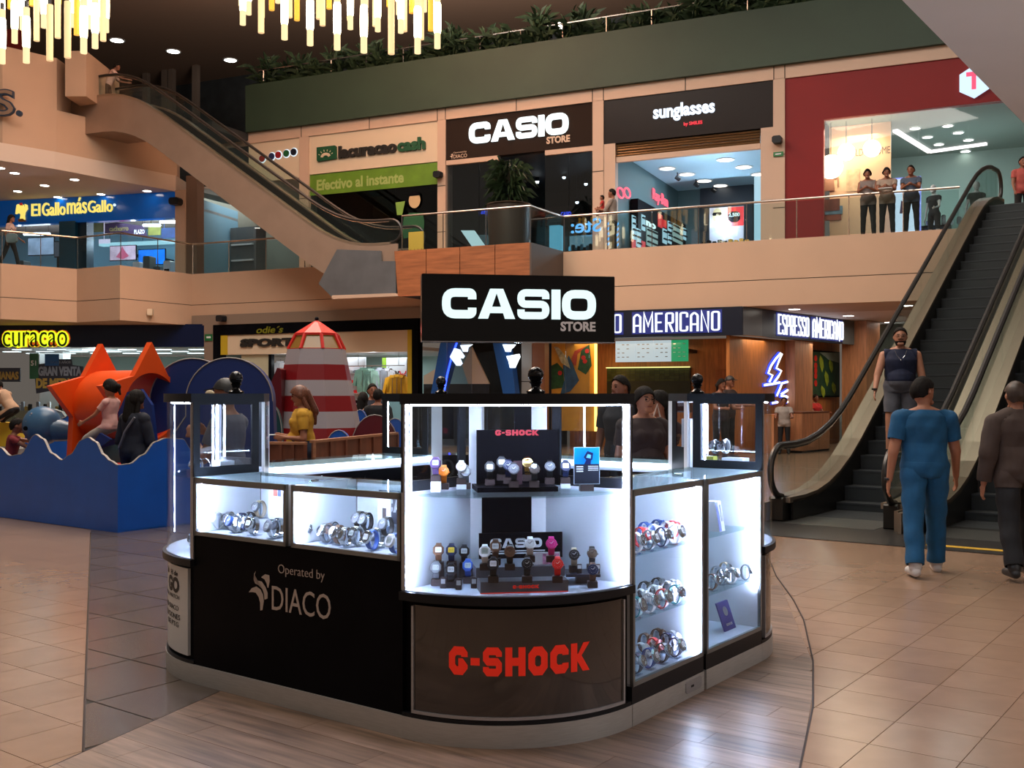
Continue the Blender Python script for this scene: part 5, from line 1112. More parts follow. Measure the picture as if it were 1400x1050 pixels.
# ---------------------------------------------------------------- blue shop front, upper left
BA = Fr(at(243,37)[0], 37, math.atan2(-1.8, 7.05)); 
def bu(px, w_=0): return BA.ray(px, w_)
def bz(px, v, w_=0): return 1.6+(538-v)/1440*BA.W(bu(px,w_), w_).y
t = Thing('shop_sign', 'blue sign board with yellow glowing lettering and a yellow bird emblem', 'sign', BA, (bu(120), 0, 7.8))
zt_, zb2 = 8.69, bz(243,297.5)
MB().box(bu(-80), 0, -.02, .3, zb2, zt_).build('board', mat('blue_board', rgb(8,84,170), .15, em=(.0,.08,.35), es=.25), t)
M_yel = emit('letter_yellow', (1,.80,.16), 1.0); M_yel2 = mat('letter_yellow_side', rgb(200,160,30), .5)
pb_ = onY(-.02)
for st_, a_, b_, v0, v1, nn in (('El', 44.5, 56, 279, 296.5, 0), ('Gallo', 59, 90.5, 277, 296, 0), ('más', 93, 119.5, 270.5, 293.5, 0), ('Gallo', 121.5, 155, 274, 291.5, 0)):
    pm = (a_+b_)/2; text(st_, bu(a_), bu(b_), bz(pm, v1-1), bz(pm, v0), pb_, M_yel, t, .06, .004)
u = bu(157.5); MB().cyl((u,-.06,bz(157,280.5)),(u,-.02,bz(157,280.5)),.05,n=10).build('mark', M_letter, t)
def bp(pts): return [(bu(x), bz(x, y)) for x, y in pts]
MB().prismY(bp([(24,288),(25,281),(27,279.5),(28,284),(30,285),(29.5,281),(32,279.5),(34,281.5),(33.5,285),(36.5,283),(36,279.5),(38.5,280.5),(39,286),(36,290),(35,295),(35.5,300.5),(33.5,300.5),(33,297),(31.5,300.5),(29.5,300.5),(30.5,294),(28,291),(23.5,293)]), -.10, -.02).build('emblem_body', M_yel, t)
MB().prismY(bp([(29.5,278.5),(33,278),(34,281.5),(30.5,281.5)]), -.12, -.10).build('emblem_comb', M_pr, t)
MB().prismY(bp([(27.5,300),(34,299.5),(37,303),(28,303.5)]), -.11, -.02).build('emblem_feet', mat('emblem_brown', rgb(170,110,40), .5), t)
M_bwall = mat('blue_shop_wall', rgb(120,165,190), .6)
struct('shop_wall', MB().box(-12, 0, 5, 5.1, ZF, 9), M_bwall, BA, 'pale blue rear wall of the blue-fronted shop'); struct('shop_wall', MB().box(-.1, 0, 0, 5, ZF, 8.7), M_bwall, BA, 'side wall of the blue-fronted shop')
struct('shop_ceiling', MB().box(-12, 0, .3, 5, 8.3, 8.4), M_soffit, BA, 'ceiling of the blue-fronted shop'); struct('shop_floor', MB().box(-12, 0, -3, 5, ZF-.02, ZF+.005), M_tile, BA, 'floor of the blue-fronted shop')
area(BA.W(-3, 2.5, 8.2), 2.5, 90, (.75,.88,1)); pt(BA.W(-3, 1.8, 7.3), 90, (.6,.8,1)); pt(BA.W(-8, 1.8, 7.3), 50, (.7,.85,1)); area(BA.W(-8, 2.5, 8.2), 2.5, 60, (.75,.88,1))
struct('pier_blue', MB().box(bu(82), bu(104), -.05, .35, ZF, zb2+.05), mat('teal_pier', rgb(14,70,96), .4), BA, 'teal pier in the middle of the blue shop front')
struct('pier_blue', MB().box(bu(104), bu(116), .1, .5, ZF, zb2+.05), mat('teal_pier_dark', rgb(10,44,64), .4), BA, 'dark side of the teal pier')
struct('pier_white', MB().box(.02, .42, -.2, .3, ZF, 8.7), M_trim, BA, 'pale pier right of the blue shop front'); struct('pier_grey', MB().box(.42, .85, -.15, .3, ZF, 9.2), mat('grey_pier', rgb(110,92,80), .6), BA, 'grey pier behind the railing corner')
cb = Thing('wall_speaker', 'black wall box at the top of the pale pier by the blue shop', 'speaker', BA, (.1, -.3, 8.3)); MB().bbox(-.05, .33, -.5, -.2, 8.15, 8.4, .06).build('body', M_cap, cb)
for i, (p0, p1, v0, v1, c, lab) in enumerate(((150,186,336,357,(205,175,195),'wall television with a pink drop picture in the blue shop'),(189,226,341,363,(20,110,220),'wall television with a blue picture in the blue shop'),(38,74,325,350,(120,130,150),'wall television with a grey scene in the blue shop'),(74,82,330,352,(80,84,96),'narrow framed picture beside the teal pier'),(117,124,334,354,(150,190,205),'narrow lit picture right of the teal pier'))):
    w_ = 3.5 if i < 3 else .6; q = Thing('television', lab, 'television' if i < 3 else 'picture', BA, (bu((p0+p1)/2,w_), w_, bz(p0,v1,w_)), 'screens in the blue shop')
    MB().box(bu(p0,w_), bu(p1,w_), w_, w_+.06, max(ZF+.05,bz(p0,v1,w_)), bz(p0,v0,w_)).build('bezel', M_black, q)
    MB().box(bu(p0+.6,w_), bu(p1-.6,w_), w_-.01, w_, max(ZF+.09,bz(p0,v1,w_)+.03), bz(p0,v0,w_)-.03).build('screen', mat('tv_%d' % i, rgb(*c), .2, em=rgb(*c), es=.6, var=.5, scale=2), q)
    MB().box(bu((p0+p1)/2,w_)-.06, bu((p0+p1)/2,w_)+.06, w_+.06, 5.0 if i < 3 else w_+.1, (bz(p0,(v0+v1)/2,w_)-.06) if i < 3 else ZF, bz(p0,(v0+v1)/2,w_)+.06).build('mount', M_cap, q)
    if i == 0: u = bu(168,w_); z = bz(168,347,w_); MB().prismY([(u-.3,z-.12),(u,z-.22),(u+.28,z-.1),(u+.1,z+.1),(u-.02,z+.3),(u-.12,z+.08)], w_-.02, w_-.01).build('pictured_drop', mat('drop_pink', rgb(200,90,120), .4, em=(.5,.08,.15), es=.5), q)
for i, (p0, p1, v, w_) in enumerate(((33,68,320,1.2),(196,219,308,2.6),(219,241,303.5,2.4))):
    q = Thing('tube_light', '%s white tube light from the left in the blue-fronted shop' % ORD[i], 'light', BA, (bu(p0,w_), w_, bz(p0,v,w_)), 'tube lights in the blue shop')
    MB().tube([(bu(p0,w_), w_, bz(p0,v,w_)), (bu(p1,w_), w_, bz(p1,v,w_))], .055, 8).build('tube', emit('tube_white', (.85,.95,1), 5), q)
    MB().cyl((bu(p0+2,w_),w_,bz(p0,v,w_)),(bu(p0+2,w_),w_,8.3),.01,n=5).cyl((bu(p1-2,w_),w_,bz(p1,v,w_)),(bu(p1-2,w_),w_,8.3),.01,n=5).build('hanger', M_cap, q)
q = Thing('hanging_banner', 'purple banner with pale lettering hung inside the blue shop', 'banner', BA, (bu(172,3), 3, 7.2))
MB().prismY([(bu(144,3),bz(144,319,3)),(bu(202,3),bz(202,324,3)),(bu(196,3),bz(196,309,3)),(bu(160,3),bz(160,304,3)),(bu(144,3),bz(144,306,3))], 2.98, 3.02).build('cloth', mat('purple_banner', rgb(52,34,70), .6), q)
MB().cyl((bu(150,3),3,7.5),(bu(150,3),3,8.3),.01,n=5).cyl((bu(195,3),3,7.5),(bu(195,3),3,8.3),.01,n=5).build('cord', M_cap, q)
text('cachorro', bu(150,3), bu(176,3), bz(163,316,3), bz(163,309,3), onY(2.98), mat('banner_gold', rgb(140,130,80), .5), q, .01, .02); text('PLAZO', bu(184,3), bu(198,3), bz(190,320,3), bz(190,314,3), onY(2.98), M_white, q, .01, .02)
for i, (p0, p1, v0, v1, c) in enumerate(((118,142,305,318,(96,100,60)),(203,220,309,322,(120,124,50)),(221,241,312,326,(30,60,110)))):
    solo('hanging_banner', ('olive banner left of the purple banner','olive banner right of the purple banner','navy banner at the right end of the blue shop')[i], 'banner', MB().box(bu(p0,3.1), bu(p1,3.1), 3.08, 3.12, bz(p0,v1,3.1), bz(p0,v0,3.1)).box(bu(p0,3.1)+.1, bu(p0,3.1)+.12, 3.09, 3.11, bz(p0,v0,3.1), 8.3), mat('ban_%d' % i, rgb(*c), .6, var=.3, scale=3), BA, (bu(p0,3.1), 3.1, bz(p0,v1,3.1)), 'side banners in the blue shop')
for k in range(2): MB().box(bu(150,3.4), bu(241,3.4), 3.38, 3.42, bz(200,331+k*8,3.4), bz(200,331+k*8,3.4)+.05); 
solo('light_shelf', 'long cyan-lit shelf line above the televisions in the blue shop', 'shelf', MB().box(bu(135,3.6), bu(241,3.6), 3.6, 3.9, bz(190,334,3.6), bz(190,330,3.6)), emit('shelf_cyan', (.5,.85,1), 1.0), BA, (bu(190,3.6), 3.6, bz(190,334,3.6)))
solo('pictured_card', 'small bright violet-white notice right of the teal pier', 'notice', MB().box(bu(135,2), bu(150,2), 2, 2.03, bz(140,333,2), bz(140,327,2)).cyl((bu(142,2),2.015,bz(140,327,2)),(bu(142,2),2.015,8.3),.01,n=5), emit('notice', (.85,.75,1), 1.0), BA, (bu(140,2), 2, bz(140,333,2)))
for i in range(8):
    px = 8+i*10 if i < 4 else 130+i*14
    q = Thing('appliance', '%s dark appliance on the floor of the blue shop' % ORD[i], 'appliance', BA, (bu(px,1.2), 1.2, ZF), 'appliances in the blue shop'); u = bu(px,1.2)
    MB().bbox(u-.14, u+.14, 1.2, 1.6, ZF, ZF+.7+.2*(i%3), .03).build('body', M_white if i % 3 == 1 else mat('cab_grey', rgb(90,96,98), .6), q); MB().box(u-.1, u+.1, 1.18, 1.2, ZF+.3, ZF+.6).build('panel', M_black, q)
for i, (p0, p1) in enumerate(((-40,40),(40,82),(116,165),(165,215),(215,242))):
    o = MB().box(bu(p0)+.01, bu(p1)-.01, .1, .12, ZF, zb2).build('pane', M_glass); o.matrix_world = Matrix.Translation(BA.W(0,0,0)) @ Matrix.Rotation(BA.a, 4, 'Z'); o.name = 'window_%d' % (50+i); o['kind'] = 'structure'
# ---------------------------------------------------------------- ground floor fronts
# navy sign, lower left
CA_ = Fr(at(279,34.6)[0], 34.6, math.atan2(-.3, 7.05))
def cu(px, w_=0): return CA_.ray(px, w_)
def cz(px, v, w_=0): return 1.6+(538-v)/1440*CA_.W(cu(px,w_), w_).y
t = Thing('shop_sign', 'navy sign board with yellow glowing lettering on the ground floor', 'sign', CA_, (cu(130), 0, 3.1))
MB().box(cu(-60), 0, 0, .3, cz(200,474.5), 3.88).build('board', mat('navy_board', rgb(10,22,58), .2), t)
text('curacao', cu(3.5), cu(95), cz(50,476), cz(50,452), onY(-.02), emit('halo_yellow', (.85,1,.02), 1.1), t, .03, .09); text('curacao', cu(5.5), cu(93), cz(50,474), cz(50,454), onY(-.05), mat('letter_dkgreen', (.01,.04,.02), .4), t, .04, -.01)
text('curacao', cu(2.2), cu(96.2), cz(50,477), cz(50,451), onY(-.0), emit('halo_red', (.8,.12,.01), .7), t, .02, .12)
M_cw = mat('curacao_wall', rgb(150,172,168), .7)
struct('shop_wall', MB().box(-9, .0, 8, 8.1, 0, 3.1), M_cw, CA_, 'rear wall of the white shop'); struct('shop_wall', MB().box(-.1, 0, .3, 8, 0, 3.1), M_cw, CA_, 'side wall of the white shop'); struct('shop_ceiling', MB().box(-9, 0, .3, 8, 3.15, 3.2), M_white, CA_, 'ceiling of the white shop')
area(CA_.W(-2.6, 4, 3.05), 3, 45, (.85,1,.98)); pt(CA_.W(-5, 3, 2.2), 80, (.85,1,.98)); area(CA_.W(-7, 4, 3.05), 3, 45, (.85,1,.98))
k_ = 0
for i in range(7):
    for j in range(3):
        u = -8.4+i*1.25; w_ = 2+j*1.7; q = Thing('ceiling_panel', 'flat white ceiling lamp in the white shop on the ground floor', 'light', CA_, (u,w_,3.13), 'flat lamps in the white shop'); MB().box(u-.28, u+.28, w_-.14, w_+.14, 3.12, 3.149).build('lamp', emit('lamp_flat', (.85,1,1), 2.2), q); MB().box(u-.31, u+.31, w_-.17, w_+.17, 3.14, 3.15).build('frame', M_white, q)
for i, (p0, p1) in enumerate(((-40,40),(40,110),(110,180),(180,240),(240,278))):
    o = MB().box(cu(p0)+.01, cu(p1)-.01, .1, .12, 0, 3.1).build('pane', M_glass); o.matrix_world = Matrix.Translation(CA_.W(0,0,0)) @ Matrix.Rotation(CA_.a, 4, 'Z'); o.name = 'window_%d' % (60+i); o['kind'] = 'structure'
q = Thing('sale_banner', 'dark sale banner with silver and gold lettering in the white shop window', 'banner', CA_, (cu(85,.16), .16, 2.0))
MB().prismY([(cu(x,.16), cz(x,y,.16)) for x, y in [(50,538),(48,516),(52,514),(52,498),(68,496),(68,491),(98,491),(99,499),(114,501),(113,530),(82,532)]], .14, .18).build('board', mat('banner_navy', rgb(34,34,54), .6), q)
text('GRAN VENTA', cu(53,.16), cu(112,.16), cz(80,514,.16), cz(80,501,.16), onY(.14), mat('silver_ink', rgb(150,156,172), .5), q, .02, .05); text('DE MEDIO', cu(50,.16), cu(106,.16), cz(80,531,.16), cz(80,517,.16), onY(.14), mat('gold_ink', rgb(196,160,70), .5), q, .02, .05); text('PASE 3 AÑOS', cu(70,.16), cu(97,.16), cz(80,497,.16), cz(80,493,.16), onY(.14), MATS['silver_ink'], q, .02, .02)
solo('window_sticker', 'blue square sticker above the sale banner', 'sticker', MB().box(cu(62,.16), cu(81,.16), .12, .15, cz(70,500,.16), cz(70,484,.16)), mat('sticker_blue', rgb(20,90,160), .5), CA_, (cu(70,.16), .16, cz(70,500,.16)))
q = Thing('window_banner', 'green vertical banner beside the sale banner', 'banner', CA_, (cu(47,.16), .16, 1.8)); MB().box(cu(41,.16), cu(53,.16), .13, .16, cz(47,518,.16), cz(47,483,.16)).build('cloth', mat('banner_dkgreen', rgb(24,104,62), .6), q); text('51', cu(43,.16), cu(50,.16), cz(47,500,.16), cz(47,493,.16), onY(.13), M_white, q, .01, .02)
q = Thing('sale_banner', 'dark banner fragment with gold lettering at the left edge', 'banner', CA_, (cu(12,.16), .16, 2.0)); MB().box(cu(-10,.16), cu(28,.16), .14, .18, cz(12,522,.16), cz(12,503,.16)).build('board', MATS['banner_navy'], q); text('SEMANAS', cu(-14,.16), cu(26,.16), cz(12,519,.16), cz(12,508,.16), onY(.14), MATS['gold_ink'], q, .02, .04)
struct('pillar', MB().box(cu(54,3), cu(86,3), 3, 3.6, 0, 3.1), M_white, CA_, 'white pillar inside the white shop')
for i in range(9):
    px = 5+i*26; q = Thing('shop_shelf', '%s low goods counter from the left in the white shop' % ORD[i], 'counter', CA_, (cu(px,2), 2, 0), 'goods counters in the white shop'); u = cu(px,2)
    MB().box(u-.27, u+.27, 2, 2.5, 0, 1.0).build('body', mat('counter_cream', rgb(150,146,120), .6), q); 
    for k in range(4): MB().bbox(u-.25+k*.13, u-.15+k*.13, 2.1, 2.2, 1.0, 1.15+.08*((k*7+i)%3), .02).build('goods', (M_black, M_white, MATS['silver_ink'], MATS['gold_ink'])[(k+i)%4], q)
# grey frame course and sports shop
struct('trim_grey', MB().box(fu(262,-.06), fu(726,-.06), -.06, .3, 3.84, 4.17), mat('grey_beige_course', rgb(140,122,108), .6), FA, 'grey course above the sports shop')
struct('pier_grey', MB().box(fu(279,-.06), fu(291,-.06), -.06, .4, 0, 3.84), MATS['grey_beige_course'], FA, 'grey pier between the navy sign and the sports shop')
q = Thing('exit_sign', 'small green exit sign on the grey pier by the sports shop', 'sign', FA, (fu(285,-.08), -.08, 3.3)); MB().box(fu(280.5,-.08), fu(290,-.08), -.10, -.06, fz(285,466,-.08), fz(285,457,-.08)).build('plate', MATS['exit_green'], q); MB().box(fu(282.5,-.1), fu(288,-.1), -.11, -.10, fz(285,462.5,-.08), fz(285,460,-.08)).build('arrow', M_white, q)
t = Thing('shop_sign', 'cream sign board in a black frame with black block lettering, half hidden', 'sign', FA, (fu(430,0), 0, 2.8))
MB().box(fu(303,0), fu(561,0), 0, .2, 2.86, 3.50).build('board', M_cream, t)
fr_ = MB().box(fu(291,-.05), fu(571,-.05), -.05, .25, 3.50, 3.84).box(fu(291,-.05), fu(301,-.05), -.05, .25, 0, 3.50).box(fu(563,-.05), fu(571,-.05), -.05, .25, 0, 3.5); fr_.build('black_frame', M_black, t)
MB().box(fu(301.5,-.03), fu(310.5,-.03), -.03, .0, 2.86, 3.50).build('yellow_edge', mat('yellow_edge', rgb(200,170,40), .5), t); MB().box(fu(557,-.03), fu(563,-.03), -.03, .25, 0, 3.55).build('yellow_edge', MATS['yellow_edge'], t)
text('SPORTS', fu(329,0), fu(413,0), 3.09, 3.36, lambda a_, b_, d: (a_+(b_-3.09)*.15, -d, b_), mat('sign_black_letters', (.02,.018,.016), .4), t, .06, .06)
text('odie´s', fu(350,-.05), fu(386,-.05), 3.52, 3.74, lambda a_, b_, d: (a_+(b_-3.5)*.3, -.05-d, b_), mat('olive_script', rgb(120,120,20), .5), t, .02, .02)
area(FA.W(fu(500,3), 3, 2.8), 3, 55, (.85,.95,1), sy=2)
struct('shop_wall', MB().box(fu(291,0), fu(571,0), 5, 5.1, 0, 3), mat('sport_wall', rgb(160,190,185), .6), FA, 'rear wall of the sports shop'); struct('shop_ceiling', MB().box(fu(291,0), fu(571,0), .3, 5, 2.9, 3), M_white, FA, 'ceiling of the sports shop')
solo('door_leaf', 'cream open door panel left of the lighthouse', 'door', fb(330, 368, .1, .16, 0, 2.85), mat('door_pale', rgb(190,186,160), .6), FA, (fu(350,.1), .1, 0)); solo('door_post', 'black door post beside the cream door panel', 'post', fb(367, 371, .05, .2, 0, 2.85), M_black, FA, (fu(369,.1), .1, 0))
random.seed(8); pt(FA.W(fu(510,.5), .5, 2.7), 28, (.9,.96,1)); pt(FA.W(fu(385,.5), .6, 2.6), 12, (.9,.96,1))
def shirt(px, v, w_, c, lab, grp):
    u = fu(px,w_); z = fz(px,v,w_); q = Thing('hanging_jacket', lab, 'jacket', FA, (u, w_, z-.75), grp); s_ = .95
    P = [(-.08,0),(-.28,-.06),(-.40,-.55),(-.30,-.58),(-.22,-.25),(-.22,-.78),(.22,-.78),(.22,-.25),(.30,-.58),(.40,-.55),(.28,-.06),(.08,0)]
    MB().prismY([(u+a_*s_, z+b_*s_) for a_, b_ in P], w_-.06, w_+.06).build('body', c, q); MB().prismY([(u-.1,z+.03),(u+.1,z+.03),(u+.06,z-.06),(u-.06,z-.06)], w_-.08, w_+.07).build('collar', c, q)
    MB().box(u-.006, u+.006, w_-.07, w_-.06, z-.75, z-.05).build('zip', M_chrome, q)
    MB().tube([(u,w_,z),(u,w_,z+.06),(u+.03,w_,z+.09)], .008, 5).build('hanger', M_cap, q)
    MB()
mk = lambda n, c: mat(n, rgb(*c), .7, var=.12, scale=6)
for i, (px, v, c) in enumerate(((497,504,(120,165,150)),(508,505,(150,190,175)),(521,504,(170,180,195)),(531,505,(190,195,205)),(383,495,(200,200,205)))):
    shirt(px, v, 1.2, mk('jac_%d' % i, c), ('mint green jacket hanging left in the sports shop','pale mint jacket beside the first in the sports shop','pale grey jacket in the middle of the sports shop','white-grey jacket beside the yellow shirts','white jacket hanging left of the lighthouse')[i], 'jackets in the sports shop')
for i, (px, v) in enumerate(((538,514),(544,513),(550,514))): shirt(px, v, 1.0, mk('yel', (220,160,20)), ('left','middle','right')[i]+'most of the three yellow shirts in the sports shop' if i != 1 else 'middle one of the three yellow shirts in the sports shop', 'yellow shirts')
q = Thing('shop_shelving', 'white wall shelving of shoes behind the jackets', 'shelving', FA, (fu(485,2), 2, 0)); MB().box(fu(470,2), fu(495,2), 2.2, 2.25, 0, 2.8).build('back', M_white, q)
for k in range(6):
    MB().box(fu(472,2), fu(495,2), 1.95, 2.2, .6+k*.33, .62+k*.33).build('shelf', M_white, q)
    for j in range(4): u = fu(475+j*5.4,2); MB().bbox(u-.05, u+.07, 1.95, 2.1, .62+k*.33, .72+k*.33, .03).build('shoe', (M_black, M_pr, M_white, MATS['silver_ink'])[(k+j)%4], q)
q = Thing('hanging_rail', 'steel clothes rail in the sports shop', 'rail', FA, (fu(510,1.2), 1.2, 2.5)); zr = fz(510,504,1.2)+.09; MB().tube([(fu(375,1.2),1.2,zr),(fu(553,1.2),1.2,zr)], .015, 6).build('bar', M_chrome, q); MB().cyl((fu(490,1.2),1.2,zr),(fu(490,1.2),1.2,2.9),.01,n=5).cyl((fu(545,1.2),1.2,zr),(fu(545,1.2),1.2,2.9),.01,n=5).build('hanger_rod', M_chrome, q)
q = Thing('wall_panel', 'green and white upper panel with a cap picture in the sports shop', 'panel', FA, (fu(540,3), 3, 2.4)); MB().box(fu(527,3), fu(556,3), 3, 3.05, 2.1, 2.8).build('board', M_white, q); MB().box(fu(523,3), fu(528,3), 2.98, 3.05, 1.9, 2.8).build('green_strip', mat('lime', rgb(150,190,40), .5), q)
for k in (541, 551): u = fu(k,3); MB().tube([(u+.12*math.cos(a_*PI/6), 2.98, 2.35+.12*math.sin(a_*PI/6)) for a_ in range(6,13)], .018, 5).build('cap_print', M_pr if k > 545 else M_black, q)
# dark shop with blue arch and neon shapes
struct('shop_wall', MB().box(fu(571,0), fu(712,0), 3.5, 3.6, 0, 3.9), M_dark, FA, 'dark shop rear wall'); struct('shop_fascia', MB().box(fu(571,0), fu(712,0), 0, .2, 3.45, 3.84), M_black, FA, 'black fascia of the dark shop')
M_barch = mat('blue_arch', rgb(18,74,140), .4)
t = Thing('entrance_arch', 'blue leaning arch with a neon line and white glowing jagged letters', 'arch', FA, (fu(645,-.3), -.3, 0))
def pF(pts, w_=-.3): return [(fu(x,w_), fz(x,y,w_)) for x, y in pts]
MB().prismY(pF([(591,540),(607,540),(626,470),(632,430),(604,470)]), -.4, -.1).build('left_leg', M_barch, t)
MB().prismY(pF([(690,540),(707,540),(702,500),(695,470),(686,430),(676,470)]), -.4, -.1).build('right_leg', M_barch, t)
MB().tube([(fu(x,-.42), -.42, fz(x,y,-.42)) for x, y in ((607,536),(612,510),(617,490),(624,470),(628,462))], .028, 6).build('neon_line', emit('neon_deepblue', (.02,.06,1), 6), t)
M_jag = emit('jag_white', (.85,.95,1), 2.2)
for nm, pts in (('glowing_letter', [(616,488),(622,476),(629,478),(635,487),(633,490),(629,490),(632,497),(629,500),(625,500)]), ('glowing_letter', [(630,472),(646,471),(640,475),(639,481),(634,481)]), ('glowing_letter', [(688,471),(705,471),(702,475),(699,477),(698,481),(692,481)]), ('glowing_letter', [(693,487),(710,484),(711,488),(704,503),(698,503),(696,494)])):
    MB().prismY(pF(pts, -.45), -.5, -.42).build(nm, M_jag, t)
q = Thing('panel_board', 'angular beige shape standing inside the dark shop', 'panel', FA, (fu(655,1.5), 1.5, 0)); MB().prismY([(fu(x,1.5), fz(x,y,1.5)) for x, y in [(640,525),(669,525),(645,474),(632,500)]], 1.5, 1.56).build('board', M_cream, q); MB().prismY([(fu(x,1.5), fz(x,y,1.5)) for x, y in [(579,525),(593,525),(596,504),(579,514)]], 1.5, 1.56).build('board', M_cream, q); MB().box(fu(579,1.5), fu(669,1.5), 1.5, 1.56, 0, fz(620,525,1.5)).build('base', M_dark, q)
struct('pillar', MB().box(fu(713,-.04), fu(727,-.04), -.04, .5, 1.95, 3.86), mat('grey_pier2', rgb(132,128,124), .6), FA, 'grey clad pillar upper course'); struct('pillar', MB().box(fu(713,-.04), fu(727,-.04), -.04, .5, 0, 1.93), MATS['grey_pier2'], FA, 'grey clad pillar lower course')
# ---------------------------------------------------------------- coffee bar
M_cf = mat('cafe_fascia', (.010,.013,.028), .3)
struct('wall_cafe', MB().box(fu(727,0), fu(745,0), -.02, .3, 0, 3.86), mat('cafe_wood_dark', rgb(110,62,34), .5), FA, 'dark wood edge of the coffee bar')
def seg(px0, w0, px1, w1):
    A = FA.W(fu(px0,w0), w0); B = FA.W(fu(px1,w1), w1); return Fr(A.x, A.y, math.atan2(B.y-A.y, B.x-A.x)), (B-A).length
t = Thing('shop_sign', 'black sign board with tall narrow white glowing letters over the coffee bar', 'sign', FA, (fu(900,-.02), -.02, 3.12))
MB().box(fu(745,-.05), fu(1015,-.05), -.05, .15, 3.12, 3.86).build('board', M_cf, t)
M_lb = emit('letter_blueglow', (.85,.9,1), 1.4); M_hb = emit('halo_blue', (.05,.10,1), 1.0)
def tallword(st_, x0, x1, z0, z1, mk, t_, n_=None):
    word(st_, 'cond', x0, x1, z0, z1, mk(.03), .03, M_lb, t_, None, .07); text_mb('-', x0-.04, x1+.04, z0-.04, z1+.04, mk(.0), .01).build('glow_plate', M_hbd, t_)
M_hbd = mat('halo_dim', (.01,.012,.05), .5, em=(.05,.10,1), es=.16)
onyd = lambda y: (lambda d0: (lambda a_, b_, d: (a_, y-d0-d, b_)))
tallword('O', fu(839,-.05), fu(850.5,-.05), 3.24, 3.76, onyd(-.05), t); tallword('AMERICANO', fu(866,-.05), fu(985,-.05), 3.24, 3.76, onyd(-.05), t); tallword('ESPRESS', fu(750,-.05), fu(836,-.05), 3.24, 3.76, onyd(-.05), t)
CP = Fr(*at(1016,27.3), math.atan2(33-27.3, at(1172,33)[0]-at(1016,27.3)[0]))
cl_ = math.hypot(33-27.3, at(1172,33)[0]-at(1016,27.3)[0])
def pu(px, w_=0): return CP.ray(px, w_)
t = Thing('shop_sign', 'slanting side board with the same narrow glowing letters', 'sign', CP, (cl_/2, 0, 3.12))
MB().box(0, pu(1042), 0, .15, 3.12, 3.86).build('corner_board', mat('cafe_fascia_grey', (.07,.07,.085), .3), t); MB().box(pu(1042), pu(1152), 0, .15, 3.12, 3.86).build('board', M_cf, t); MB().box(pu(1152), cl_, 0, .15, 3.12, 3.86).build('end_board', mat('cafe_fascia_green', (.10,.13,.13), .2), t)
tallword('ESPRESSO', pu(1062), pu(1104), 3.22, 3.78, onyd(0), t); tallword('AMERICANO', pu(1109), pu(1151), 3.22, 3.78, onyd(0), t)
cw1 = struct('wall_cafe', MB().box(fu(745,1.0), fu(1000,1.0), 3.0, 3.2, 0, 3.2), M_woodwall, FA, 'wood panelled rear wall of the coffee bar')
struct('wall_cafe', MB().box(.02, pu(1090,.4), .40, .50, 0, 3.12), M_woodwall, CP, 'wood panelled side wall of the coffee bar')
struct('pillar', MB().box(pu(1087,.1), pu(1111,.1), .10, .40, 0, 3.12), woodmat('wood_light', rgb(186,128,90), (8,8,.8), .5), CP, 'light wood pillar below the slanting sign')
struct('wall_cafe', MB().box(pu(1100,1.0), cl_+1.0, 1.0, 1.2, 0, 3.3), M_woodwall, CP, 'wood wall with the leaf painting')
struct('pillar', MB().box(pu(1168), pu(1186), -.4, .4, 0, 3.86), MATS['wood_light'], CP, 'wood pillar at the end of the coffee bar')
struct('ceiling_cafe', MB().box(fu(727,0), fu(1400,0), .3, 8, 3.865, 3.95), M_soffit, FA, 'white soffit beyond the coffee bar')
struct('wall_far', MB().box(fu(1180,9), 30, 9.5, 9.6, 0, 3.9), mat('far_wall', rgb(150,160,150), .6, em=(.3,.34,.3), es=.0), FA, 'pale far wall behind the escalator')
area(FA.W(fu(860,2), 1.8, 3.05), 3, 45, (1,.72,.40), sy=1); area(CP.W(pu(1125), .2, 3.05), 1.2, 22, (1,.75,.45)); area(CP.W(pu(1050), .3, 3.05), 1.0, 12, (1,.75,.45)); area(FA.W(fu(1250,5), 5, 3.7), 3, 70, (1,.9,.8))
t = Thing('menu_screens', 'row of three pale menu screens and one green one on the wood wall', 'screen', FA, (fu(890,2), 2.0, 2.2))
for i, (p0, p1) in enumerate(((841.5,868),(868.8,893),(893.8,917),(917.8,940.5))):
    z0_, z1_ = fz(890,494.5,2), fz(890,465.5,2)
    s_ = MB().box(fu(p0,2), fu(p1,2), 2.0, 2.06, z0_, z1_).build('screen', emit('menu_pale', (.62,.74,.78), .75) if i < 3 else emit('menu_green', (.02,.35,.14), .8), t)
    for k in range(4):
        for j in range(3):
            if (i*5+k*3+j) % 4 == 0: continue
            a_ = fu(p0,2)+.06+j*.14; MB().box(a_, a_+.07, 1.99, 2.0, z1_-.12-k*.12, z1_-.10-k*.12).build('menu_item', M_white if i == 3 else mat('menu_ink', rgb(100,84,60), .6), t, s_)
MB().box(fu(841,2), fu(941,2), 2.06, 3.0, fz(890,480,2)-.05, fz(890,480,2)+.05).build('bracket', M_cap, t)
q = Thing('wall_art', 'painted panel of a long-billed bird among leaves on yellow, with a light line', 'painting', FA, (fu(780,1.6), 1.6, .5))
pw_ = 1.6; U2 = lambda x: fu(x, pw_); Z2 = lambda x, y: fz(x, y, pw_); ar = lambda pts: [(U2(x), Z2(x,y)) for x, y in pts]
MB().box(U2(754), U2(813), pw_, pw_+.06, .5, 3.1).build('panel', mat('art_yellow', rgb(226,160,50), .5, var=.2, scale=1.5), q)
MB().prismY(ar([(754,500),(762,496),(770,505),(772,530),(754,532)]), pw_-.01, pw_).build('painted_leaves', mat('art_green', rgb(40,84,40), .6, var=.4, scale=6), q)
MB().prismY(ar([(795,478),(806,471),(809,500),(801,512),(790,505)]), pw_-.01, pw_).build('painted_leaves', MATS['art_green'], q)
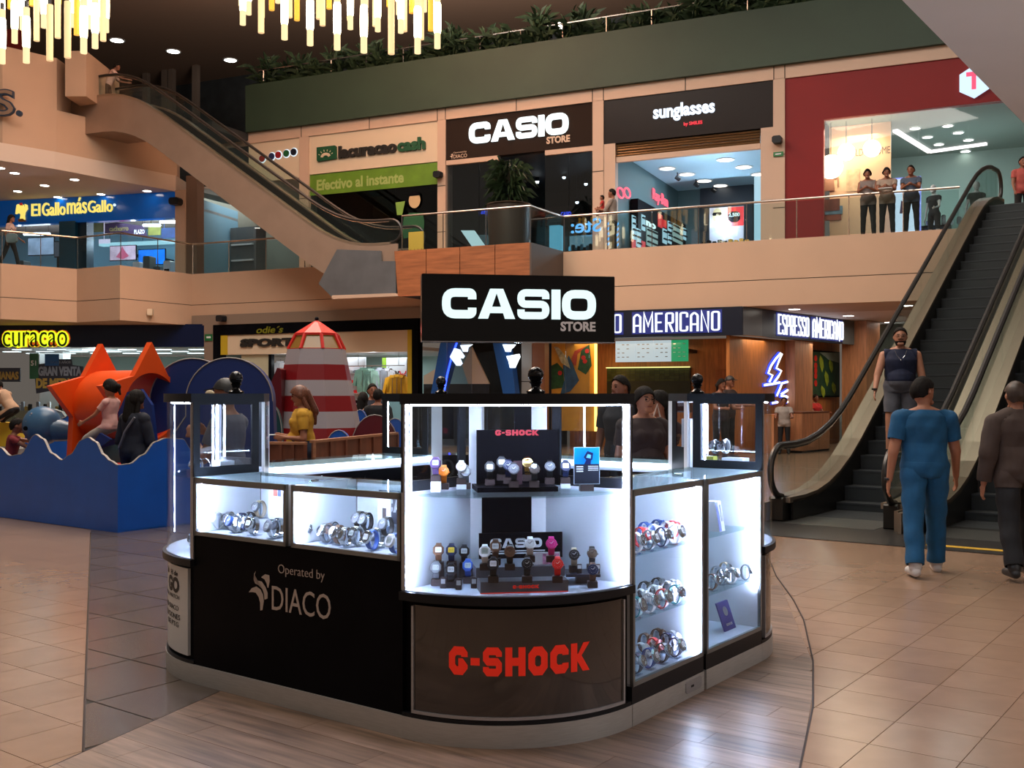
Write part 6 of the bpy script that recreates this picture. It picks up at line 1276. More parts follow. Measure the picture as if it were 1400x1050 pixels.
MB().prismY(ar([(770,500),(778,486),(786,505),(792,520),(780,535),(766,540),(772,520)]), pw_-.02, pw_-.01).build('painted_bird', mat('art_blue', rgb(50,90,120), .6, var=.3, scale=5), q)
MB().prismY(ar([(758,474),(764,475),(776,490),(780,504),(768,496)]), pw_-.03, pw_-.02).build('painted_wing', mat('art_wing', rgb(200,190,150), .6, var=.4, scale=10), q)
MB().prismY(ar([(782,490),(786,480),(800,474),(803,472),(790,484),(788,500),(784,498)]), pw_-.03, pw_-.02).build('painted_beak', mat('art_red', rgb(190,70,40), .6), q)
for x, y in ((798,489),(803,480),(800,494),(766,510)): MB().cyl((U2(x),pw_-.02,Z2(x,y)),(U2(x),pw_-.03,Z2(x,y)),.07,n=8).build('painted_berry', mat('berry_red', rgb(200,40,30), .5), q)
MB().box(U2(813.5), U2(816.5), pw_-.06, pw_, .5, 3.1).build('light_line', emit('line_amber', (1,.55,.12), 3.5), q)
q = Thing('tile_panel', 'dark green tiled recess behind the coffee bar', 'tiled panel', FA, (fu(890,2.9), 2.9, .5))
u0, u1 = fu(830,2.9), fu(944,2.9); zt2 = fz(890,503,2.9); MB().box(u0, u1, 2.88, 3.0, 1.0, zt2).build('backing', mat('green_tile_back', rgb(40,44,22), .5), q)
M_gt = mat('green_tile', rgb(74,80,44), .25, rnd=.2); tm = MB().bbox(0, .14, -.012, 0, 0, .065, .004).data('tile', M_gt)
n_ = int((u1-u0)/.15)
for j in range(5):
    for i in range(n_):
        o = bpy.data.objects.new('tile', tm); COL.objects.link(o); o.parent = q.obj; o.location = (u0+i*.15+.005-q.o[0], 2.88-q.o[1], zt2-.09-j*.075-q.o[2])
MB().box(u0, u1, 2.80, 2.86, zt2, zt2+.03).build('led_line', emit('line_green', (.8,.75,.25), 1.6), q)
q = Thing('bar_counter', 'coffee bar rear counter with machines on the wood wall', 'counter', FA, (fu(890,2.3), 2.3, 0)); MB().box(fu(835,2.3), fu(945,2.3), 2.3, 2.8, 0, 1.05).build('body', M_woodwall, q)
for i, (px, c, h) in enumerate(((870,M_pr,.45),(886,M_chrome,.40),(903,M_white,.5),(919,M_black,.42),(932,M_chrome,.3))):
    z = Thing('bar_machine', ('red','steel','white','black','small steel')[i]+' machine on the coffee bar rear counter', 'machine', FA, (fu(px,2.5), 2.5, 1.05), 'machines on the bar'); u = fu(px,2.5)
    MB().bbox(u-.2, u+.2, 2.4, 2.75, 1.05, 1.05+h, .04).build('body', c, z); MB().box(u-.15, u+.15, 2.36, 2.4, 1.1, 1.05+h*.6).build('front', M_black, z)
q = Thing('wall_door', 'plain wood service hatch in the wood wall', 'door', FA, (fu(995,2.8), 2.9, 0)); MB().bbox(fu(978,2.9), fu(1010,2.9), 2.94, 3.0, 0, fz(990,505,2.9), .01).build('leaf', woodmat('wood_hatch', rgb(170,100,50), (8,8,.8), .5), q)
# glowing cup emblem
t = Thing('neon_sign', 'white neon coffee cup emblem with steam on the wood wall', 'neon sign', CP, (pu(1065,.33), .33, 1.5))
def cpt(px, v, w_=.33): u = pu(px,w_); return (u, w_, 1.6+(538-v)/1440*CP.W(u,w_).y)
for pts in ([(1067,483),(1060,491),(1054,500),(1050,510),(1056,513),(1052,522)], [(1069,484),(1065,493),(1061,503),(1068,507),(1064,515),(1058,523)], [(1045,526.5),(1056,525),(1066,523)], [(1069,524),(1066,532),(1062,541)], [(1069,524),(1077,522),(1082,524),(1080,531),(1073,536),(1068,539)], [(1068,541),(1075,542),(1082,546),(1079,551),(1074,548)], [(1056,551),(1063,550)]):
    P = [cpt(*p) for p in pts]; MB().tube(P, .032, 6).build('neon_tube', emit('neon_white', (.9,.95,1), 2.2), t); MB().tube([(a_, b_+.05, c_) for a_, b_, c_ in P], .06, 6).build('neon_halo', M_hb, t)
q = Thing('wall_art', 'framed painting of green leaves and red berries on the wood wall', 'painting', CP, (pu(1128,.95), .95, 1.0))
U3 = lambda x: pu(x,.95); Z3_ = lambda x, y: 1.6+(538-y)/1440*CP.W(pu(x,.95),.95).y
MB().box(U3(1106), U3(1146), .90, 1.0, Z3_(1128,543), Z3_(1128,480)).build('frame', M_black, q); MB().box(U3(1107), U3(1144), .88, .90, Z3_(1128,541), Z3_(1128,482)).build('canvas', mat('art_dkgreen', rgb(34,70,48), .5, var=.5, scale=2.5), q)
MB().prismY([(U3(x), Z3_(x,y)) for x, y in [(1118,482),(1144,482),(1144,496),(1130,492)]], .87, .88).build('painted_sky', mat('art_sky', rgb(150,165,150), .5, var=.2, scale=4), q)
for x, y, s_ in ((1120,497,.28),(1127,517,.26),(1133,500,.22),(1122,535,.2),(1137,530,.2)):
    u = U3(x); z = Z3_(x,y); MB().prismY([(u-.12,z+.9*s_),(u+.10,z+.4*s_),(u+.14,z-.4*s_),(u+.02,z-s_),(u-.12,z-.4*s_),(u-.17,z+.3*s_)], .86, .87).build('painted_leaf', mat('art_leaf', rgb(150,170,50), .5, var=.3, scale=8), q)
for y in (490,500,507,514,524): MB().cyl((U3(1112),.865,Z3_(1112,y)),(U3(1112),.88,Z3_(1112,y)),.10,n=9).build('painted_berry', MATS['berry_red'], q)
q = Thing('service_counter', 'rounded wood counter at the end of the coffee bar', 'counter', CP, (pu(1110,-.6), -.6, 0))
ua_, ub_ = pu(1092,-.6), pu(1135,-.6)
P = [(ua_,0),(ua_,-.7)]+[(ub_-.35+.35*math.cos(a_), -.35+.35*math.sin(a_)) for a_ in [(-90+i*22.5)*PI/180 for i in range(9)]]
MB().prism(P, .05, 1.05).build('body', MATS['wood_light'], q, smooth=True); MB().prism([(x*1.0, y) for x, y in P], 1.05, 1.10).build('top', MATS['cafe_wood_dark'], q); MB().prism(P, 0, .05).build('plinth', M_black, q)
q = Thing('service_counter', 'low wood counter left of the rounded one', 'counter', CP, (pu(1072,-.3), -.3, 0)); MB().box(pu(1058,-.3), pu(1090,-.3), -.3, .1, 0, 1.0).build('body', MATS['wood_light'], q); MB().box(pu(1058,-.3), pu(1090,-.3), -.32, .12, 1.0, 1.04).build('top', M_woodwall, q)
# ---------------------------------------------------------------- chandeliers
random.seed(21)
M_tube = emit('tube_glow', (1,.72,.38), 1.3); M_tubed = mat('tube_frost', rgb(240,200,140), .35, em=(1,.72,.38), es=.75); M_amber = mat('tube_amber', rgb(230,160,40), .2, em=(1,.55,.08), es=.8)
def chandelier(lab, Yc, tubes):
    xs = [at(px, Yc)[0] for px, v, s, k in tubes]; xc = (min(xs)+max(xs))/2; zt = 16
    t = Thing('chandelier', lab, 'chandelier', WLD, (xc, Yc, zt), 'atrium chandeliers')
    MB().lathe([(1.9,zt-.25),(1.9,zt),(1.75,zt),(1.75,zt-.25)], (xc,Yc,0), 32).build('canopy', M_cap, t)
    for px, v, s, kind in tubes:
        Y = Yc+s; X = (px-700)/1440*Y; zb = 1.6+(538-v)/1440*Y; ln = .82; r = .048
        o = MB().cyl((X,Y,zb),(X,Y,zb+ln),r,n=12).build('tube', (M_tubed, M_tube, M_amber)[kind], t, smooth=True)
        if kind == 1: MB().lathe([(.03,zb+.14),(.056,zb+.26),(.060,zb+.45),(.056,zb+.66),(.03,zb+.76)], (X,Y,0), 10).build('glow_core', emit('core', (1,.80,.50), 9), t, o, smooth=True)
        MB().cyl((X,Y,zb+ln),(X,Y,zb+ln+.10),.03,n=8).build('cap', M_chrome, t, o); MB().cyl((X,Y,zb+ln+.1),(X,Y,zt-.2),.006,n=4).build('wire', M_cap, t, o)
chandelier('right-hand of the two chandeliers of hanging glowing glass tubes', 17, [(332,34,.3,1),(357,45,-.5,0),(358,24,.9,0),(371.5,14,1.2,2),(389,54,-1,1),(396,24,1.1,0),(406,28,1.3,2),(424,62,-1.3,1),(436,26,1.3,0),(441,35,.9,0),(461,68,-1.5,1),(479,40,.9,1),(478,28,1.4,0),(497.5,72,-1.6,1),(513,36,1.3,0),(516.5,43,.8,1),(532,9,1.7,2),(535,74,-1.6,0),(548,45,.9,1),(553,43,1.2,0),(563,18,1.6,2),(571,73,-1.4,1),(576,54,.6,0),(589,42,.9,2),(590,28,1.2,1),(598,66,-1,1),(340,20,1.4,1),(330,8,1.0,0),(450,12,1.6,2),(380,4,1.6,1),(500,10,1.7,1),(545,20,1.6,1),(580,16,1.5,1)])
chandelier('left-hand of the two chandeliers of hanging glowing tubes, partly out of view', 17, [(3,87,-.9,1),(2,50,.8,1),(20,59,.4,1),(14,12,1.6,2),(31,41,.9,1),(36,86,-1.3,1),(50,56,.9,0),(44,8,1.7,2),(60,38,1.1,1),(68,83,-1.5,0),(79,52,.8,0),(80,5,1.7,2),(92.5,79,-1.6,0),(100,37,1.1,1),(105,48,.8,2),(108,20,1.4,1),(114.5,73,-1.5,1),(123,39,1.2,1),(130,66,-.7,1),(137,42,.9,1),(141,56,.3,0),(145,44,.6,1),(-12,60,.3,1),(-25,80,-.8,1),(-20,30,1.2,0),(132,15,1.4,1),(96,10,1.6,1),(28,20,1.5,1)])
# ---------------------------------------------------------------- escalators
M_step = mat('step_dark', (.030,.034,.036), .5, .3, bump=.3, var=.2, scale=40, stretch=(1,30,1)); M_stepedge = mat('step_edge', (.06,.065,.07), .4, .5)
M_deckb = mat('deck_bronze', rgb(168,148,128), .30, .7); M_skirt = mat('skirt_dark', (.04,.035,.03), .3, .6)
def escalator(lab, fr, x0, y0, y1, z0, rise, ang, flat, cladm, side, truss=1.0, dirn=1, group=None, hr=.95, flat2=None):
    """runs towards +x of the frame from x0; y0..y1 outer deck edges"""
    run = rise/math.tan(math.radians(ang)); tn = math.tan(math.radians(ang))
    t = Thing('escalator', lab, 'escalator', fr, (x0, (y0+y1)/2, z0), group)
    D = dirn
    def X(a): return x0+D*a
    def path(off, a0, a1, n=5, rr=1.1):   # z along the run with soft bends
        pts = [(a0, z0+off)]
        for k in range(n+1): q = -rr+2*rr*k/n; pts.append((flat+q, z0+off+ (tn*rr*((q+rr)/(2*rr))**2)))
        for k in range(n+1): q = -rr+2*rr*k/n; pts.append((flat+run+q, z0+off+rise-(tn*rr*(1-(q+rr)/(2*rr))**2)))
        pts.append((a1, z0+off+rise)); return [(X(a), z) for a, z in pts]
    end = flat+run+(flat2 or flat)
    dk = .28
    # steps
    sy0, sy1 = y0+dk, y1-dk; n = int(rise/.2); d = .2/tn
    MB().box(min(X(-.9),X(.0)), max(X(-.9),X(.0)), sy0, sy1, z0-.002, z0+.006).build('comb_plate', mat('comb_steel', (.16,.16,.15), .35, .8, bump=.2, var=.1, scale=30, stretch=(1,20,1)), t)
    a = 0
    for k in range(int(flat/d)+1): MB().box(min(X(a),X(a+d-.005)), max(X(a),X(a+d-.005)), sy0, sy1, z0-.2, z0).build('step', M_step, t); a += d
    a0 = a
    for k in range(n+1):
        z = z0+.2*(k)+.1; z = min(z, z0+rise); s = MB().box(min(X(a),X(a+d-.004)), max(X(a),X(a+d-.004)), sy0, sy1, z-.42, z).build('step', M_step, t)
        MB().box(min(X(a-.006),X(a+.03)), max(X(a-.006),X(a+.03)), sy0, sy1, z-.02, z+.004).build('nosing', M_stepedge, t, s); a += d
    MB().box(min(X(a),X(end)), max(X(a),X(end)), sy0, sy1, z0+rise-.1, z0+rise).build('landing_plate', MATS['comb_steel'], t)
    for q, (ya, yb) in enumerate(((y0, y0+dk), (y1-dk, y1))):
        inner = (yb-.03, yb) if q == 0 else (ya, ya+.03)
        MB().ribbonXZ(path(.26, -.55, end+.3), .5, *inner).build('skirt', M_skirt, t)
        MB().ribbonXZ(path(.30, -.65, end+.3), .07, ya, yb).build('deck', M_deckb, t)
        ym = (ya+yb)/2
        g = path(hr-.03, -.55, end+.3); lo = path(.29, -.55, end+.3)
        # glass balustrade in panels
        m_ = len(g)
        for i in range(m_-1):
            A, B = g[i], g[i+1]; C, E_ = lo[i], lo[i+1]; ns = max(1, int(abs(B[0]-A[0])/1.5))
            for k in range(ns):
                f0, f1 = k/ns, (k+1)/ns; L4 = lambda P_, Q_, f: (P_[0]+(Q_[0]-P_[0])*f, P_[1]+(Q_[1]-P_[1])*f)
                MB().prismY([L4(C,E_,f0), L4(C,E_,f1), L4(A,B,f1), L4(A,B,f0)], ym-.006, ym+.006).build('balustrade_glass', M_railglass, t)
        # newel glass and handrail loop
        nw_ = []
        for k in range(9): th = PI/2+PI*k/8; nw_.append((X(-.55+.33*math.cos(th)), z0+(hr-.03-.29)/2+.29+(hr-.03-.29)/2*math.sin(th)))
        MB().prismY(nw_, ym-.006, ym+.006).build('balustrade_glass', M_railglass, t)
        hp = path(hr, -.55, end+.3)
        lp = []
        for k in range(13): th = -PI*.42+ (PI*.92)*k/12; th = -PI/2+PI*k/12; lp.append((X(-.58-.36*math.cos(th)), z0+.30+(hr-.30)/2+(hr-.30)/2*math.sin(th)))
        top = []
        for k in range(11): th = PI/2-PI*k/10; top.append((X(end+.3+.36*math.cos(th)), z0+rise+.30+(hr-.30)/2+(hr-.30)/2*math.sin(th)))
        P = lp[:-1]+hp+top[1:]
        MB().tube([(x, ym, z) for x, z in P], .042, 8).build('handrail', M_rubber, t, smooth=True)
        MB().tube([(x, ym, z-.045) for x, z in hp], .018, 6).build('handrail_track', M_rail, t)
        # outer cladding and truss end
    if truss:
        pth = path(.24, -.9, end+(.35 if not flat2 else 1.3)); MB().ribbonXZ(pth, truss, y0+.005, y0+.05).build('side_cladding', cladm, t); MB().ribbonXZ(pth, truss, y1-.05, y1-.005).build('side_cladding', cladm, t)
        low = [(x, z-truss+.05) for x, z in pth]; MB().ribbonXZ(low, .05, y0+.02, y1-.02).build('soffit_cladding', cladm, t)
    MB().bbox(min(X(-.75),X(-.45)), max(X(-.75),X(-.45)), y0+.06, y0+dk-.06, z0, z0+.3, .02).build('newel_base', M_skirt, t); MB().bbox(min(X(-.75),X(-.45)), max(X(-.75),X(-.45)), y1-dk+.06, y1-.06, z0, z0+.3, .02).build('newel_base', M_skirt, t)
    return t
KY = Fr(K.W(0,0).x, K.W(0,0).y, K.a+PI/2)     # x runs along kiosk depth, y to the left
escalator('escalator beside the coffee bar, man standing on its lower steps', KY, 9.7, 1.10, 2.78, 0, ZF, 30.5, .95, M_deckb, None, truss=.62, group='escalators rising on the right')
escalator('escalator at the right edge of the view, next to the first', KY, 9.5, -.62, 1.06, 0, ZF, 30.5, .95, M_deckb, None, truss=.62, group='escalators rising on the right')
solo('floor_plate', 'dark steel floor plate before the two escalators', 'floor plate', MB().box(7.65, 9.7, -.9, 2.72, -.003, .004), mat('plate_dark', (.05,.048,.046), .35, .6, bump=.15, var=.2, scale=20), KY, (8.6, 1, 0))
solo('floor_marking', 'yellow safety strip on the plate before the right escalator', 'marking', MB().box(7.86, 7.98, -.6, .55, .004, .008), mat('yellow_strip', rgb(190,150,30), .6, var=.2, scale=20), KY, (7.9, 0, 0))
struct('upper_landing', MB().box(20.9, 29, -3, 3.0, 5.0, ZF), M_beige, KY, 'upper floor where the right escalators arrive')
# left escalator between the gallery and the third level
u_b = fu(470, -1.93); u_t = fu(178, -1.93); ang_l = math.degrees(math.atan((11.0-ZF)/(u_b-u_t)))
FL = Fr(FA.x, FA.y, FA.a+PI)   # x to the left
escalator('escalator crossing the upper left, with plain metal cladding', FL, -fu(505,-1.93), .32, 1.90, ZF, 5.4, ang_l, 1.0, M_steelc, None, truss=1.15, flat2=2.2)
M_sheet = mat('steel_sheet', rgb(128,132,138), .42, .7, var=.12, scale=1.5)
t = Thing('steel_cladding', 'bluish steel box cladding at the foot of the left escalator', 'cladding', FA, (fu(490,-1.97), -1.97, 4.3))
cf = lambda pts: [(fu(x,-1.97), fz(x,y,-1.97)) for x, y in pts]
MB().prismY(cf([(461,341),(521,343),(522,357),(541,357),(542,404),(455,407),(436,388)]), -1.99, -1.93).build('sheet', M_sheet, t)
MB().prismY(cf([(455,404),(542,401),(545,405),(455,409)]), -2.02, -1.90).build('lower_edge', M_trim, t)
# ---------------------------------------------------------------- play area
M_pblue = mat('play_blue', rgb(18,88,184), .35, var=.08, scale=3); M_pedge = mat('play_edge', rgb(150,142,136), .5); M_pnavy = mat('play_navy', rgb(20,44,104), .4); M_porange = mat('play_orange', rgb(226,78,20), .35, var=.06, scale=4)
M_predd = mat('play_red', rgb(124,18,24), .4); M_pwhite = mat('play_white', rgb(152,144,148), .5); M_pred = mat('play_red_bright', rgb(196,36,28), .4)
PL = Fr(-4.54, 12.1, K.a)   # x towards the right-front, negative x to the left-back (parallel to kiosk front)
PR = Fr(-4.54, 12.1, K.a+PI/2)
def wavewall(lab, fr, tops, th=.03):
    xs = [a for a, b in tops]; t = Thing('wave_wall', lab, 'play wall', fr, ((min(xs)+max(xs))/2, 0, 0), 'blue wave walls of the play area')
    # smooth the profile
    P = []
    for i in range(len(tops)-1):
        for k in range(5):
            s = k/5; s = s*s*(3-2*s) if True else s; q = k/5; P.append((tops[i][0]+(tops[i+1][0]-tops[i][0])*q, tops[i][1]+(tops[i+1][1]-tops[i][1])*s))
    P.append(tops[-1])
    mb = MB(); n = len(P)
    for i in range(n-1): (xa, za), (xb, zb) = P[i], P[i+1]; mb.add([(xa,0,0),(xb,0,0),(xb,0,zb),(xa,0,za),(xa,th,0),(xb,th,0),(xb,th,zb),(xa,th,za)], [(0,1,2,3),(5,4,7,6)])
    mb.box(P[0][0]-.001, P[0][0], 0, th, 0, P[0][1]).box(P[-1][0], P[-1][0]+.001, 0, th, 0, P[-1][1]).build('panel', M_pblue, t)
    MB().ribbonXZ([(x, z+.004) for x, z in P], .009, -.001, th+.001).build('edge', M_pedge, t); return t
def pz(fr, px, v): u = fr.ray(px, 0); return u, 1.6+(538-v)/1440*fr.W(u, 0).y
wavewall('long blue wave-topped wall at the lower left', PL, [pz(PL,x,y) for x, y in ((-60,640),(-30,600),(0,612),(13,623),(28,621),(48,594),(58,600),(70,620),(84,629),(95,622),(112,601),(120,598),(130,604),(141,622),(150,630),(161,636))])
wavewall('short blue wave-topped wall running behind the left showcase', PR, [pz(PR,x,y) for x, y in ((161,636),(178,634),(196,622),(213,604),(227,599),(250,600),(262,615),(275,632))])
struct('floor_play', MB().box(-3.2, 0, .1, 6.5, -.003, .02), mat('play_floor', rgb(60,90,120), .6, var=.4, scale=2), PL, 'padded floor of the play area')
# star tunnel: local x towards right; star faces angled
ST = Fr(*at(170,14.6), math.radians(-30))
t = Thing('star_tunnel', 'orange play tunnel with star-shaped ends', 'play tunnel', ST, (0,0,0))
YS = 15.0
def star(cx, cz, R, r, rot=0): return [( (cx+(R if k % 2 == 0 else r)*math.sin(rot+k*PI/5)), (cz+(R if k % 2 == 0 else r)*math.cos(rot+k*PI/5))) for k in range(10)]
def plateX(mb, P, x0, x1):   # star plate across the tunnel axis (axis along x), profile in (y, z)
    n = len(P); return mb.add([(x0,y,z) for y, z in P]+[(x1,y,z) for y, z in P], [tuple(range(n-1,-1,-1)), tuple(range(n,2*n))]+[(i,(i+1)%n,n+(i+1)%n,n+i) for i in range(n)])
E_ = .62
def tun(x0, x1, r, m, nm, cz=1.43, n=28, inner=False):
    mb = MB(); mb.add([(x, r*math.cos(2*PI*k/n), cz+r*math.sin(2*PI*k/n)) for x in (x0, x1) for k in range(n)], [(k,(k+1)%n,n+(k+1)%n,n+k) for k in range(n)]); return mb.build(nm, m, t, smooth=True)
tun(-.47, .47, .49, M_porange, 'tunnel_shell'); tun(-.47, .47, .45, M_pred, 'tunnel_lining')
def starring(x, nm, R=.87, r=.50, rot=0):
    P = star(0, 1.43, R, r, rot); n = 40; mb = MB(); vs = []; fs = []
    # ring plate: outer star sampled by angle, inner round hole
    ang = [2*PI*k/n for k in range(n)]; O = []
    for a_ in ang:
        d = Vector((math.sin(a_), math.cos(a_))); best = None
        for i in range(10):
            A = Vector((P[i][0], P[i][1]-1.43)); B = Vector((P[(i+1)%10][0], P[(i+1)%10][1]-1.43)); e = B-A; den = d.x*e.y-d.y*e.x
            if abs(den) < 1e-9: continue
            s = (A.x*e.y-A.y*e.x)/den; q = (A.x*d.y-A.y*d.x)/den
            if s > 0 and -1e-6 <= q <= 1+1e-6 and (best is None or s > best): best = s
        O.append(d*best)
    for xx in (x-.05, x+.05):
        for k in range(n): vs.append((xx, O[k].x, max(0.02, 1.43+O[k].y)))
        for k in range(n): vs.append((xx, .45*math.sin(ang[k]), 1.43+.45*math.cos(ang[k])))
    for k in range(n):
        j = (k+1)%n; fs += [(k,j,n+j,n+k),(2*n+j,2*n+k,3*n+k,3*n+j),(j,k,2*n+k,2*n+j),(n+k,n+j,3*n+j,3*n+k)]
    mb.add(vs, fs); return mb.build(nm, M_porange, t)
starring(-.50, 'star_end'); starring(.50, 'star_end'); MB().box(-.35, .35, -.2, .2, 0, .98).build('support', M_pnavy, t); MB().box(-.56, -.44, -.12, .12, 0, .9).build('leg', M_porange, t)
# big navy wave arches behind
def hump(lab, px0, px1, vtop, Y, tail, yoff=0):
    xa, xb = at(px0,Y)[0], at(px1,Y)[0]; R = (xb-xa)/2; c = (xa+xb)/2; zt = 1.6+(538-vtop)/1440*Y; cz = zt-R
    P = [(c+R*math.cos(a_), cz+R*math.sin(a_)) for a_ in [math.radians(x) for x in range(0, 181, 9)]]
    P = P+[(xa, cz-.2), (xa-tail*.4, cz-.55), (xa-tail, cz-.85), (xa-tail-.1, 0), (xb+.05, 0), (xb+.03, cz*.5)]
    t = Thing('wave_arch', lab, 'play panel', WLD, (c, Y, 0), 'navy wave arches of the play area')
    MB().prismY(P, Y, Y+.18).build('panel', M_pnavy, t)
    MB().tube([(x, Y-.005, z) for x, z in P[:len(P)-3]], .008, 6).build('edge', M_pedge, t)
hump('navy wave-shaped arch behind the star tunnel', 205, 322, 490, 14.6, .5); hump('nearer navy wave-shaped arch behind the left showcase', 254, 373, 489, 13.9, .6)
# lighthouse
YL = 17; xl, _ = at(433, YL); zl = lambda v: 1.6+(538-v)/1440*YL
t = Thing('lighthouse', 'red and white striped octagonal toy lighthouse', 'play tower', WLD, (xl, YL, 0))
hw = lambda v: (v-478)/(600-478)*(64.5-40)+40   # half width in px
def ring(v0, v1, m, nm, fn=hw, n=8, rot=PI/8):
    r0, r1 = fn(v1)/1440*YL, fn(v0)/1440*YL; mb = MB(); mb.lathe([(r0, zl(v1)), (r1, zl(v0))], (xl, YL, 0), n, 1, 1, Matrix.Rotation(rot, 4, 'Z')); return mb.build(nm, m, t)
ring(541, 563, M_predd, 'stripe') if 0 else None
for a_, b_, m in ((478,499,M_pwhite),(499,520,M_predd),(520,541,M_pwhite),(541,562,M_predd),(562,584,M_pwhite),(584,606,M_predd),(606,630,M_pwhite),(630,673,M_predd)): ring(a_, b_, m, 'stripe')
ring(455, 478, mat('amber_window', rgb(120,84,34), .2, em=(.5,.3,.08), es=.08), 'lantern_glass', lambda v: 27+(v-458)/20*11.5)
mb = MB()
for k in range(8):
    a_ = PI/8+2*PI*k/8; r0, r1 = 39/1440*YL, 29/1440*YL; mb = MB().tube([(xl+r0*math.cos(a_), YL+r0*math.sin(a_), zl(478)), (xl+r1*math.cos(a_), YL+r1*math.sin(a_), zl(458))], .03, 6).build('lantern_post', M_pred, t)
MB().lathe([(40/1440*YL, zl(479)), (40/1440*YL, zl(477))], (xl,YL,0), 8, 1, 1, Matrix.Rotation(PI/8,4,'Z')).build('lantern_sill', M_pred, t)
MB().lathe([(30/1440*YL, zl(459)), (30/1440*YL, zl(456)), (.02, zl(438))], (xl,YL,0), 8, 1, 1, Matrix.Rotation(PI/8,4,'Z')).build('roof', M_pred, t); MB().ball((xl,YL,zl(436)), .035, 10).build('tip', M_black, t)
o = MB().prismY([(xl-.80, zl(660)), (xl-.78,zl(560)), (xl-.58, zl(520)), (xl-.50, zl(504)), (xl-.44, zl(506)), (xl-.43,zl(560)), (xl-.45, zl(660))], YL-.62, YL-.25).build('slide_wall', mat('slide_dkred', rgb(90,16,22), .4), t)
# red and blue small waves right of it, wood fence
def lump(lab, px0, px1, v, Y, m): 
    xa, xb = at(px0,Y)[0], at(px1,Y)[0]; zt = 1.6+(538-v)/1440*Y; n = 14; P = [(xa+(xb-xa)*(1-math.cos(PI*k/n))/2, zt-.55+.55*math.sin(PI*k/n)) for k in range(n+1)]+[(xb,0),(xa,0)]
    q = Thing('play_wave', lab, 'play panel', WLD, ((xa+xb)/2, Y, 0), 'small play waves'); MB().prismY(P, Y, Y+.12).build('panel', m, q); MB().tube([(x,Y-.004,z) for x, z in P[:n+1]], .007, 5).build('edge', M_pedge, q)
lump('blue rounded play wave before the lighthouse', 440, 486, 588, 15.2, M_pblue); lump('dark red play wave right of the lighthouse', 480, 545, 567, 16.6, MATS['slide_dkred']); lump('blue play wave behind the dark red one', 478, 506, 560, 17.6, M_pblue); lump('blue play wave beside the left showcase post', 352, 384, 596, 15.0, M_pblue); lump('dark green play wave behind the left showcase', 362, 386, 556, 15.6, mat('play_green', rgb(24,66,66), .5)); lump('blue play wave at the far right of the play area', 520, 560, 572, 17.2, M_pblue)
def fence(lab, pa, pb, YA, va, n, YB=None, vb=None):
    A = Vector(at(pa,YA)); B = Vector(at(pb,YB or YA)); d = B-A; f_ = Fr(A.x, A.y, math.atan2(d.y, d.x)); L_ = d.length; zt = 1.6+(538-va)/1440*YA
    q = Thing('wood_partition', lab, 'partition', f_, (L_/2, 0, 0), 'low wood partitions'); e = L_/n
    for k in range(n): MB().box(k*e+.006, (k+1)*e-.006, .02, .05, 0, zt-.03).build('board', woodmat('partition_wood', rgb(112,62,42), (6,6,.8), .5, rnd=.1), q)
    MB().box(0, L_, 0, .07, zt-.03, zt).build('top_rail', woodmat('rail_wood', rgb(160,110,80), (.8,6,6), .5), q)
    for k in range(n+1): MB().box(k*e-.02, k*e+.02, 0, .02, 0, zt-.03).build('batten', MATS['rail_wood'] if k in (0,) else MATS['partition_wood'], q)
fence('low wood partition left of the woman in yellow', 366, 417, 12.4, 604, 3, 12.3, 603); fence('low wood partition right of the woman in yellow', 431, 545, 11.8, 602, 6, 14.3, 594)
# dolphin rocker, slide, soft blocks
t = Thing('whale_rocker', 'grey-blue whale-shaped play figure with pale spots', 'play figure', WLD, (*at(62,14.6), 0))
cx, cy = at(58, 14.6); cz = 1.6+(538-592)/1440*14.6
mb = MB().ball((cx, cy, cz+.10), .26, 24, 1.05, .8, 1.05); mb.build('body', mat('whale_blue', rgb(60,96,128), .3, var=.15, scale=4), t, smooth=True)
q = MB(); q.lathe([(.17,0),(.13,.2),(.07,.36),(.03,.42)], (0,0,0), 14); q.map(lambda x, y, z: (cx+.18+z, cy+y, cz+.05-.15*z+x)).build('tail', MATS['whale_blue'], t, smooth=True)
MB().prism([(0,0),(.22,.12),(.30,.10),(.2,-.02),(.30,-.14),(.2,-.14)], 0, .03).map(lambda x, y, z: (cx+.5+x, cy+y, cz+.0+z+x*.3)).build('fluke', MATS['whale_blue'], t)
MB().cyl((cx-.15,cy-.14,cz+.07),(cx-.15,cy-.19,cz+.07),.03).build('eye', M_black, t)
for k in range(7): a_ = random.uniform(-.15,.15); b_ = random.uniform(-.05,.2); MB().ball((cx+a_, cy-.195+abs(a_)*.3+abs(b_-.05)*.3, cz+.12+b_), .016, 8).build('spot', M_pwhite, t)
MB().cyl((cx,cy,0),(cx,cy,cz-.05),.10,.08).build('stand', M_pblue, t)
t = Thing('play_slide', 'green and navy slide hump the girl sits on', 'play slide', WLD, (*at(160,13.4), 0))
cx, cy = at(158, 13.5); 
MB().prismY([(cx-.62,0),(cx-.5,.30),(cx-.32,.72),(cx-.1,.92),(cx+.15,.98),(cx+.35,.9),(cx+.45,0)], cy-.10, cy+.35).build('hump', mat('play_dkgreen', rgb(40,74,74), .5), t); MB().prismY([(cx-.66,0),(cx-.55,.35),(cx-.36,.80),(cx-.14,1.1),(cx+.0,1.02),(cx-.16,.9),(cx-.34,.68),(cx-.5,.3),(cx-.56,0)], cy-.16, cy-.10).build('side_wall', M_pnavy, t)
MB().prismY([(cx-.06,.9),(cx-.10,1.35),(cx+.02,1.62),(cx+.2,1.66),(cx+.34,1.45),(cx+.40,.9)], cy+.35, cy+.45).build('backrest', M_pnavy, t)
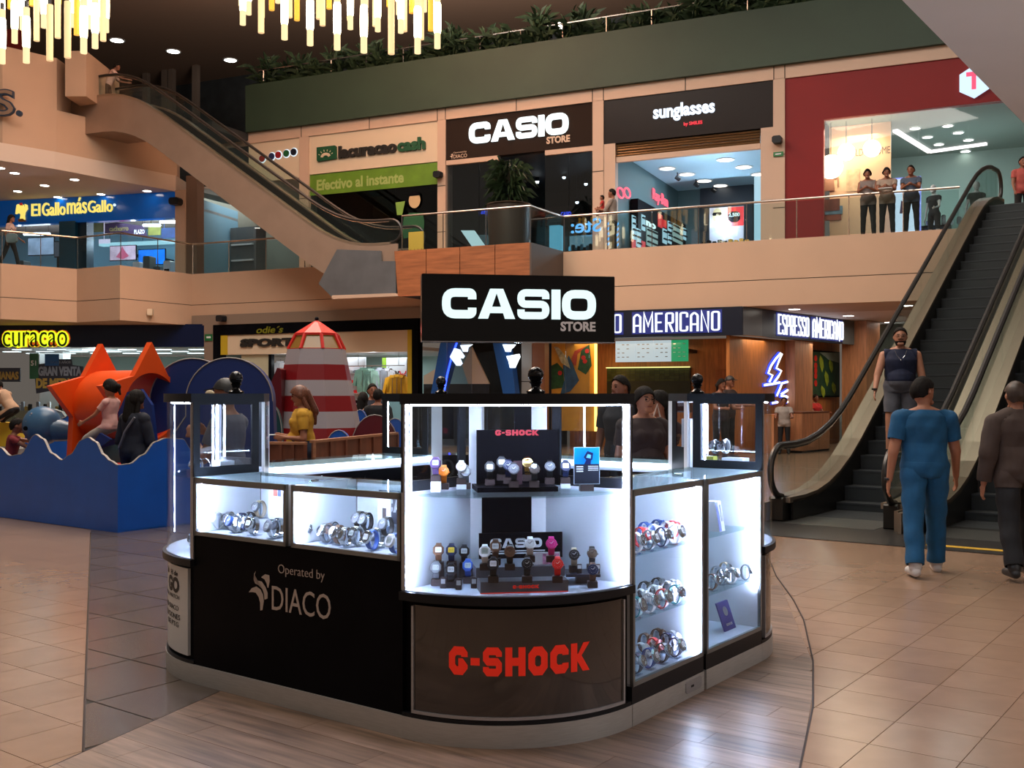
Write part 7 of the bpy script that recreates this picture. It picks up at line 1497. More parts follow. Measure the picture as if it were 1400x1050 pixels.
for i, (px, Y, x_, h_, m, lab) in enumerate(((80,14.7,.9,.55,mat('block_cream', rgb(190,160,130), .6),'long cream soft block behind the blue wave wall'),(82,13.5,.35,.50,M_pred,'red soft block behind the first dip of the wave wall'),(144,13.0,.22,.72,M_pred,'bright red soft block beside the slide'),(152,12.7,.12,.62,M_predd,'dark red soft block by the standing woman'),(170,12.9,.40,.60,MATS['block_cream'],'cream soft block behind the standing woman'))):
    X, _ = at(px, Y); solo('soft_block', lab, 'soft block', MB().bbox(X-x_, X+x_, Y, Y+.4, 0, h_, .03), m, WLD, (X, Y, 0), 'soft blocks in the play area')
wf = Fr(*at(36,16.0), 0)
def bwave(lab, pts, Y, m):
    q = Thing('play_wave', lab, 'play panel', WLD, (*at(sum(p[0] for p in pts)/len(pts), Y), 0), 'rear play waves'); P = [(at(x,Y)[0], 1.6+(538-y)/1440*Y) for x, y in pts]; P += [(P[-1][0],0),(P[0][0],0)]
    MB().prismY(P, Y, Y+.1).build('panel', m, q); MB().tube([(x,Y-.004,z) for x, z in P[:-2]], .008, 5).build('edge', M_pedge, q)
bwave('blue curling wave board behind the whale', [(34,572),(40,564),(50,561),(60,567),(68,574),(78,575),(90,570),(98,563),(110,556)], 15.8, M_pblue); bwave('pale round play board behind the curling wave', [(55,572),(60,563),(72,559),(84,563),(91,572)], 16.3, mat('play_pale', rgb(130,150,152), .5))
t = Thing('toy_car', 'yellow and grey ride-on toy at the left edge', 'ride-on toy', WLD, (*at(4,16.5), 0)); X, Y = at(6,16.5); MB().bbox(X-.4, X+.25, Y-.2, Y+.2, .75, 1.15, .08).build('body', MATS['yellow_edge'], t); MB().bbox(X-.42, X+.3, Y-.22, Y+.22, .60, .78, .04).build('bumper', M_frame, t); MB().box(X-.3, X+.2, Y-.15, Y+.15, 0, .6).build('base', M_black, t)
# ---------------------------------------------------------------- people
def V(*a): return Vector(a)
def capsule(mb, p0, p1, r0, r1, n=12, sq=1.0):
    p0, p1 = Vector(p0), Vector(p1); d = p1-p0; L_ = d.length; d.normalize(); m = 4
    P = []; R = []
    for k in range(m+1): a = PI/2*(1-k/m); P.append(p0-d*r0*math.sin(a)); R.append(max(.001, r0*math.cos(a)))
    for k in range(1, 4): P.append(p0+d*L_*k/4); R.append(r0+(r1-r0)*k/4)
    for k in range(m+1): a = PI/2*k/m; P.append(p1+d*r1*math.sin(a)); R.append(max(.001, r1*math.cos(a)))
    return mb.tube(P, R, n, sq=sq)
def rotv(v, ax, a): return Matrix.Rotation(a, 3, ax) @ v
D2 = math.radians
def remesh(mb, vox, smooth=3):
    me = mb.data('tmp'); ob = bpy.data.objects.new('tmp', me); COL.objects.link(ob)
    m1 = ob.modifiers.new('r', 'REMESH'); m1.mode = 'VOXEL'; m1.voxel_size = vox
    m2 = ob.modifiers.new('s', 'SMOOTH'); m2.iterations = smooth; m2.factor = .5
    dg = bpy.context.evaluated_depsgraph_get(); out = bpy.data.meshes.new_from_object(ob.evaluated_get(dg)); bpy.data.objects.remove(ob); bpy.data.meshes.remove(me)
    return out
def garment(bv, bn, tris, g, off, nm, m, par, wob=.0, thick=.008):
    """clip the body surface where g < 0, push it out and give it thickness"""
    vs = []; idx = {}; fs = []
    def vert(key, p, n_, ):
        if key not in idx:
            idx[key] = len(vs); w_ = off+(wob*math.sin(p[2]*31+p[0]*17)*math.sin(p[0]*23+p[1]*19) if wob else 0); vs.append((p[0]+n_[0]*w_, p[1]+n_[1]*w_, p[2]+n_[2]*w_))
        return idx[key]
    for t3 in tris:
        gs = [g[i] for i in t3]
        if max(gs) < 0: continue
        if min(gs) >= 0: fs.append(tuple(vert((i,), bv[i], bn[i]) for i in t3)); continue
        poly = []
        for k in range(3):
            i, j = t3[k], t3[(k+1)%3]
            if g[i] >= 0: poly.append(vert((i,), bv[i], bn[i]))
            if (g[i] >= 0) != (g[j] >= 0):
                q = g[i]/(g[i]-g[j]); key = (min(i,j), max(i,j)); p = [bv[i][c]+(bv[j][c]-bv[i][c])*q for c in range(3)]; n_ = [bn[i][c]+(bn[j][c]-bn[i][c])*q for c in range(3)]
                poly.append(vert(key, p, n_))
        if len(poly) >= 3: fs.append(tuple(poly))
    if not fs: return None
    me = bpy.data.meshes.new(nm); me.from_pydata(vs, [], fs); me.update(); me.polygons.foreach_set('use_smooth', [True]*len(fs)); me.materials.append(m)
    o = bpy.data.objects.new(nm, me); COL.objects.link(o); o.parent = par
    so = o.modifiers.new('t', 'SOLIDIFY'); so.thickness = thick; so.offset = -1
    return o
NP = {}
def person(label, X, Y, Z, rz, h=1.7, pose=None, skin=None, clothes=(), hair='short', haircol=None, g=1.0, vox=.016, cat='person', hy=0, female=False, shoes=None, shoecol=None, fr=WLD, face=True, group=None, child=False, nod=0):
    P = dict(lean=0, twist=0, l=(0,3,0), r=(0,3,0), al=(0,10,12,0), ar=(0,10,12,0), drop=None); P.update(pose or {})
    k = h/1.74; hs = (1.30 if child else 1.09)   # children have larger heads
    root = bpy.data.objects.new('person' if not child else 'child', None); COL.objects.link(root); root.location = fr.W(X, Y, Z) if fr is not WLD else (X, Y, Z); root.rotation_euler = (0,0,rz+fr.a); root.empty_display_size = .2
    tag(root, label, cat, group)
    TL, SL, UA, FA_ = .44*k, .42*k, .30*k, .25*k
    lean = D2(P['lean']); hipz = .92*k
    def tor(x, y, z):   # torso local (z above hip) to body space; leaning forward is towards -y
        v = rotv(V(x*k, y*k, z*k), 'X', lean); return V(v.x, v.y, v.z+hipz)
    legs = {}
    for s, key in ((-1, 'r'), (1, 'l')):
        fw, ow, kb = [D2(a) for a in P[key]]
        hp = V(s*.092*k, 0, hipz-.02*k)
        td = V(s*math.sin(ow), -math.sin(fw)*math.cos(ow), -math.cos(fw)*math.cos(ow)); kn = hp+td*TL
        sd = V(s*math.sin(ow)*.6, -math.sin(fw-kb)*math.cos(ow), -math.cos(fw-kb)*math.cos(ow)); an = kn+sd*SL; legs[s] = (hp, kn, an)
    low = min(l[2].z for l in legs.values())-.075*k if P['drop'] is None else P['drop']
    dz = -low
    def up(v): return V(v.x, v.y, v.z+dz)
    for s in legs: legs[s] = tuple(up(p) for p in legs[s])
    t0 = tor; tor = lambda x, y, z: up(t0(x, y, z))
    B = MB(); segs = []; bones = []
    sh = .172 if female else .192; sh *= (1+(g-1)*.5)
    rings = [(-.06, .150*g, .105*g), (.02, .165*g, .118*g), (.12, .145*g if not female else .128*g, .105*g), (.22, .150*g, .105*g), (.36, .168*g, .118*g), (.45, .150*g, .095*g), (.51, .090, .070), (.55, .055, .055)]
    n = 18; vs = []; fs = []
    for z, rx, ry in rings:
        for i in range(n): a = 2*PI*i/n; vs.append(tuple(tor(rx*math.cos(a), ry*math.sin(a)-(.02 if .2 < z < .42 else 0), z)))
    for j in range(len(rings)-1):
        for i in range(n): fs.append((j*n+i, j*n+(i+1)%n, (j+1)*n+(i+1)%n, (j+1)*n+i))
    fs += [tuple(range(n-1,-1,-1)), tuple(range((len(rings)-1)*n, len(rings)*n))]; B.add(vs, fs)
    if female:
        for s in (-1, 1): B.ball(tuple(tor(s*.07, -.095*g, .34)), .050*k*g, 10)
    if g > 1.12: B.ball(tuple(tor(0, -.05, .10)), .135*k*g, 14)
    bones.append(('torso', tor(0,0,-.05), tor(0,0,.50), .13*g*k))
    nb = tor(0, 0, .50); ht = tor(0, -.015, .62); capsule(B, nb, ht, .056*k, .052*k); bones.append(('neck', tor(0,0,.545), ht, .052*k))
    hc = tor(0, -.03, .675+(.02 if child else 0)); Rh = Matrix.Rotation(D2(hy), 3, 'Z') @ Matrix.Rotation(D2(nod)+lean*.3, 3, 'X'); hk = k*hs
    def hd(x, y, z): v = Rh @ V(x*hk, y*hk, z*hk); return (hc.x+v.x, hc.y+v.y, hc.z+v.z)
    q = MB(); q.ball((0,0,0), 1, 18)
    for p in q.v: pass
    hv = []
    for (x, y, z) in q.v:
        jaw = max(0, -z); xx = x*.077*(1-.28*jaw); yy = y*.098*(1-.10*jaw)+(-.008*jaw); zz = z*.118
        if y < -.3 and -.2 < z < .25: yy += .006
        hv.append(hd(xx, yy, zz))
    B.add(hv, q.f)
    B.add([hd(-.012,-.088,.022), hd(.012,-.088,.022), hd(.017,-.092,-.022), hd(-.017,-.092,-.022), hd(0,-.098,.02), hd(0,-.118,-.018)], [(0,4,5,3),(4,1,2,5),(3,5,2),(0,1,4),(0,3,2,1)])
    for s in (-1, 1): B.ball(hd(s*.078, .005, -.002), .022*hk, 8, .5, 1, 1.2)
    capsule(B, hd(-.02,-.074,-.085), hd(.02,-.074,-.085), .022*hk, .022*hk, 8)
    bones.append(('head', V(*hd(0,0,.02)), V(*hd(0,0,-.04)), .085*hk))
    hands = {}
    for s, key in ((-1, 'ar'), (1, 'al')):
        fw, ow, eb, inw = [D2(a) for a in P[key]]
        sp = tor(s*sh, 0, .432); ud = V(s*math.sin(ow), -math.sin(fw)*math.cos(ow), -math.cos(fw)*math.cos(ow)); el = sp+ud*UA
        f2 = fw+eb; fd = V(s*math.sin(ow)*.5*math.cos(inw)-s*math.sin(inw)*.9, -math.sin(f2)*math.cos(inw), -math.cos(f2)*math.cos(inw)*1.0); fd.normalize(); wr = el+fd*FA_
        ra = (.052, .043, .040, .028) if not female else (.045, .037, .034, .024)
        gg = 1+(g-1)*.8
        capsule(B, sp, el, ra[0]*k*gg, ra[1]*k*gg); capsule(B, el, wr, ra[2]*k*gg, ra[3]*k)
        B.ball(tuple(sp), .052*k*gg, 10); capsule(B, sp, tor(s*.05,.01,.50), .048*k*gg, .045*k*gg)
        b0 = wr+fd*.035*k; pal = wr+fd*.085*k; side = V(s*1.0, 0, 0)-fd*(V(s,0,0).dot(fd)); side = (side.normalized() if side.length > .2 else V(0,-1,0)); fwd = fd.cross(side).normalized()*(-s)
        if fwd.y > 0: fwd = -fwd
        # palm: flat block with rounded form, fingers side by side across fwd axis
        for q_ in (-.022, -.007, .008, .022): capsule(B, wr+fwd*q_*k*.6, pal+fwd*q_*k, .016*k, .014*k, 8)
        for qi, (q_, ln) in enumerate(((-.030,.060),(-.010,.074),(.010,.078),(.030,.070))):
            f0 = pal+fwd*q_*k; c1 = f0+fd*ln*.5*k-side*.004*k; c2 = c1+fd*ln*.42*k-side*.020*k; rr = (.0085 if vox < .01 else .0105)*k; capsule(B, f0, c1, rr, rr*.95, 8); capsule(B, c1, c2, rr*.95, rr*.8, 8)
        th0 = wr+fd*.03*k+fwd*.022*k; th1 = th0+(fd*.6+fwd*.8).normalized()*.042*k; th2 = th1+(fd*.95+fwd*.15-side*.2).normalized()*.032*k; capsule(B, th0, th1, .013*k, .011*k, 8); capsule(B, th1, th2, .011*k, .009*k, 8)
        bones += [('ua%d' % s, sp, el, .045*k*gg), ('fa%d' % s, el, wr, .035*k), ('hand%d' % s, wr, pal+fd*.07*k, .03*k)]; hands[s] = pal
    for s in legs:
        hp, kn, an = legs[s]; gg = 1+(g-1)*.8; tr_ = .082 if not female else .086
        capsule(B, hp+V(0,.01*k,0), kn, tr_*k*gg, .054*k*gg, 14); lt = any(c[0] == 'bottom' and c[3]['leg'] >= 1.9 for c in clothes); capsule(B, kn, an, .054*k*gg, (.050 if lt else .034)*k, 12); cm = kn+(an-kn)*.3+V(0,.015*k,0); (None if lt else B.ball(tuple(cm), .048*k*gg, 10, 1, 1, 1.6))
        fd = V(s*.12,-1,0).normalized(); sl = (an-kn).normalized()
        heel = an+V(0,.03*k,-.045*k); toe = an+fd*.16*k+V(0,0,-.052*k)
        if P.get('toe'): toe = an+(fd*.5+sl*.8).normalized()*.17*k
        capsule(B, heel, toe, .034*k, .028*k, 10, sq=1.0)
        bones += [('th%d' % s, hp, kn, .07*k), ('sh%d' % s, kn, an, .042*k), ('ft%d' % s, heel, toe, .03*k)]
    me = remesh(B, vox*(k if k < .8 else 1)); sk = skin or M_skin; me.materials.append(sk); me.polygons.foreach_set('use_smooth', [True]*len(me.polygons))
    body = bpy.data.objects.new('body', me); COL.objects.link(body); body.parent = root
    nv = len(me.vertices); co = np.empty(nv*3); me.vertices.foreach_get('co', co); co = co.reshape(-1,3); no = np.empty(nv*3); me.vertices.foreach_get('normal', no); no = no.reshape(-1,3)
    me.calc_loop_triangles(); tr = np.empty(len(me.loop_triangles)*3, dtype=np.int32); me.loop_triangles.foreach_get('vertices', tr); tr = tr.reshape(-1,3)
    best = np.full(nv, 1e9); lab = np.zeros(nv, dtype=int); tt = np.zeros(nv)
    for bi, (nm, a, b, r) in enumerate(bones):
        a_ = np.array(a); d = np.array(b)-a_; L2 = (d@d); t_ = np.clip((co-a_)@d/L2, 0, 1); dist = np.linalg.norm(co-a_-t_[:,None]*d, axis=1)-r; m_ = dist < best; best[m_] = dist[m_]; lab[m_] = bi; tt[m_] = t_[m_]
    names = [b[0] for b in bones]; inv = Matrix.Rotation(-lean, 3, 'X')
    base = np.array(up(V(0,0,hipz))); R_i = np.array(inv); loc = (co-base)@R_i.T/k    # torso local coordinates
    def field(kind, hem=0, neck=.50, sl=0, leg=0, vneck=0):
        g_ = np.full(nv, -.05)
        for bi, nm in enumerate(names):
            m_ = lab == bi
            if not m_.any(): continue
            if kind == 'top':
                if nm == 'torso': g_[m_] = np.minimum(loc[m_,2]-hem, neck-loc[m_,2]-(np.clip(-loc[m_,1]*2,0,.1)*vneck)*(1-np.clip(np.abs(loc[m_,0])*14,0,1)))
                elif nm.startswith('th'): g_[m_] = loc[m_,2]-hem
                elif nm.startswith('ua'): g_[m_] = (sl-tt[m_])*.3 if sl > 0 else np.where(tt[m_] < .12, .12-np.abs(loc[m_,0])/1+sh*.0-.0+(sh-.12)*0, -.05) if False else ((sl-tt[m_])*.3 if sl > 0 else (sh*.98-np.abs(loc[m_,0])))
                elif nm.startswith('fa'): g_[m_] = (sl-1-tt[m_])*.25 if sl > 1 else -.05
                elif nm == 'neck': g_[m_] = neck-loc[m_,2]
            elif kind == 'bottom':
                if nm == 'torso': g_[m_] = hem-loc[m_,2]
                elif nm.startswith('th'): g_[m_] = (leg-tt[m_])*.4
                elif nm.startswith('sh'): g_[m_] = (leg-1-tt[m_])*.4
                elif nm.startswith('ft'): g_[m_] = .04 if leg >= 2 and False else -.05
                if leg <= 1 and nm.startswith('sh'): g_[m_] = -.05
                if leg >= 1 and nm.startswith('th'): g_[m_] = .1
            elif kind == 'shoe': g_[m_] = .05 if nm.startswith('ft') else (np.where(tt[m_] > .93, (tt[m_]-.93)*.4, -.03) if nm.startswith('sh') else -.05)
        return g_
    tl = tr.tolist(); cl = co.tolist(); nl = no.tolist()
    if skin and False: pass
    for c in clothes:
        kind, nm, m = c[0], c[1], c[2]; kw = dict(c[3]); off = kw.pop('off', .012); wob = kw.pop('wob', .003)
        garment(cl, nl, tl, field(kind, **kw).tolist(), off, nm, m, body_par(root), wob)
    # shoes
    sc_m = shoecol or M_shoe
    fs_ = field('shoe')
    for s in (-1, 1): garment(cl, nl, tl, np.where(co[:,0]*s > 0, fs_, -.05).tolist(), .007, 'shoe', sc_m, root, 0)
    # hair
    if hair:
        hm = haircol or M_hair; Ri = np.array(Rh.transposed()); hl = (co-np.array(hc))@Ri.T/hk
        gh = np.full(nv, -.05); m_ = (lab == names.index('head')) | (lab == names.index('neck')); a = {'short': (1.0, 1.0, .010), 'bald': (1.2,.4,.09), 'long': (1.0, 1.0, -.028), 'up': (1.0, 1.0, -.022), 'cap': (1.1,.3,.028)}[hair]
        gh[m_] = hl[m_,2]*a[0]+hl[m_,1]*a[1]-a[2]
        ear = (np.abs(hl[:,0]) > .072) & (hl[:,2] < .03) & (hl[:,1] < .05); 
        if hair in ('short','cap','bald'): gh[ear] = -.01
        garment(cl, nl, tl, gh.tolist(), .016 if hair != 'long' else .022, 'hair' if hair != 'cap' else 'cap', hm if hair != 'cap' else M_shoe, root, .004, .012)
        if hair == 'long':
            H = MB(); capsule(H, hd(0,.075,.01), hd(0,.115,-.20), .070*hk, .075*hk, 12, .55); capsule(H, hd(0,.11,-.18), hd(.0,.10,-.34), .070*hk, .03*hk, 12, .5); [capsule(H, hd(s*.065,.02,.02), hd(s*.078,.06,-.16), .025*hk, .03*hk, 8) for s in (-1,1)]; o = H.build('hair', hm, None, smooth=True); o.parent = root
        if hair == 'up': H = MB(); H.ball(hd(0,.12,-.01), .045*hk, 10); capsule(H, hd(0,.12,-.02), hd(0,.13,-.12), .03*hk, .015*hk, 8); o = H.build('hair', hm, None, smooth=True); o.parent = root
        if hair == 'cap': H = MB(); H.add([hd(-.06,-.085,.04), hd(.06,-.085,.04), hd(.045,-.16,.028), hd(-.045,-.16,.028), hd(-.06,-.085,.048), hd(.06,-.085,.048), hd(.045,-.16,.034), hd(-.045,-.16,.034)], [(0,1,2,3),(7,6,5,4),(0,4,5,1),(1,5,6,2),(2,6,7,3),(3,7,4,0)]); o = H.build('cap_peak', M_shoe, None); o.parent = root
    if face:
        E_ = MB()
        for s in (-1, 1): E_.ball(hd(s*.030, -.083, .012), .0085*hk, 8, 1.3, .8, .8)
        for s in (-1, 1): capsule(E_, hd(s*.018,-.089,.034), hd(s*.046,-.080,.034), .003*hk, .003*hk, 6)
        o = E_.build('eyes_and_brows', M_hair, None); o.parent = root
        L_ = MB(); capsule(L_, hd(-.020,-.090,-.048), hd(.020,-.090,-.048), .0045*hk, .0045*hk, 6); o = L_.build('mouth', M_lip, None); o.parent = root
    return root, hd, hands, tor
def body_par(r): return r
M_lip = mat('lips', rgb(128,66,56), .5); M_shoe = mat('dark_shoe', (.015,.014,.014), .5); M_wshoe = mat('white_shoe', rgb(196,190,186), .5)
cm = lambda n_, c, v=.1: mat('cloth_'+n_, rgb(*c), .85, var=v, scale=14, bump=.25)
def top(nm, m, sl=.45, hem=-.08, neck=.50, off=.014, wob=.003, vneck=0): return ('top', nm, m, dict(sl=sl, hem=hem, neck=neck, off=off, wob=wob, vneck=vneck))
def bot(nm, m, leg=1.93, hem=.08, off=.014, wob=.003): return ('bottom', nm, m, dict(leg=leg, hem=hem, off=off, wob=wob))
def child_part(mb, nm, m, root, smooth=False): o = mb.build(nm, m, None, smooth=smooth); o.parent = root; return o
C_scrub = cm('scrubs', (14,78,118)); C_jeans = cm('jeans', (40,52,72)); C_black = cm('black', (20,20,24)); C_brown = cm('brown', (66,52,46))
M_skin2 = mat('skin_deep', rgb(140,90,68), .55, var=.06, scale=20)
# man in blue scrubs walking away
x, y = at(1264, 9.35); r, hd, hands, tor = person('man in blue medical scrubs and white shoes walking towards the escalators', x, y, 0, PI-.12, 1.74, dict(lean=2, l=(-14,4,6), r=(12,4,4), al=(-8,13,14,0), ar=(10,15,14,0)), M_skin, [bot('trousers', C_scrub, 1.95, .05, .028, .006), top('scrub_top', C_scrub, .62, -.16, .50, .026, .006)], 'short', None, 1.14, .008, hy=-58, shoecol=M_wshoe)
child_part(MB().box(-.155,-.145,-.1,.0,.98,1.05) if 0 else MB().lathe([(.034,0),(.036,.012),(.034,.024)], (hands[1].x+.0, hands[1].y, hands[1].z+.075), 12), 'wristband', M_shoe, r)
x, y = at(1392, 9.2); r, hd, hands, tor = person('person in a brown jacket and black trousers cut by the right edge', x, y, 0, PI-.1, 1.70, dict(lean=2, l=(-16,4,10), r=(12,4,4), al=(-6,12,14,0), ar=(8,14,22,0)), M_skin, [bot('trousers', C_black, 1.95, .06, .028, .006), top('jacket', C_brown, 1.9, -.14, .54, .034, .006)], 'short', mat('hair_brown', (.035,.018,.010), .5, var=.4, scale=60), 1.10, .008)
hw_ = hands[-1]; child_part(MB().lathe([(.033,0),(.035,.012),(.033,.024)], (hw_.x, hw_.y, hw_.z+.085), 12), 'wrist_watch', M_chrome, r)
# man on the escalator
ky_ = 11.75; zs = .2*math.floor(((ky_-9.7)-.95)*math.tan(D2(30.5))/.2)+.3
p = K.W(-1.94, ky_, 0); r, hd, hands, tor = person('bearded man in a dark blue sleeveless shirt and grey shorts riding down the escalator', p.x, p.y, .70, -.30, 1.82, dict(l=(0,5,2), r=(4,5,4), al=(4,12,10,0), ar=(18,16,14,0)), mat('skin_warm', rgb(176,122,96), .55, var=.06, scale=20), [bot('shorts', cm('greyshort', (96,98,108)), .75, .08, .026, .004), top('sleeveless_shirt', cm('darkblue', (12,22,52)), 0, -.10, .50, .024, .005)], 'short', None, 1.22, .010)
G_ = MB()
for s in (-1, 1): G_.tube([hd(s*.032+.024*math.cos(a*PI/5), -.103, .012+.017*math.sin(a*PI/5)) for a in range(10)], .0022, 5, True)
G_.tube([hd(-.008,-.104,.014), hd(.008,-.104,.014)], .002, 5)
for s in (-1,1): G_.tube([hd(s*.056,-.10,.014), hd(s*.083,.0,.014)], .002, 5)
child_part(G_, 'glasses', M_shoe, r)
BD = MB()
for a_ in range(-5, 6): th_ = a_*.26; capsule(BD, hd(.062*math.sin(th_), -.012-.072*math.cos(th_), -.058), hd(.048*math.sin(th_), -.012-.068*math.cos(th_), -.096), .0105, .011, 6)
capsule(BD, hd(-.026,-.096,-.030), hd(.026,-.096,-.030), .006, .006, 6); child_part(BD, 'beard', M_hair, r)
tp = [tuple(tor(x_, -.155-.02*(1-abs(x_)*8), z_)) for x_, z_ in ((-.075,.49),(-.05,.42),(0,.36),(.05,.42),(.075,.49))]
child_part(MB().tube(tp, .004, 5).ball(tp[2], .012, 8), 'necklace', M_chrome, r)
child_part(MB().lathe([(.036,0),(.038,.012),(.036,.024)], (hands[-1].x, hands[-1].y+.02, hands[-1].z+.085), 12), 'wrist_watch', M_shoe, r)
# three women leaning on the upper railing
def up3(px, w_, **k): u = fu(px, w_); return u, w_, ZF
lean_p = dict(lean=14, l=(0,4,4), r=(-2,4,6), al=(38,4,66,38), ar=(38,4,66,38))
for px, lab, c, c2, hr, hyy in ((1187,'leftmost woman of three at the upper railing, grey sleeveless top',(120,108,104),'black','up',6),(1213,'middle woman of three at the upper railing, beige shirt, holding papers',(150,132,118),'black','up',14),(1246,'rightmost woman of three at the upper railing, slate blue top',(70,80,98),'black','short',-14)):
    u, w_, z = up3(px, .42); r, hd, hands, tor = person(lab, u, w_, z, 0, 1.66, lean_p, M_skin2, [bot('trousers', C_black, 1.93, .10, .012), top('top', cm('w%d' % px, c), .0 if px < 1200 else .5, -.12, .49, .016)], hr, None, 1.22, .018, hy=hyy, female=True, fr=FA, group='women leaning on the upper railing')
    if px == 1213: child_part(MB().box(-.16,.16,-.62,-.40,1.06,1.075), 'papers', M_paper, r)
# man holding a child upstairs
u, w_ = fu(838,.55), .55
r, hd, hands, tor = person('man in a grey shirt and black trousers holding a small child upstairs', u, w_, ZF, PI/2*-1, 1.74, dict(l=(0,3,2), r=(0,3,2), al=(30,6,75,20), ar=(35,6,80,25)), M_skin2, [bot('trousers', C_black, 1.93, .08, .014), top('shirt', cm('greyshirt', (150,136,128)), 1.0, -.10, .5, .016)], 'short', None, 1.0, .018, fr=FA)
q = FA.W(u, w_); person('small child in a red top carried by the man upstairs', u-.30, w_-.02, ZF+.78, PI/2*-1+.3, .80, dict(drop=0, l=(50,10,60), r=(50,10,60), al=(20,12,30,0), ar=(20,12,30,0)), M_skin2, [top('top', cm('redtop', (170,40,34)), .5, -.1, .5, .012), bot('trousers', cm('kid', (90,60,56)), 1.6, .05, .01)], 'short', None, 1.0, .018, fr=FA, child=True, cat='child')
# woman at the far upper left, person on the upper escalator landing
p = at(8, 32.6); person('woman in a pink top with a grey bag walking on the left gallery', p[0], p[1]+.3, ZF, PI/2, 1.64, dict(l=(16,3,4), r=(-16,3,10), al=(12,10,40,0), ar=(-10,10,20,0)), M_skin2, [bot('trousers', C_black, 1.93, .1, .012), top('top', cm('pinktop', (190,160,150)), .5, -.05, .5, .014)], 'long', None, 1.05, .018, female=True)
b_ = Thing('handbag', 'pale blue-grey bag carried by the woman on the left gallery', 'bag', WLD, (p[0]+.3, p[1]+.05, ZF+.78)); MB().bbox(p[0]+.02, p[0]+.34, p[1]-.04, p[1]+.08, ZF+.72, ZF+1.0, .05).build('body', cm('bag', (120,140,150)), b_); MB().tube([(p[0]+.06,p[1],ZF+1.0),(p[0]+.18,p[1],ZF+1.18),(p[0]+.30,p[1],ZF+1.0)], .01, 6).build('strap', C_black, b_)
xl_ = -fu(148,-1.1); q = FL.W(xl_, 1.1); r, *_ = person('person in a white shirt leaning at the top of the left escalator', q.x, q.y, ZF+5.4, PI/2+.4, 1.68, dict(lean=22, l=(10,3,6), r=(-12,3,8), al=(45,6,40,10), ar=(45,6,40,10)), M_skin2, [bot('trousers', cm('brownt', (84,62,48)), 1.93, .08, .014), top('shirt', cm('pinkwhite', (205,170,160)), .9, -.05, .5, .016)], 'short', None, 1.05, .018)
# person at the right edge upstairs, dark mannequins in the red shop
u, w_ = fu(1398,.6), .6
person('person in a red top at the top of the right escalator', u, w_, ZF, .3, 1.68, dict(al=(20,8,60,10), ar=(10,8,30,0)), M_skin2, [bot('trousers', C_black, 1.93, .08, .014), top('top', cm('redpink', (170,80,74)), .5, -.1, .5, .016)], 'short', None, 1.05, .018, fr=FA)
for px, w_, lab, hh in ((1277,3.5,'mannequin in a dark dress with a pale head in the red shop window',1.72),(1335,3.9,'mannequin in black behind the escalator in the red shop window',1.80)):
    u = fu(px, w_); person(lab, u, w_, ZF, -.5 if px < 1300 else .1, hh, dict(al=(25,12,50,0), ar=(-5,14,10,0)), mat('mannequin_pale', rgb(190,190,190), .4), [top('dress', C_black, .35, -.42, .49, .016)], None, None, .92, .018, female=True, fr=FA, cat='mannequin', face=False, shoecol=MATS['mannequin_pale'], group='mannequins in the red shop')
# woman in yellow
x, y = at(416, 13.0); r, hd, hands, tor = person('woman in a yellow T-shirt looking at the phone in her hand', x, y, 0, -PI/2+.15, 1.68, dict(lean=2, l=(6,3,2), r=(-4,3,2), al=(-4,8,98,22), ar=(-2,8,98,22)), M_skin, [bot('jeans', C_jeans, 1.93, .20, .016), top('t_shirt', cm('yellow', (196,146,42)), .62, .10, .50, .022, .005)], 'long', mat('hair_auburn', (.14,.045,.022), .45, var=.4, scale=60), 1.14, .012, hy=0, female=True, nod=12)
hp_ = hands[1]; child_part(MB().bbox(hp_.x-.09, hp_.x-.01, hp_.y-.14, hp_.y-.01, hp_.z+.02, hp_.z+.032, .003), 'phone', M_paper, r)
child_part(MB().tube([tuple(tor(.1,-.13,.42)), tuple(tor(.0,-.17,.2)), tuple(tor(-.14,-.14,-.02))], .008, 6).bbox(-.20,-.10,-.20,-.12,.82,1.0,.02), 'shoulder_bag', cm('bagcream', (176,150,130)), r)
# trio at the sports shop
for px, Y, lab, c, hr, rzz, hh in ((495.5,18.6,'woman in a peach top seen from behind near the sports shop',(214,160,128),'long',PI-.2,1.60),(508.5,19.6,'man in a dark shirt standing between the two others by the sports shop',(36,38,52),'short',.4,1.76),(516.5,18.4,'person in a black top seen from behind near the sports shop',(18,18,22),'short',PI-.1,1.66)):
    x, y = at(px, Y); person(lab, x, y, 0, rzz, hh, {}, M_skin2, [bot('trousers', C_black, 1.93, .05, .014), top('top', cm('t%d' % int(px), c), .55, -.1, .5, .018)], hr, None, 1.12 if px < 500 else 1.05, .018, female=(px < 500))
# man with a cap behind the left showcase
x, y = at(313, 8.6); r, hd, hands, tor = person('man in a dark cap behind the left corner showcase, eating', x, y, 0, -PI/2-.2, 1.70, dict(al=(20,6,118,30), ar=(22,6,120,30)), M_skin2, [bot('trousers', C_jeans, 1.93, .05, .014), top('shirt', cm('greyd', (80,80,90)), .6, -.1, .5, .018)], 'cap', None, 1.1, .014)
x2, y2 = at(287, 8.4); solo('food_wrap', 'small piece of food in pale paper before the man with the cap', 'food', MB().ball((x2,y2,1.60), .035, 8, 1.1, .8, .8).prism([(x2-.03,y2-.02),(x2+.05,y2-.03),(x2+.06,y2+.03),(x2-.02,y2+.03)], 1.545, 1.60), cm('wrap', (196,180,150)), WLD, (x2,y2,1.545))
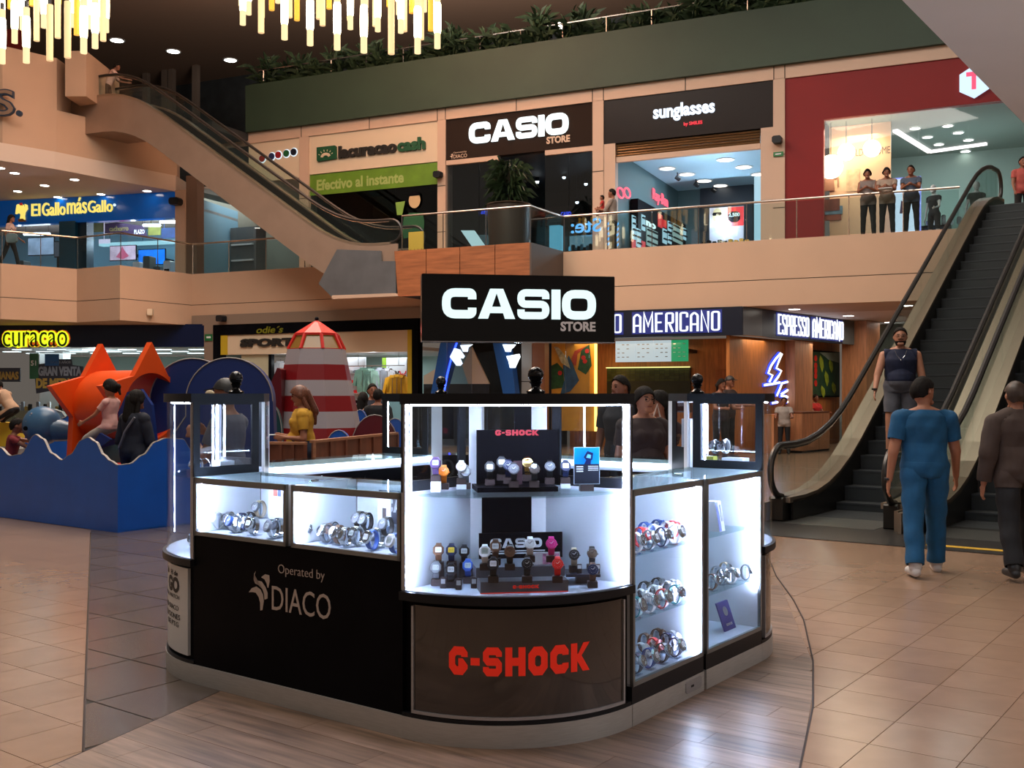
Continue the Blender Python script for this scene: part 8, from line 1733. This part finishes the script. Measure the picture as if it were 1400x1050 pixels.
# three people behind the kiosk in front of the coffee bar
x, y = at(850, 11.4); person('man with short black hair in a dark shirt behind the kiosk', x, y, 0, -.55, 1.77, {}, M_skin2, [bot('trousers', C_jeans, 1.93, .05, .014), top('shirt', cm('navyb', (22,22,32)), .6, -.1, .5, .018)], 'short', None, 1.12, .012, hy=-25)
x, y = at(879, 9.3); r, hd, hands, tor = person('woman with glasses in a dark brown T-shirt behind the kiosk', x, y, 0, .25, 1.64, dict(al=(6,12,20,0), ar=(0,10,10,0)), M_skin, [bot('trousers', cm('greyj', (70,72,80)), 1.93, .06, .014), top('t_shirt', cm('dkbrown', (44,30,30)), .6, -.12, .5, .024)], 'up', None, 1.2, .010, hy=10, female=True)
G_ = MB()
for s in (-1, 1): G_.tube([hd(s*.030+.022*math.cos(a*PI/5), -.103, .012+.017*math.sin(a*PI/5)) for a in range(10)], .002, 5, True)
G_.tube([hd(-.008,-.104,.014), hd(.008,-.104,.014)], .002, 5); child_part(G_, 'glasses', M_shoe, r)
x, y = at(904, 9.8); r, hd, hands, tor = person('young woman in black with a white bag behind the woman in brown', x, y, 0, -.75, 1.60, dict(al=(30,8,90,30), ar=(10,8,50,10)), M_skin, [bot('trousers', C_jeans, 1.93, .06, .014), top('top', C_black, .5, -.1, .5, .018)], 'long', None, 1.05, .012, hy=-20, female=True)
x2, y2 = at(897, 9.5); b_ = Thing('tote_bag', 'white cloth bag hanging from the shoulder of the woman in black', 'bag', WLD, (x2, y2, .9)); MB().bbox(x2-.12, x2+.12, y2-.10, y2-.04, .98, 1.30, .03).build('body', cm('tote', (196,186,176)), b_); MB().tube([(x2-.06,y2-.07,1.30),(x2+.0,y2-.07,1.5),(x2+.05,y2-.07,1.30)], .012, 6).build('strap', cm('tote', (196,186,176)), b_)
# coffee bar staff and customers
for px, v0, Y, lab, c, hr, rzz in ((1114,544,31.7,'barista in a red top behind the rounded wood counter',(180,36,34),'short',.6),(1072,548,27.9,'person in grey and white at the low wood counter',(160,150,144),'short',-.3),(996,519,26.0,'person with a dark cap at the coffee bar, head only above the showcase',(60,44,40),'cap',.8),(985,523,25.0,'second head above the right showcase in front of the coffee bar',(50,40,40),'up',.5)):
    x, y = at(px, Y); person(lab, x, y, 0, rzz, 1.6+(538-v0+4)/1440*Y, dict(al=(30,10,60,10), ar=(30,10,60,10)), M_skin2, [bot('trousers', C_black, 1.93, .06, .014), top('top', cm('b%d' % px, c), .5, -.1, .5, .018)], hr, None, 1.08, .02)
# children in the play area
x, y = at(150, 13.55); person('girl in a pink T-shirt and pale trousers sitting on the slide', x, y, 0, -PI/2-.25, 1.22, dict(drop=-.54, lean=-4, l=(62,6,30), r=(68,6,34), al=(40,8,20,0), ar=(20,12,30,0)), M_skin, [bot('trousers', cm('palep', (170,158,146)), 1.9, .05, .010), top('t_shirt', cm('pink', (214,164,156)), .55, -.05, .5, .012)], 'up', None, 1.0, .013, child=True, female=True, cat='child', nod=14)
x, y = at(184, 12.75); r, hd, hands, tor = person('woman in dark clothes with a strap across her back watching the play area', x, y, 0, PI-.5, 1.62, dict(l=(4,3,2), r=(-4,3,2), al=(-4,14,20,0), ar=(10,10,20,0)), M_skin2, [bot('trousers', C_black, 1.93, .1, .014), top('shirt', cm('darknavy', (26,30,44)), 1.0, -.14, .5, .026)], 'long', None, 1.08, .012, female=True)
child_part(MB().tube([tuple(tor(-.14,.125,.46)), tuple(tor(0,.155,.28)), tuple(tor(.13,.14,.06)), tuple(tor(.19,.05,-.04))], .014, 6), 'bag_strap', cm('strapg', (110,110,120)), r)
x, y = at(12, 14.6); person('child in a dark red top reaching for the whale at the left edge', x, y, 0, PI/2+.4, 1.22, dict(lean=10, al=(80,8,10,0), ar=(60,8,20,0)), M_skin2, [bot('shorts', C_jeans, 1.2, .05, .01), top('top', cm('dkred', (120,36,40)), .4, -.05, .5, .012)], 'short', None, 1.0, .013, child=True, cat='child')
x, y = at(17, 16.2); person('boy in a beige top riding a toy at the left edge', x, y, 0, -PI/2-.2, 1.15, dict(drop=-.93+.18, lean=34, l=(60,8,70), r=(60,8,70), al=(50,8,20,0), ar=(50,8,20,0)), M_skin2, [bot('shorts', C_black, 1.0, .05, .01), top('top', cm('beigek', (176,140,112)), .5, -.02, .5, .012)], 'short', None, 1.0, .015, child=True, cat='child')
